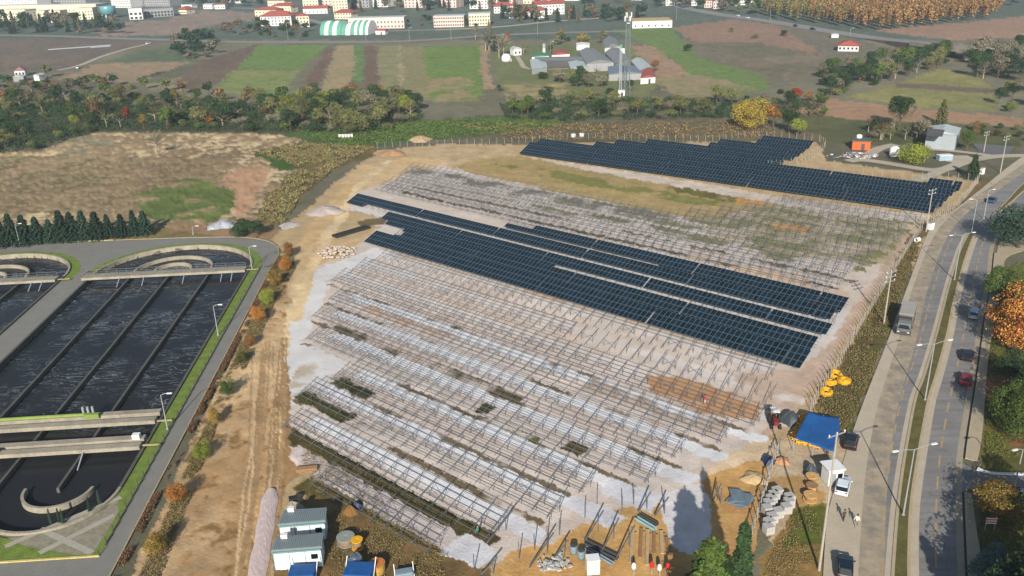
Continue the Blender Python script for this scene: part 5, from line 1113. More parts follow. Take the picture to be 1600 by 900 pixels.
B(rect((1309, 80), (1341, 80.5), 13), 3.4, 'white bungalow with a red hipped roof alone on the ploughed slope', 'house', 'house', None, M_WHITEW, M_TERRA, rise=2.6, hip=True, over=1, floors=1, bays=(5, 2))
B(rect((1299, 59), (1310, 59), 5), 2.2, 'small white shed beside the highway', 'shed', 'shed', None, M_WHITEW, M_PALER, rise=.5)
# --- the farm
def barn(q, h, lb, wl, rf, rise=1.2, **k): return B(roofquad(q, h), h, lb, 'farm_shed', 'shed', 'sheds of the farm', wl, rf, rise, .3, **k)
barn([(831, 108), (855, 104), (852, 93), (828, 93)], 3, 'low farm shed with a pale blue roof at the front left', M_GREYW, M_PALER, .6); barn([(848, 95), (917, 94), (917, 88), (834, 89)], 3.6, 'long narrow farm shed with a grey roof over a wall coloured dark as a shaded opening', M_DARKR, M_GREYR, .5)  # long shed: solid wall, shade of its open front put into the colour
barn([(891, 106), (919, 104), (912, 95), (888, 96)], 3, 'small farm shed with a pale ribbed roof', M_GREYW, M_PALER, .6); barn([(831, 89), (858, 87), (860, 83), (831, 84)], 4, 'farm shed with a green roof at the back left', M_WHITEW, M_GREENR, .8); barn([(862, 86), (890, 84), (886, 79), (864, 80)], 4.2, 'little farm house with a red and white roof', M_WHITEW, M_TERRA, 1.2)
barn([(917, 99), (959, 97), (929, 76), (904, 80)], 4.6, 'largest farm shed with a broad grey roof', M_GREYW, M_GREYR, 1.6); barn([(962, 99), (982, 93), (966, 74), (945, 82)], 4.6, 'grey farm shed to the right of the largest one', M_GREYW, M_GREYR, 1.4); barn([(945, 75), (968, 72), (962, 60), (942, 63)], 5, 'high grey barn at the back of the farm', M_WHITEW, M_GREYR, 2.2)
barn([(958, 76), (976, 75), (974, 69), (958, 70)], 3.5, 'small farm shed with a bright green roof', M_WHITEW, M_GREENR, .8); barn([(951, 116), (1002, 114), (1000, 104), (950, 104)], 3.4, 'long farm shed with a blue grey roof behind the mast', M_GREYW, M_BLUER, 1); barn([(1000, 110), (1018, 104), (1003, 91), (986, 95)], 3.6, 'farm shed with a pale roof at the right end', M_GREYW, M_PALER, 1.2)
barn([(1001, 122), (1024, 120), (1020, 107), (1004, 111)], 3, 'terracotta roofed hut at the right end of the farm', M_WHITEW, M_TERRA, 1.2, doors=1); barn([(848, 76), (852, 76), (852, 69), (848, 69)], 3, 'white gate lodge behind the farm', M_WHITEW, M_WHITEW, .6); barn([(901, 71), (921, 71), (921, 67), (901, 67)], 3, 'low white farm building at the back', M_WHITEW, M_WHITEW, .5)
p = G3(791, 96); o = thing('storage_tank', p, 'round white storage tank in the meadow left of the farm', 'tank'); MB().lathe((0, 0, 0), [(2.6, 0), (2.8, 1.2), (2.7, 3), (1.9, 4.2), (.2, 4.7)], 18).build('shell', M_WHITE, o, smooth=True); MB().box((2.9, -1, .9), (1.0, .8, 1.8)).build('valve_box', M_GREYW, o)
p = G3(809, 86); B(rect((803, 87), (815, 86), 6), 4, 'small white house under the bare trees at the farm gate', 'house', 'house', None, M_WHITEW, M_PALER, 1.2, floors=1, bays=(2, 0))
# lower left village corner and huts
B(rect((24, 120), (40, 119), 9), 3.4, 'farmhouse with a pinkish red roof at the left edge', 'house', 'house', None, M_WHITEW, mat('faded_tiles', (150, 108, 104), .85, .2, .4), 2, hip=True, floors=1, bays=(3, 0)); B(rect((22, 128), (38, 127), 6), 2.8, 'grey shed in front of the farmhouse at the left edge', 'shed', 'shed', None, M_GREYW, M_PALER, .6); B(rect((54, 126), (62, 126), 5), 3, 'small pale hut right of the farmhouse', 'hut', 'hut', None, M_WHITEW, M_PALER, .8); B(rect((86, 148), (100, 147), 6), 3, 'white hut on the edge of the dark tree line', 'hut', 'hut', None, M_WHITEW, M_WHITE, .7)
o = thing('field_cover', G3(125, 75), 'long white plastic cover lying on the dark field', 'plastic cover', rz=.45); MB().box((0, 0, .5), (44, 1.6, .7)).build('sheet', M_GALV, o); MB().box((14, -7, .35), (14, 1.2, .5)).build('short_sheet', M_GALV, o)
# --- beside the northern panels
h_ = B(roofquad([(1448, 207), (1495, 211), (1501, 200), (1454, 197)], 5.2), 5.2, 'grey metal hall with a ribbed roof left of the car park', 'industrial_hall', 'hall', None, mat('hall_cladding', (156, 164, 168), .6, .12, .4), M_PALER, 1.0, .3)
rq = roofquad([(1448, 207), (1495, 211), (1501, 200), (1454, 197)], 6.3)
for k in range(7):
    f = .04 + k * .075; a = Vector(rq[0]).lerp(Vector(rq[1]), f) - Vector(h_.location[:2]); b_ = Vector(rq[3]).lerp(Vector(rq[2]), f) - Vector(h_.location[:2]); mid_ = (a + b_) / 2
    m = MB(); m.bar((*a, 5.4), (*mid_, 6.45), .8, .12); m.bar((*mid_, 6.45), (*b_, 5.4), .8, .12); m.build('skylight', M_DARKR, h_)
o = B(rect((1331, 234), (1359, 235), 4.5), 2.9, 'bright orange shed with a dark flat roof beside the scrap heap', 'shed', 'shed', None, mat('orange_paint', (214, 96, 44), .6, .12, .5), mat('mossy_roof', (84, 92, 80), .8, .2, .5), 0, .3, doors=1)
MB().lathe((0, 2, 3.2), [(.9, 0), (.95, .9), (.5, 1.2)], 14).build('roof_tank', M_WHITE, o)
p = G3(1397, 244); o = thing('water_tank', p, 'white upright tank beside the big rounded shrub', 'tank'); MB().lathe((0, 0, 0), [(1.5, 0), (1.6, .3), (1.55, 2.7), (.6, 3.3)], 18).build('shell', M_WHITE, o, smooth=True); MB().bar((1.55, 0, 0), (1.3, 0, 3.0), .15).build('ladder', M_GALV, o)
o = thing('steel_container', G3(1475, 250), 'low pale blue container in the yard by the round shrub', 'container', rz=.1); MB().box((0, 0, .8), (4.4, 2, 1.6)).build('body', mat('container_blue', (150, 170, 180), .6, .1, .5), o); MB().box((0, 0, 1.68), (4.5, 2.1, .14)).build('lid', M_WHITE, o); MB().box((2.24, 0, .8), (.06, 1.7, 1.4)).build('door', M_DARKST, o)
m = MB(); r_ = random.Random(4)
for k in range(150):
    x, y = r_.gauss(0, 3.0), r_.gauss(0, 1.8); m.mi = r_.choice((0, 0, 1, 2, 3)); m.box((x, y, max(.1, 1.3 - .1 * (x * x + y * y)) * r_.random() + .1), (r_.uniform(.3, 1.3), r_.uniform(.2, .7), r_.uniform(.1, .4)), r_.uniform(0, 3))
o = m.build('scrap_rubble', [mat('scrap_grey', (160, 160, 158), .7, .2, 1), mat('scrap_blue', (96, 116, 140), .6, .2, 1), mat('scrap_rust', (150, 96, 80), .8, .2, 1), M_WHITE], None, G3(1337, 244)); tag(o, kind='stuff')
# --- masts and poles
def lattice(base, top_y, label, w0, w1, name='lattice_mast', mt=None, dishes=True):
    p = G3(*base); H = min(np.arange(5, 70, .25), key=lambda q: abs(PX(p.x, p.y, q)[1] - top_y)); o = thing(name, p, label, 'mast'); mt = mt or M_GALV
    f = lambda s, z: Vector((s[0], s[1], 0)) * (w0 + (w1 - w0) * z / H) / 2 + Vector((0, 0, z)); S = [(-1, -1), (1, -1), (1, 1), (-1, 1)]
    for s in S: MB().bar(f(s, -.2), f(s, H), .14).build('leg', mt, o)
    m = MB(); n = int(H / 2.2)
    for k in range(n):
        z0_, z1_ = H * k / n, H * (k + 1) / n
        for i in range(4): m.bar(f(S[i], z0_), f(S[(i + 1) % 4], z1_), .07); m.bar(f(S[(i + 1) % 4], z0_), f(S[i], z1_), .07); m.bar(f(S[i], z1_), f(S[(i + 1) % 4], z1_), .06)
    m.build('lattice', mt, o)
    if dishes:
        for k in range(6):
            q = k * 1.05; MB().box((math.cos(q) * w1 * .9, math.sin(q) * w1 * .9, H - 1.2 - (k % 2) * 1.6), (.4, .4, 2.2), q).build('antenna', M_WHITE, o)
        MB().lathe((0, -w1 * .6, H - 5), [(.1, 0), (.7, .15), (.75, .5)], 12).build('dish', M_WHITE, o)
    return o
lattice((979, 151), 19, 'tall grey lattice telecom mast standing in front of the farm', 2.6, 1.6, mt=mat('mast_steel', (110, 122, 120), .5, .2, 1)); lattice((969, 149), 70, 'shorter pale lattice mast close to the left of the tall one', 1.2, .7, 'antenna_mast', dishes=False)
B(rect((966, 152), (976, 152), 3), 2.6, 'small white equipment cabin at the foot of the masts', 'equipment_cabin', 'cabin', None, M_WHITEW, M_WHITE, 0, .1, doors=1)
def far_lamp(base, top, label, grp=None):
    p = G3(*base); H = min(np.arange(2, 60, .2), key=lambda q: abs(PX(p.x, p.y, q)[1] - top)); o = thing('lamp_post', p, label, 'lamp post', grp)
    MB().tube([(0, 0, -.2), (0, 0, H)], [.14, .08], 6).build('pole', M_GALV, o); MB().bar((0, 0, H), (1.6, -.4, H + .2), .1).build('arm', M_GALV, o); MB().box((1.8, -.4, H + .15), (.8, .35, .2)).build('lamp_head', M_WHITE, o)
for b_, tp in (((450, 60), 36), ((572, 64), 46), ((705, 62), 38), ((1057, 31), 4), ((1203, 33), 8), ((1328, 55), 44), ((640, 64), 44), ((840, 55), 30), ((860, 90), 65)): far_lamp(b_, tp, 'slim lamp post beside the far highway', 'lamp posts along the far highway')
# road bridge at the upper right
bp_ = [((1362, 59), .25), ((1400, 63), 1.8), ((1440, 67), 4.2), ((1480, 72), 5.2), ((1522, 78), 5.2), ((1570, 82), 4.0), ((1660, 88), 1.5)]
c_ = [Vector((*G(*q, z), z)) for q, z in bp_]; sd_ = []
for i in range(len(c_)): d = (c_[min(i + 1, 6)] - c_[max(i - 1, 0)]); d.z = 0; d.normalize(); sd_.append(Vector((-d.y, d.x, 0)))
o0 = c_[3].copy(); o0.z = 0; br = thing('road_bridge', o0, 'concrete road bridge carrying the highway over the stream at the upper right', 'bridge')
def slab(idx, hw, top, bot, name, mt, par, off=0.0):
    m = MB(); A = [c_[i] - o0 + sd_[i] * (hw + off) for i in idx]; B_ = [c_[i] - o0 + sd_[i] * (-hw + off) for i in idx]; n = len(idx)
    P = [p + Vector((0, 0, top)) for p in A] + [p + Vector((0, 0, top)) for p in B_] + [p + Vector((0, 0, bot)) for p in A] + [p + Vector((0, 0, bot)) for p in B_]; F = []
    for i in range(n - 1): F += [(i, n + i, n + i + 1, i + 1), (2 * n + i, 2 * n + i + 1, 3 * n + i + 1, 3 * n + i), (i, i + 1, 2 * n + i + 1, 2 * n + i), (n + i, 3 * n + i, 3 * n + i + 1, n + i + 1)]
    F += [(0, 2 * n, 3 * n, n), (n - 1, 2 * n - 1, 4 * n - 1, 3 * n - 1)]; m.add(P, F); return m.build(name, mt, par)
slab((2, 3, 4, 5), 7.5, 0, -1.2, 'deck', M_CONC, br); slab((2, 3, 4, 5), 6.6, .03, 0.01, 'carriageway', M_FARROAD, br)
for s in (-7.3, 7.3): slab((2, 3, 4, 5), .2, 1.0, .0, 'parapet', M_CONC, br, s)
for i in (2.15, 3.0, 4.0, 4.8):
    q = c_[int(i)].lerp(c_[min(int(i) + 1, 6)], i % 1) - o0; MB().box((q.x, q.y, (q.z - 1.2) / 2), (1.6, 11, q.z - 1.2), math.atan2(sd_[3].y, sd_[3].x) - math.pi / 2).build('pier', M_CONC, br)
for idx in ((0, 1, 2), (5, 6)):
    e = slab(idx, 7, .05, -5.2, 'road_embankment', mat('bank_earth', (112, 100, 84), .95, .3, .2), None); e.location = o0; tag(e, kind='structure')
    e = slab(idx, 6.6, .08, .06, 'highway', M_FARROAD, None); e.location = o0; tag(e, kind='structure')
# ------------------------------------------------------------------ fences
M_POST = mat('concrete_post', (166, 158, 144), .85, .15, 1); M_WIRE = mat('fence_wire', (150, 146, 138), .5, .1, 2, metal=.4)
def fence(P, label, step=2.6, h=2.1, arm=True, name='fence', wires=4, net=None, pmat=None):
    c = gl(P, 200); d = [0]
    for i in range(1, len(c)): d.append(d[-1] + math.dist(c[i - 1], c[i]))
    n = min(100, int(d[-1] / step)); Q = [(np.interp(d[-1] * i / n, d, [p[0] for p in c]), np.interp(d[-1] * i / n, d, [p[1] for p in c])) for i in range(n + 1)]
    o = thing(name, (Q[0][0], Q[0][1], 0), label, 'fence'); L = [(p[0] - Q[0][0], p[1] - Q[0][1]) for p in Q]
    pm_ = MB(); pm_.bar((0, 0, -.3), (0, 0, h), .09)
    if arm: pm_.bar((0, 0, h - .02), (-.28, -.12, h + .42), .07)
    me = mk(pm_, 'post', pmat or M_POST)
    for p in L: q = link('post', me, o, (p[0], p[1], 0)); q.rotation_euler = (rnd.uniform(-.05, .05), rnd.uniform(-.05, .05), rnd.uniform(-.2, .2))
    for k in range(wires):
        z = h * (k + .7) / wires
        MB().tube([(p[0], p[1], z) for p in L], .012, 4, False).build('wire', M_WIRE, o)
    if False: MB().tube([(p[0] - .26, p[1] - .1, h + .38) for p in L], .03, 4, False).build('wire', M_WIRE, o)
    return o
fence([(590, 232), (640, 229), (720, 227), (800, 225)], 'site fence of pale posts behind the dirt bend'); fence([(800, 225), (900, 217), (1020, 220), (1105, 221), (1182, 214), (1280, 221)], 'site fence of white posts along the back of the far panels')
fence([(1282, 222), (1288, 232), (1250, 255), (1200, 262)], 'short fence stepping down beside the notch in the far panels'); fence([(1205, 262), (1300, 271), (1400, 279), (1440, 282)], 'fence of white posts between the far panels and the rough strip'); fence([(1450, 277), (1490, 281), (1528, 284)], 'short fence at the far right end of the panels')
fence([(1528, 284), (1500, 318), (1462, 345), (1438, 362), (1412, 400), (1370, 470), (1340, 520), (1308, 575), (1285, 610), (1266, 642)], 'long roadside site fence of pale bent posts along the right of the panels', 1.5)
f_ = fence([(1218, 700), (1210, 722), (1202, 745), (1195, 775), (1183, 810), (1172, 850), (1164, 885)], 'sagging fence hung with white sheeting in front of the block pallets', 1.9, 1.7, False, wires=3)
c_ = gl([(1218, 700), (1210, 722), (1202, 745), (1195, 775), (1183, 810), (1172, 850), (1164, 885)], 60); q0 = f_.location
MB().tube([(p[0] - q0.x + rnd.uniform(-.12, .12), p[1] - q0.y, 1.65 + rnd.uniform(-.2, .2)) for p in c_], [rnd.uniform(.04, .14) for _ in c_], 6).build('white_sheeting', M_GALV, f_)
lf = [TK(3.35, -6 + i * 6) for i in range(19)]
fence([PX(*p) for p in lf], 'low wire fence along the lawn of the aeration tank', 2.4, 1.0, False, wires=2, pmat=mat('dark_post', (70, 76, 62), .7, .2, 1))
# ------------------------------------------------------------------ lamps and power poles
def lamp(base, top_y, label, double=False, grp=None, heads=1, arm_dir=(1, 0)):
    p = G3(*base); H = min(np.arange(2, 16, .05), key=lambda q: abs(PX(p.x, p.y, q)[1] - top_y)); o = thing('street_lamp', p, label, 'street lamp', grp)
    MB().tube([(0, 0, -.2), (0, 0, H)], [.12, .065], 8).build('pole', M_GALV, o); MB().lathe((0, 0, 0), [(.22, 0), (.22, .25), (.13, .3)], 10).build('base', M_GALV, o)
    for s in ((-1, 1) if double else (1,)):
        d = Vector((arm_dir[0], arm_dir[1], 0)).normalized() * s; L = 2.4 if double else 1.0
        MB().tube([(0, 0, H - .1), d * L * .5 + Vector((0, 0, H + .18)), d * L + Vector((0, 0, H + .25))], .045, 6).build('arm', M_GALV, o)
        MB().box(tuple(d * (L + .4) + Vector((0, 0, H + .25))), (.8, .28, .13), math.atan2(d.y, d.x)).build('lamp_head', M_WHITE, o)
    return o
for b_, t_, lb in (((1411, 806), 702, 'double armed street lamp on the median, the one closest to the drone'), ((1445, 626), 537, 'double armed street lamp on the median, second from the drone'), ((1491, 438), 367, 'double armed street lamp on the median, third from the drone')): lamp(b_, t_, lb, True, 'double street lamps on the median', arm_dir=(.97, .25))
lamp((1518, 363), 313, 'street lamp at the tip of the median', False, None, arm_dir=(-1, .3)); lamp((1537, 342), 298, 'street lamp in the median opening near the blue car', False, None, arm_dir=(1, .2))
lamp((1584, 766), 702, 'single street lamp on the side road at the right edge', arm_dir=(-.9, -.3)); lamp((341, 524), 478, 'lamp on the lawn halfway along the big tank'); lamp((262, 671), 617, 'lamp beside the right end of the green pipe bridge'); lamp((32, 385), 351, 'lamp at the left edge before the conifer row'); lamp((394, 421), 386, 'lamp beside the rounded end of the big tank'); lamp((302, 366), 356, 'short lamp on the outer kerb of the plant road bend')
def power_pole(base, top_y, label, arms=2, dr=(.9, .45), mt=None):
    p = G3(*base); H = min(np.arange(3, 24, .05), key=lambda q: abs(PX(p.x, p.y, q)[1] - top_y)); o = thing('power_pole', p, label, 'power pole')
    MB().tube([(0, 0, -.3), (0, 0, H)], [.17, .10], 8).build('pole', mt or M_POST, o); d = Vector((*dr, 0)).normalized()
    for k in range(arms):
        z = H - .2 - k * .9; MB().bar(d * -1.3 + Vector((0, 0, z)), d * 1.3 + Vector((0, 0, z)), .12).build('crossarm', M_GALV, o)
        for s in (-1.15, 0, 1.15): MB().lathe(tuple(d * s + Vector((0, 0, z + .05))), [(.05, 0), (.08, .12), (.05, .28)], 6).build('insulator', M_WHITE, o)
    return o
power_pole((1280, 890), 677, 'tallest pale power pole, beside the parked white car', 1); power_pole((1381, 506), 424, 'pale power pole on the verge by the truck', 3); power_pole((1447, 361), 296, 'pale power pole at the right end of the far panels', 2); power_pole((1563, 269), 213, 'power pole by the lane junction at the upper right', 2); power_pole((1537, 238), 206, 'white power pole on the car park edge', 2)
# ------------------------------------------------------------------ vehicles
M_TYRE = mat('tyre_rubber', (36, 36, 36), .8, .1, 3); M_GLASS = mat('car_glass', (22, 28, 32), .08, .05, 1, spec=.6); M_LIGHT = mat('lamp_lens', (220, 220, 212), .2, .05, 1); M_REDL = mat('tail_lens', (140, 24, 20), .3, .05, 1)
def loft(st, prof):
    """st: (x, half width, z bottom, z top); prof: [(fraction of width, fraction of height)] from bottom left to bottom right"""
    m = MB(); n = len(prof); n0 = 0
    for x, w_, a, b_ in st: m.v += [(x, w_ * f, a + (b_ - a) * g) for f, g in prof]
    for i in range(len(st) - 1):
        for k in range(n - 1): m.f.append((i * n + k, i * n + k + 1, (i + 1) * n + k + 1, (i + 1) * n + k))
        m.f.append((i * n + n - 1, i * n, (i + 1) * n, (i + 1) * n + n - 1))
    m.f += [tuple(range(n)), tuple(range((len(st) - 1) * n, len(st) * n))[::-1]]; m.m = [0] * len(m.f); return m
BP = [(-.92, 0), (-1, .35), (-1, .72), (-.93, .97), (-.8, 1), (.8, 1), (.93, .97), (1, .72), (1, .35), (.92, 0)]
GP = [(-1, 0), (-.84, .92), (-.7, 1), (.7, 1), (.84, .92), (1, 0)]
def car(pos, toward, paint, label, kind='sedan', z=.03):
    p = Vector(G(*pos, .4)); q = Vector(G(*toward)); rz = math.atan2(q.y - p.y, q.x - p.x); o = thing('parked_car' if 'parked' in label else 'car', (p.x, p.y, z), label, 'car', None, rz)
    v = 1.12 if kind == 'suv' else 1.0; T = 1.72 if kind == 'suv' else 1.46; wd = .92
    lower = loft([(-2.15, wd * .82, .38, .80 * v), (-2.05, wd * .94, .26, .92 * v), (-1.2, wd, .22, .95 * v), (.5, wd, .22, .94 * v), (1.2, wd * .98, .22, .88 * v), (1.95, wd * .92, .24, .74 * v), (2.15, wd * .76, .34, .60 * v)], BP)
    lower.build('body', paint, o, smooth=False)
    back = -2.0 if kind in ('suv', 'hatch') else -1.75; rb = -1.6 if kind in ('suv', 'hatch') else -1.05
    loft([(back, wd * .84, .86 * v, .90 * v), (rb, wd * .84, .88 * v, T - .07), (.1, wd * .86, .88 * v, T - .05), (1.1, wd * .86, .86 * v, .90 * v)], GP).build('glasshouse', M_GLASS, o)
    loft([(rb - .08, wd * .70, T - .09, T - .04), (rb + .2, wd * .73, T - .1, T), (.0, wd * .73, T - .08, T), (.22, wd * .7, T - .12, T - .06)], [(-1, 0), (-1, .8), (-.85, 1), (.85, 1), (1, .8), (1, 0)]).build('roof', paint, o)
    wm = MB(); wm.tube([(0, -.11, 0), (0, .11, 0)], .32, 14); wm.mi = 1; wm.tube([(0, -.125, 0), (0, .125, 0)], .18, 10); me = mk(wm, 'wheel', M_TYRE); me.materials.append(M_GALV)
    for x in (-1.32, 1.34):
        for s in (-1, 1): link('wheel', me, o, (x, s * .82, .32))
    for s in (-1, 1):
        MB().box((2.06, s * .58, .62 * v), (.16, .36, .14)).build('headlight', M_LIGHT, o); MB().box((-2.1, s * .62, .78 * v), (.12, .3, .16)).build('tail_light', M_REDL, o); MB().box((.72, s * 1.0, .98 * v), (.14, .18, .13)).build('mirror', paint, o)
    return o
def paint(n, c): return mat(n, c, .3, .05, 1, spec=.5)
P_BLK, P_RED, P_SIL, P_BLUE, P_WHT, P_DBL = paint('black_paint', (28, 31, 34)), paint('red_paint', (140, 30, 42)), paint('silver_blue_paint', (166, 182, 192)), paint('blue_paint', (44, 80, 104)), paint('pearl_paint', (210, 218, 224)), paint('dark_blue_paint', (22, 36, 46))
car((1512, 556), (1522, 520), P_BLK, 'black car driving away in the right carriageway', 'hatch'); car((1509, 593), (1514, 560), P_RED, 'red car in tree shade behind the black car', 'hatch'); car((1522, 491), (1530, 460), P_SIL, 'pale blue silver car in the shade of the orange tree', 'hatch'); car((1550, 313), (1580, 290), P_BLUE, 'blue car on the road near the median opening', 'sedan')
car((1317, 760), (1322, 740), P_WHT, 'white car parked beside the kiosk', 'hatch'); car((1330, 691), (1333, 680), P_BLK, 'black car parked beside the blue tarpaulin shelter', 'suv'); car((1320, 888), (1321, 860), P_DBL, 'dark blue car on the shoulder at the bottom edge', 'suv')
# truck
a = Vector(G(1410, 526)); b_ = Vector(G(1424, 478)); d = (a - b_).normalized(); c0 = a - d * 4.6; o = thing('cargo_truck', (c0.x, c0.y, .03), 'grey box truck standing on the shoulder', 'truck', None, math.atan2(d.y, d.x))
MB().box((0, 0, .75), (9, .9, .3)).build('chassis', M_DARKST, o); MB().box((-1.15, 0, 2.15), (6.7, 2.45, 2.5)).build('cargo_box', mat('canvas_grey', (112, 108, 100), .8, .1, .6), o); MB().box((-1.15, 0, 3.44), (6.75, 2.5, .12)).build('box_roof', mat('box_roof_pale', (162, 158, 148), .7, .12, .5), o)
loft([(2.4, 1.15, .6, 2.75), (3.6, 1.17, .55, 2.8), (4.25, 1.16, .5, 2.45), (4.5, 1.12, .5, 1.7)], BP).build('cab', mat('truck_grey', (96, 100, 100), .5, .1, 1), o); loft([(4.18, 1.0, 1.62, 2.5), (4.56, 1.0, 1.55, 1.75)], GP).build('windscreen', M_GLASS, o); MB().box((4.5, 0, .62), (.25, 2.3, .35)).build('bumper', M_DARKST, o); MB().box((3.0, 0, 2.98), (1.2, 2.1, .3)).build('wind_deflector', M_DARKST, o)
wm = MB(); wm.tube([(0, -.16, 0), (0, .16, 0)], .5, 14); me = mk(wm, 'wheel', M_TYRE)
for x in (3.5, -2.2, -3.3):
    for s in (-1, 1): link('wheel', me, o, (x, s * 1.05, .5))
for s in (-1, 1): MB().box((4.35, s * 1.32, 1.95), (.15, .22, .55)).build('mirror', M_DARKST, o); MB().box((4.58, s * .85, .85), (.08, .35, .2)).build('headlight', M_LIGHT, o)
for x, y, tx, ty, lb, pt in ((1153, 25, 1200, 33, 'white van on the far highway', P_WHT), (1168, 28, 1200, 33, 'white car on the far highway', P_WHT), (1243, 41, 1290, 48, 'dark car on the far highway above the ploughed slope', P_BLK), (1270, 46, 1290, 48, 'black car further along the far highway', P_BLK), (122, 106, 160, 88, 'white van on the farm track in the left field', P_WHT), (232, 68, 250, 66, 'white pickup at the end of the farm track', P_WHT)): car((x, y), (tx, ty), pt, lb, 'suv', .1)
# tractor
p = G3(1210, 664); o = thing('tractor', p, 'small red tractor at the end of the mounting rows', 'tractor', None, math.radians(-98)); P_TR = mat('tractor_red', (124, 44, 40), .5, .15, 1)
loft([(.1, .42, .7, 1.35), (1.3, .4, .7, 1.3), (1.55, .34, .75, 1.15)], BP).build('bonnet', P_TR, o); MB().box((-.45, 0, .75), (1.3, .7, .5)).build('chassis', M_DARKST, o); MB().box((-.7, 0, 1.15), (.5, .5, .3)).build('seat', M_TYRE, o); MB().box((-.55, 0, 2.35), (1.5, 1.3, .1)).build('canopy', M_WHITE, o)
m = MB()
for x in (-1.15, .05):
    for s in (-.55, .55): MB().bar((x, s, .9), (x, s, 2.32), .06).build('canopy_post', M_DARKST, o)
for x, r_, y in ((-.8, .72, .72), (1.15, .42, .6)):
    wm = MB(); wm.tube([(0, -.18, 0), (0, .18, 0)], r_, 16); me = mk(wm, 'wheel', M_TYRE)
    for s in (-1, 1): link('wheel', me, o, (x, s * y, r_))
MB().box((-2.3, 0, .8), (1.9, 1.5, .5)).build('trailer_bed', mat('trailer_wood', (150, 118, 92), .8, .2, 1), o)
# ------------------------------------------------------------------ people
def person(pos, top, legs, label, rz=0.0, arms=.25, stride=.0):
    p = G3(*pos); o = thing('person', p, label, 'person', None, rz)
    V = [(0, 0, .95), (0, 0, 1.2), (0, 0, 1.42), (0, 0, 1.53), (0, .01, 1.66), (0, .015, 1.76), (.09, 0, .90), (.11, stride * .5, .5), (.11, stride, .08), (.11, stride + .14, .04), (-.09, 0, .90), (-.11, -stride * .5, .5), (-.11, -stride, .08), (-.11, -stride + .14, .04), (.19, 0, 1.40), (.25 + arms * .2, .03, 1.13), (.26 + arms * .3, .14, .90), (-.19, 0, 1.40), (-.25 - arms * .2, .03, 1.13), (-.26 - arms * .3, .14, .90)]
    R = [.15, .135, .155, .06, .105, .085, .095, .07, .05, .045, .095, .07, .05, .045, .075, .05, .04, .075, .05, .04]
    E_ = [(0, 1), (1, 2), (2, 3), (3, 4), (4, 5), (0, 6), (6, 7), (7, 8), (8, 9), (0, 10), (10, 11), (11, 12), (12, 13), (2, 14), (14, 15), (15, 16), (2, 17), (17, 18), (18, 19)]
    me = bpy.data.meshes.new('body'); me.from_pydata(V, E_, []); t_ = bpy.data.objects.new('tmp', me); COL.objects.link(t_); sk = t_.modifiers.new('s', 'SKIN')
    for i, r_ in enumerate(R): me.skin_vertices[0].data[i].radius = (r_, r_)
    me.skin_vertices[0].data[0].use_root = True; t_.modifiers.new('d', 'SUBSURF').levels = 1
    dg = bpy.context.evaluated_depsgraph_get(); m2 = bpy.data.meshes.new_from_object(t_.evaluated_get(dg)); bpy.data.objects.remove(t_)
    m2.materials.clear()
    for mm in (mat('skin', (186, 140, 112), .6, .08, 3), top, legs, mat('shoes', (48, 42, 38), .7, .1, 3)): m2.materials.append(mm)
    for f in m2.polygons:
        z = f.center.z; f.material_index = 3 if z < .09 else 2 if z < .93 and abs(f.center.x) < .25 else 0 if (z > 1.5 or (z < 1.0 and abs(f.center.x) > .25)) else 1; f.use_smooth = True
    m2.name = 'body'; link('body', m2, o); MB().lathe((0, 0, 1.70), [(.118, -.03), (.122, .05), (.09, .12), (.02, .145)], 12).build('hair', mat('dark_hair', (40, 32, 28), .7, .2, 3), o, smooth=True)
C_ = lambda n, c: mat(n, c, .85, .1, 3)
person((1338, 822), C_('cream_shirt', (226, 220, 190)), C_('grey_trousers', (140, 134, 120)), 'person in a cream top walking on the dusty road shoulder', 2.6, .25, .2); person((1318, 814), C_('brown_jacket', (84, 62, 48)), C_('dark_trousers', (46, 44, 46)), 'person in dark brown clothes on the dusty road shoulder', .4, .2, .12)
person((747, 838), C_('green_shirt', (52, 140, 104)), C_('dark_trousers', (0, 0, 0)), 'person in a green shirt at the end of the weedy mounting row', 1.2, .8); person((1101, 632), C_('red_shirt', (190, 44, 64)), C_('pale_trousers', (190, 182, 176)), 'person in a red shirt among the bare mounting rows', 2.0, .4); person((1292, 712), C_('pink_shirt', (170, 120, 110)), C_('dark_trousers', (0, 0, 0)), 'person in a faded pink shirt beside the blue tarpaulin shelter', 3.0, .3)
# ------------------------------------------------------------------ the site entrance
tq = [(1263, 643), (1311, 653), (1314, 673), (1302, 706), (1241, 684)]; zt = [2.5, 2.3, 2.2, 1.8, 2.1]; P3 = [G3(x, y, z) for (x, y), z in zip(tq, zt)]; c_ = sum(P3, Vector()) / 5; c_.z = 0
o = thing('tarpaulin_shelter', c_, 'bright blue tarpaulin stretched over poles at the site entrance', 'shelter'); m = MB(); n = 14; A_ = [p - c_ for p in (P3[0], P3[1], P3[3], P3[4])]
for i in range(n + 1):
    for j in range(n + 1):
        u, v = i / n, j / n; p = A_[0].lerp(A_[1], u).lerp(A_[3].lerp(A_[2], u), v); bulge = .9 if u > .55 and .2 < v < .7 else .0
        p = p + Vector((.45 * math.sin(math.pi * v) * u, 0, -.22 * math.sin(math.pi * u) * math.sin(math.pi * v) + .06 * math.sin(9 * u + 4 * v) + .05 * math.sin(13 * v - 5 * u))); m.v.append(tuple(p))
for i in range(n):
    for j in range(n): a_ = i * (n + 1) + j; m.f.append((a_, a_ + n + 1, a_ + n + 2, a_ + 1))
m.m = [0] * len(m.f); M_TARP = mat('blue_tarpaulin', (34, 84, 142), .45, .22, .5, bump=.3, fine=4); s_ = m.build('tarpaulin', M_TARP, o, smooth=True); sm = s_.modifiers.new('t', 'SOLIDIFY'); sm.thickness = .03
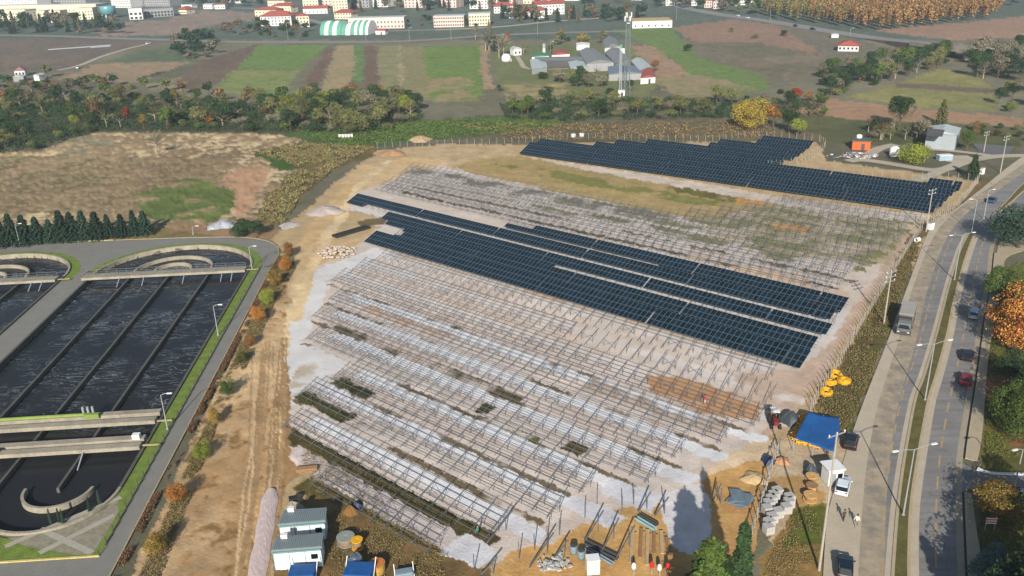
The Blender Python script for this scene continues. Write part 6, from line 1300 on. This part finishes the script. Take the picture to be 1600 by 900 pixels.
for p in A_ + [(A_[0] + A_[1]) / 2, (A_[3] + A_[2]) / 2]: MB().bar((p.x, p.y, -.1), (p.x, p.y, p.z - .03), .1).build('pole', M_GALV, o)
M_YEL = mat('yellow_pipe', (226, 168, 30), .5, .15, 1)
def coil(pos, r_, turns, label, tilt=0.0, flat=False, grp='yellow cable conduit coils'):
    p = G3(*pos); o = thing('conduit_coil', p, label, 'pipe coil', grp); pts = []
    for i in range(turns * 18 + 1):
        q = 6.283 * i / 18; rr2 = r_ * (1 - .22 * ((i // 18) % 3)); pts.append((math.cos(q) * rr2, math.sin(q) * rr2, .12 + .075 * (i / 18)))
    e = MB().tube(pts, .11, 6).build('coil', M_YEL, o, smooth=True); e.rotation_euler = (tilt, tilt * .4, 0)
    for k in range(3): q = k * 2.1; MB().box((math.cos(q) * r_ * .8, math.sin(q) * r_ * .8, .1 + turns * .075), (.5, .12, .06), q).build('strap', M_TYRE, o)
coil((1318, 598), 1.05, 9, 'separate yellow conduit coil lying right of the others'); coil((1305, 588), .95, 8, 'upper coil of the yellow conduit pile by the fence', .3); coil((1298, 601), .95, 8, 'middle coil of the yellow conduit pile by the fence', -.25); coil((1290, 615), .95, 8, 'lower coil of the yellow conduit pile by the fence', .2)
for k, (P, lb) in enumerate((([(1257, 650), (1250, 660), (1246, 672), (1239, 683), (1242, 690)], 'bundle of yellow hose along the left side of the blue shelter'), ([(1243, 691), (1255, 694), (1268, 697), (1282, 701)], 'bundle of yellow hose along the front of the blue shelter'))):
    c_ = gl(P, 24); o = thing('hose_bundle', (c_[0][0], c_[0][1], 0), lb, 'hose bundle', 'yellow hose at the blue shelter')
    for j in range(4): MB().tube([(p[0] - c_[0][0] + math.sin(i * 1.3 + j * 2) * .35, p[1] - c_[0][1] + math.cos(i * 1.1 + j) * .35, .15 + .3 * (j % 3) + .12 * math.sin(i + j)) for i, p in enumerate(c_)], .11, 6).build('hose', M_YEL, o, smooth=True)
def heap(pos, r_, h, m_, label, name='heap', cat='heap', seed=1, lumps=None):
    p = G3(*pos); o = thing(name, p, label, cat); m = MB(); n = 30; rs_ = random.Random(seed); ph = [rs_.uniform(0, 6) for _ in range(6)]
    for i in range(8):
        f = i / 7
        for k in range(n):
            q = 6.283 * k / n; w_ = 1 + .14 * math.sin(3 * q + ph[0]) + .09 * math.sin(5 * q + ph[1] + f * 3) + .06 * math.sin(9 * q + ph[2]); m.v.append((math.cos(q) * r_ * (1 - f) * w_, math.sin(q) * r_ * (1 - f) * w_, h * (1 - (1 - f) ** 1.8) * (1 + .08 * math.sin(4 * q + ph[3] + f * 5)) - .05 + rs_.uniform(-.03, .05) * h * (1 - f)))
    for i in range(7):
        for k in range(n): m.f.append((i * n + k, i * n + (k + 1) % n, (i + 1) * n + (k + 1) % n, (i + 1) * n + k))
    m.m = [0] * len(m.f); m.build('surface', m_, o, smooth=True); return o
M_TARPG = mat('grey_tarpaulin', (66, 74, 80), .5, .3, .9, bump=.4); M_TARPN = mat('navy_tarpaulin', (44, 54, 84), .5, .3, .9, bump=.4)
o = heap((1236, 658), 1.7, 1.7, M_TARPG, 'dark grey tarpaulin covered heap left of the blue shelter', 'covered_heap', 'covered heap', 2); heap((1266, 737), .95, 1.35, M_TARPG, 'black wrapped drum behind the wooden cable drums', 'wrapped_drum', 'drum', 3); heap((1201, 721), 1.0, 1.0, M_TARPN, 'navy blue covered heap beside the sagging fence', 'covered_heap', 'covered heap', 4)
heap((1178, 747), 1.7, .5, mat('pale_sand', (196, 168, 122), .95, .15, .8), 'round low sand heap left of the sagging fence', 'sand_heap', 'sand heap', 5); heap((1222, 720), 1.2, .5, mat('red_earth', (186, 140, 100), .95, .2, .8), 'small reddish earth heap right of the sagging fence', 'earth_heap', 'earth heap', 6)
M_WOOD = mat('drum_timber', (196, 156, 98), .85, .25, 1.5); M_WOODD = mat('old_timber', (150, 116, 80), .85, .25, 1.5)
def drum(pos, r_, h, label, m1, m2, grp=None):
    p = G3(*pos); o = thing('cable_drum', p, label, 'cable drum', grp); MB().lathe((0, 0, 0), [(r_, 0), (r_, .1)], 20).build('flange', m1, o); MB().lathe((0, 0, h - .1), [(r_, 0), (r_, .1), (r_ * .25, .1), (r_ * .22, .06)], 20).build('flange', m1, o); MB().lathe((0, 0, .1), [(r_ * .72, 0), (r_ * .75, h * .4), (r_ * .72, h - .2)], 18).build('core', m2, o); return o
drum((1268, 750), .85, .8, 'wooden cable drum nearest the black wrapped drum', M_WOOD, M_WOODD); drum((1268, 765), .8, .8, 'middle one of the three wooden cable drums', M_WOODD, M_WOOD); drum((1266, 781), .95, .9, 'largest yellowish wooden cable drum by the grass', M_WOOD, M_WOODD)
M_BLK = mat('grey_block', (176, 174, 168), .85, .12, 1.2)
for i, (x, y) in enumerate(((1214, 775), (1209, 781), (1205, 787), (1201, 794), (1198, 803), (1233, 785), (1232, 792), (1228, 801), (1215, 808), (1206, 816), (1201, 824), (1200, 833))):
    p = G3(x, y); o = thing('block_pallet', p, 'pallet of grey concrete blocks, %s from the sagging fence, %s row' % (ORD[i] if i < 5 else ORD[i - 5], 'left' if i < 5 else 'right') if False else 'pallet of grey concrete blocks in the cluster between fence and grass', 'block pallet', 'pallets of concrete blocks', .25 + rnd.uniform(-.08, .08))
    MB().box((0, 0, .07), (1.15, 1.15, .14)).build('pallet', M_WOODD, o)
    for a_ in range(3):
        for b_ in range(3):
            for l_ in range(2): MB().box(((a_ - 1) * .385, (b_ - 1) * .385, .14 + .28 + l_ * .56), (.365, .365, .54)).build('block', M_BLK, o) if l_ == 1 or a_ != 1 or b_ != 1 else None
M_CORR = mat('blue_corrugated', (122, 138, 148), .5, .25, 1.2)
for (x, y), rz, lb in (((1148, 779), .9, 'stack of blue corrugated sheets, the left one'), ((1160, 785), .5, 'stack of blue corrugated sheets, the right one')):
    o = thing('sheet_stack', G3(x, y), lb, 'sheet stack', None, rz)
    for k in range(5):
        m = MB()
        for j in range(9): m.bar((-1.5, -.7 + j * .17, 0), (1.5, -.7 + j * .17, .04), .07, .09)
        m.add([(-1.5, -.78, 0), (1.5, -.78, 0), (1.5, .74, 0), (-1.5, .74, 0)], [(0, 1, 2, 3)]); e = m.build('sheet', M_CORR, o, (k * .05, -k * .04, .1 + k * .1)); e.rotation_euler = (rnd.uniform(-.1, .1), rnd.uniform(-.08, .08), k * .16)
o = thing('kiosk', G3(1299, 752), 'white kiosk cabin behind the tall power pole', 'kiosk', None, .15); MB().box((0, 0, 1.2), (2.1, 2.0, 2.4)).build('wall', M_WHITEW, o); MB().box((0, .1, 2.47), (2.5, 2.5, .14)).build('roof', M_WHITE, o); MB().box((-.4, -1.02, 1.0), (.8, .06, 1.9)).build('door', M_GALV, o); MB().box((.55, -1.02, 1.5), (.7, .06, .7)).build('window', M_GLASS, o)
# right of the road: red and white board
o = thing('warning_board', G3(1546, 828), 'red and white striped board on two posts in tree shade', 'sign', None, -.1)
for k in range(5): MB().box((0, -.03, 1.05 + k * .17), (1.3, .05, .165)).build('stripe_board', M_WHITE if k % 2 == 0 else mat('sign_red', (180, 36, 44), .5, .1, 1), o)
for s in (-.55, .55): MB().bar((s, .03, -.1), (s, .03, 1.9), .08).build('post', M_GALV, o)
for pos, s, lb in (((1453, 358), (1.5, 1.1, 1.7), 'white electrical cabinet at the foot of the power pole by the panels'), ((1534, 272), (1.1, .9, 1.9), 'white cabinet beside the dark roadside tree')):
    o = thing('electrical_cabinet', G3(*pos), lb, 'cabinet', None, .5); MB().box((0, 0, s[2] / 2), s).build('body', M_WHITEW, o); MB().box((0, 0, s[2] + .05), (s[0] + .15, s[1] + .15, .1)).build('lid', M_GREYW, o); MB().box((0, -s[1] / 2 - .02, s[2] / 2), (s[0] * .8, .03, s[2] * .8)).build('door', M_WHITE, o)
o = thing('concrete_pipe', G3(1433, 378), 'short white concrete pipe lying on the verge', 'pipe', None, .6); m = MB(); n = 16
for x in (-.6, .6):
    for r_ in (.55, .4):
        for k in range(n): q = 6.283 * k / n; m.v.append((x, math.cos(q) * r_, .55 + math.sin(q) * r_))
for k in range(n):
    k2 = (k + 1) % n; m.f += [(k, k2, 2 * n + k2, 2 * n + k), (n + k2, n + k, 3 * n + k, 3 * n + k2), (k2, k, n + k, n + k2), (2 * n + k, 2 * n + k2, 3 * n + k2, 3 * n + k)]
m.m = [0] * len(m.f); m.build('shell', M_WHITE, o)
# ------------------------------------------------------------------ cabins and stores at the near end
def cabin(q, label, extra=False):
    o = B(roofquad(q, 2.65), 2.65, label, 'site_cabin', 'site cabin', None, mat('cabin_white', (218, 228, 230), .6, .06, .4), M_RIDGE, 0, .12)
    L = [Vector(p) - Vector(o.location[:2]) for p in roofquad(q, 2.65)]; d = (L[1] - L[0]); out = Vector((d.y, -d.x)).normalized()
    for f in (0, .33, .66, 1): p = L[0].lerp(L[1], f) + out * .03; MB().bar((p.x, p.y, 0), (p.x, p.y, 2.6), .07).build('wall_joint', mat('cabin_trim', (112, 146, 140), .6, .1, 1), o)
    a, b_ = L[0] + out * .2, L[1] + out * .2; MB().bar((a.x, a.y, 2.66), (b_.x, b_.y, 2.66), .14, .22).build('fascia', mat('cabin_trim', (0, 0, 0)), o)
    m = MB()
    for k in range(22):
        f = (k + .5) / 22; a, b_ = L[0].lerp(L[1], f), L[3].lerp(L[2], f); m.bar((a.x, a.y, 3.03), (b_.x, b_.y, 3.03), .1, .07)
    m.build('roof_ribs', M_RIDGE, o)
    p = L[0].lerp(L[1], .85) + out * .04; MB().box((p.x, p.y, 1.6), (.8, .08, .7), math.atan2(d.y, d.x)).build('window', M_GLASS, o); p = L[0].lerp(L[1], .17) + out * .04; MB().box((p.x, p.y, 1.0), (.85, .06, 2.0), math.atan2(d.y, d.x)).build('door', M_WHITE, o)
    p = L[3].lerp(L[2], .1) * .8; MB().box((p.x, p.y, 3.3), (.8, .5, .55)).build('air_conditioner', M_WHITE, o)
cabin([(436, 822), (507, 816), (509, 797), (445, 801)], 'white site cabin with a grey green roof, the rear one of the two'); cabin([(426, 863), (501, 857), (504, 837), (433, 843)], 'white site cabin with a grey green roof, the front one of the two')
drum((541, 848), 1.15, 1.0, 'big grey cable drum lying flat near the cabins', mat('drum_grey', (140, 146, 138), .8, .15, 1), M_WOODD); drum((559, 856), .75, 1.3, 'yellow cable drum beside the big grey one', M_YEL, M_WOODD)
p = G3(556, 884); o = thing('steel_tank', p, 'shiny silver tank on the blue covered store', 'tank'); MB().lathe((0, 0, 0), [(.85, 0), (.95, .5), (.9, 1.2), (.5, 1.7), (.12, 1.8)], 20).build('shell', mat('polished_steel', (190, 194, 198), .18, .1, 1, metal=.9), o, smooth=True); MB().lathe((0, 0, 1.75), [(.18, 0), (.18, .15)], 10).build('cap', M_DARKST, o)
p = G3(590, 893); o = thing('tipped_drum', p, 'green and orange open drum near the silver tank', 'drum'); e = MB().lathe((0, 0, 0), [(.9, 0), (1.0, .6), (1.0, 1.3)], 20).build('shell', mat('drum_green_orange', (176, 140, 66), .6, .4, .6), o); MB().lathe((0, 0, 1.27), [(.92, 0), (.92, .05)], 20).build('lid', mat('drum_orange', (204, 120, 60), .6, .4, 1.2), o)
for pos, sx_, sy_, sz, rz, lb in (((563, 908), 3.4, 2.6, 1.9, -.1, 'blue tarpaulin covered store below the silver tank'), ((474, 905), 3.2, 2.2, 1.4, .0, 'blue trailer with a pale frame in front of the cabins'), ((632, 900), 2.2, 1.2, .8, .2, 'blue slatted crate at the bottom edge')):
    o = thing('covered_store' if sz > 1.5 else 'trailer' if sz > 1 else 'crate', G3(*pos), lb, 'store' if sz > 1.5 else 'trailer' if sz > 1 else 'crate', None, rz); b_ = MB().box((0, 0, sz / 2), (sx_, sy_, sz)).build('cover', M_TARP if sz > 1 else M_CORR, o); bv = b_.modifiers.new('b', 'BEVEL'); bv.width = .18; bv.segments = 2
    for s in (-1, 1): MB().bar((s * sx_ / 2 * 1.02, -sy_ / 2, 0), (s * sx_ / 2 * 1.02, sy_ / 2 + .2, sz + .5), .09).build('frame_bar', M_WHITE, o)
o = heap((458, 795), 1.3, 1.2, mat('rubble_sacks', (150, 142, 120), .9, .35, 1.5, bump=.5), 'heap of pale sacks and black bags behind the rear cabin', 'sack_heap', 'heap', 8); MB().box((-.1, .9, .8), (1.1, .7, .9), .3).build('black_bag', M_TYRE, o); heap((548, 800), 1.0, 1.1, LEAF['rust'], 'reddish brown brush heap between the cabins and the first row', 'brush_heap', 'brush heap', 9); heap((557, 792), .8, .9, M_TARPN, 'small navy covered heap beside the brush heap', 'covered_heap', 'covered heap', 10)
o = thing('timber_stack', G3(480, 733), 'small stack of reddish timber on the earth beside the first row', 'timber stack', None, .1)
for k in range(5): MB().box((0, (k % 3 - 1) * .5, .12 + .25 * (k // 3)), (3.0, .35, .2)).build('plank', M_WOODD, o)
# stones, mounds, liner
m = MB(); r_ = random.Random(11)
for k in range(170):
    x, y = r_.gauss(0, 2.6), r_.gauss(0, 2.2); s = r_.uniform(.22, .6)
    if abs(x) < 5 and abs(y) < 4.4: m.lathe((x, y, max(0, .9 - .06 * (x * x + y * y)) * r_.random()), [(s * .7, 0), (s, s * .4), (s * .6, s * .9)], 6)
o = m.build('stone_rubble', mat('pale_stone', (184, 168, 150), .9, .25, 1.5), None, G3(526, 394)); tag(o, kind='stuff')
m = MB(); c_ = gl([(424, 764), (418, 800), (410, 850), (400, 905), (394, 960)], 40); n = 10
for i, p in enumerate(c_):
    w_ = (1.15 if i > 3 else .6 + .14 * i) * (1 + .06 * math.sin(i * .6))
    for k in range(n + 1): f = k / n * 2 - 1; m.v.append((p[0] + f * w_, p[1], (1 - f * f) * .22 * (1 + rnd.uniform(-.1, .1)) - .06))
for i in range(39):
    for k in range(n): a_ = i * (n + 1) + k; m.f.append((a_, a_ + 1, a_ + n + 2, a_ + n + 1))
m.m = [0] * len(m.f); o = m.build('gravel_ridge', mat('pink_gravel', (196, 178, 172), .95, .2, 1.2, bump=.5, fine=8)); tag(o, kind='structure')
c_ = G3(549, 363); o = thing('black_liner', c_, 'long dark sheet lying on the yellow earth left of the panels', 'ground sheet', None, math.atan2(*(np.array(G(570, 357)) - np.array(G(529, 369)))[::-1])); MB().box((0, 0, .25), (10.5, 2.2, .5)).build('sheet', mat('black_sheet', (46, 44, 36), .7, .2, 1), o); MB().bar((-5.2, -1.15, .3), (5.2, -1.15, .3), .12).build('edge_pole', M_DARKST, o)
o = heap((348, 352), 3.6, 1.3, mat('white_plastic', (164, 168, 172), .5, .35, .5, bump=.5), 'heap of whitish plastic sheeting at the bend of the plant road', 'plastic_heap', 'plastic heap', 12); o = heap((331, 357), 1.3, .8, mat('white_plastic', (0, 0, 0)), 'small lump of whitish plastic left of the larger heap', 'plastic_heap', 'plastic heap', 13); heap((453, 352), 3.0, .7, mat('rubble_grey', (168, 162, 152), .95, .35, 1, bump=.5), 'grey rubble strip beside the dirt bend', 'rubble_heap', 'rubble heap', 14); heap((657, 219), 4.2, 1.6, mat('brush_pale', (176, 150, 116), .95, .3, .8, bump=.5), 'pale heap of cut brush beside the back fence', 'brush_heap', 'brush heap', 15); heap((508, 330), 5, 1.2, mat('grey_gravel', (178, 164, 154), .95, .2, .8, bump=.4), 'grey pink gravel heap beside the dirt track', 'gravel_heap', 'gravel heap', 16); heap((612, 240), 5, 1.2, mat('brown_spoil', (170, 132, 98), .95, .25, .5, bump=.4), 'brown spoil heap at the back bend of the track', 'spoil_heap', 'spoil heap', 17)
o = thing('beehive_row', G3(541, 215), 'row of small white boxes on the green strip behind the site', 'hives')
for k in range(5): MB().box((-2.4 + k * 1.15, 0, .7), (.8, .8, 1.3)).build('box', M_WHITE, o)
for x, y in ((896, 214), (909, 213)): o = thing('white_tub', G3(x, y), 'white tub in the scrub behind the far panels, one of two', 'tub', 'white tubs behind the far panels'); MB().lathe((0, 0, 0), [(.8, 0), (1.0, 1.1), (.85, 1.1), (.8, .9)], 14).build('shell', M_WHITE, o); MB().lathe((0, 0, 1.08), [(.95, 0), (.95, .05)], 12).build('lid', M_WHITE, o)
# near centre: steel, boards, barrels
def beam(a, b_, w_, h, m_, label, name='steel_beam', cat='steel beam', z=.15):
    A_, B_ = G3(*a), G3(*b_); o = thing(name, A_, label, cat); v = B_ - A_; s = Vector((-v.y, v.x, 0)).normalized()
    MB().bar((0, 0, z), (v.x, v.y, z), w_, .06).build('web', m_, o)
    for k in (-1, 1): MB().bar(s * (w_ / 2 * k) + Vector((0, 0, z + h / 2)), s * (w_ / 2 * k) + v + Vector((0, 0, z + h / 2)), .06, h).build('flange', m_, o)
beam((915, 850), (965, 875), .6, .35, M_DARKST, 'long dark steel trough under the tilted frames'); beam((914, 858), (958, 884), .4, .3, mat('blue_grey_steel', (130, 146, 158), .5, .2, 1), 'blue grey steel channel beside the dark trough'); beam((994, 812), (1024, 830), .5, .35, mat('teal_steel', (136, 168, 168), .5, .2, 1), 'pale teal steel channel near the tilted frames'); beam((1000, 806), (1028, 822), .35, .25, M_DARKST, 'dark steel channel behind the pale teal one')
for i, (x0, y0, x1, y1) in enumerate(((989, 826, 986, 880), (1002, 826, 1000, 872), (1012, 828, 1011, 884), (1022, 832, 1022, 866), (1033, 830, 1035, 866), (1041, 840, 1046, 870))):
    A_, B_ = G3(x0, y0), G3(x1, y1); o = thing('scaffold_board', A_, 'long weathered board lying among others on the sand', 'board', 'boards lying on the sand'); v = B_ - A_
    MB().bar((0, 0, .1), (v.x, v.y, .1), .42, .12).build('plank', M_WOODD if i % 2 else mat('pale_board', (186, 160, 122), .85, .25, 1.2), o); MB().bar((v.x * .12, v.y * .12, .02), (v.x * .12 + .5, v.y * .12, .02), .12, .1).build('batten', M_WOODD, o)
o = thing('white_crate', G3(926, 893), 'white upright crate at the bottom edge', 'crate', None, .1); MB().box((0, 0, 1.0), (1.5, 1.2, 2.0)).build('body', M_WHITEW, o)
for k in range(4): MB().bar((-.6 + k * .4, -.62, 0), (-.6 + k * .4, -.62, 2.0), .07).build('batten', M_GALV, o)
MB().box((0, 0, 2.03), (1.6, 1.3, .08)).build('lid', M_WHITE, o)
for pos, lb in (((896, 864), 'blue and white barrel left of the white crate, the rear one'), ((908, 872), 'pale barrel with a dark top left of the white crate')): o = thing('barrel', G3(*pos), lb, 'barrel'); MB().lathe((0, 0, 0), [(.42, 0), (.47, .35), (.47, .8), (.42, 1.1)], 16).build('shell', M_CORR, o, smooth=True); MB().lathe((0, 0, 1.08), [(.4, 0), (.3, .06)], 14).build('lid', M_DARKST, o)
m = MB(); r_ = random.Random(21)
for k in range(70): x, y = r_.gauss(0, .9), r_.gauss(0, .6); m.box((x, y, max(.05, .5 - .2 * (x * x + y * y)) * r_.random() + .05), (r_.uniform(.15, .6), r_.uniform(.15, .5), r_.uniform(.08, .3)), r_.uniform(0, 3))
tag(m.build('concrete_rubble', mat('broken_concrete', (176, 174, 168), .9, .35, 2), None, G3(866, 884)), kind='stuff')
for x, y, mt_, lb in ((1018, 895, mat('red_cloth', (196, 40, 36), .8, .15, 2), 'post wrapped in red cloth at the bottom edge, the left one'), (1043, 897, mat('red_cloth', (0, 0, 0)), 'post wrapped in red cloth at the bottom edge, the right one'), (990, 897, M_WHITE, 'white marker post at the bottom edge, left of the red ones'), (1030, 899, M_WHITE, 'white marker post between the two red ones')):
    o = thing('marker_post', G3(x, y), lb, 'post'); MB().bar((0, 0, -.2), (0, 0, 1.5), .1).build('shaft', M_GALV, o); MB().lathe((0, 0, .7), [(.12, 0), (.28, .25), (.22, .8), (.05, .95)], 10).build('wrapping', mt_, o)
# ------------------------------------------------------------------ haze
m = MB(); m.box((0, 4000, 37.0), (30000, 30000, 84.0)); hz = m.build('haze', bpy.data.materials.new('haze_air')); tag(hz, kind='stuff'); hm = hz.data.materials[0]; hm.use_nodes = True; t = hm.node_tree
for n in list(t.nodes):
    if n.type == 'BSDF_PRINCIPLED': t.nodes.remove(n)
pv = t.nodes.new('ShaderNodeVolumePrincipled'); pv.inputs['Density'].default_value = HAZE; pv.inputs['Color'].default_value = (.66, .80, .92, 1); pv.inputs['Anisotropy'].default_value = 0.0
t.links.new(pv.outputs[0], t.nodes['Material Output'].inputs['Volume'])
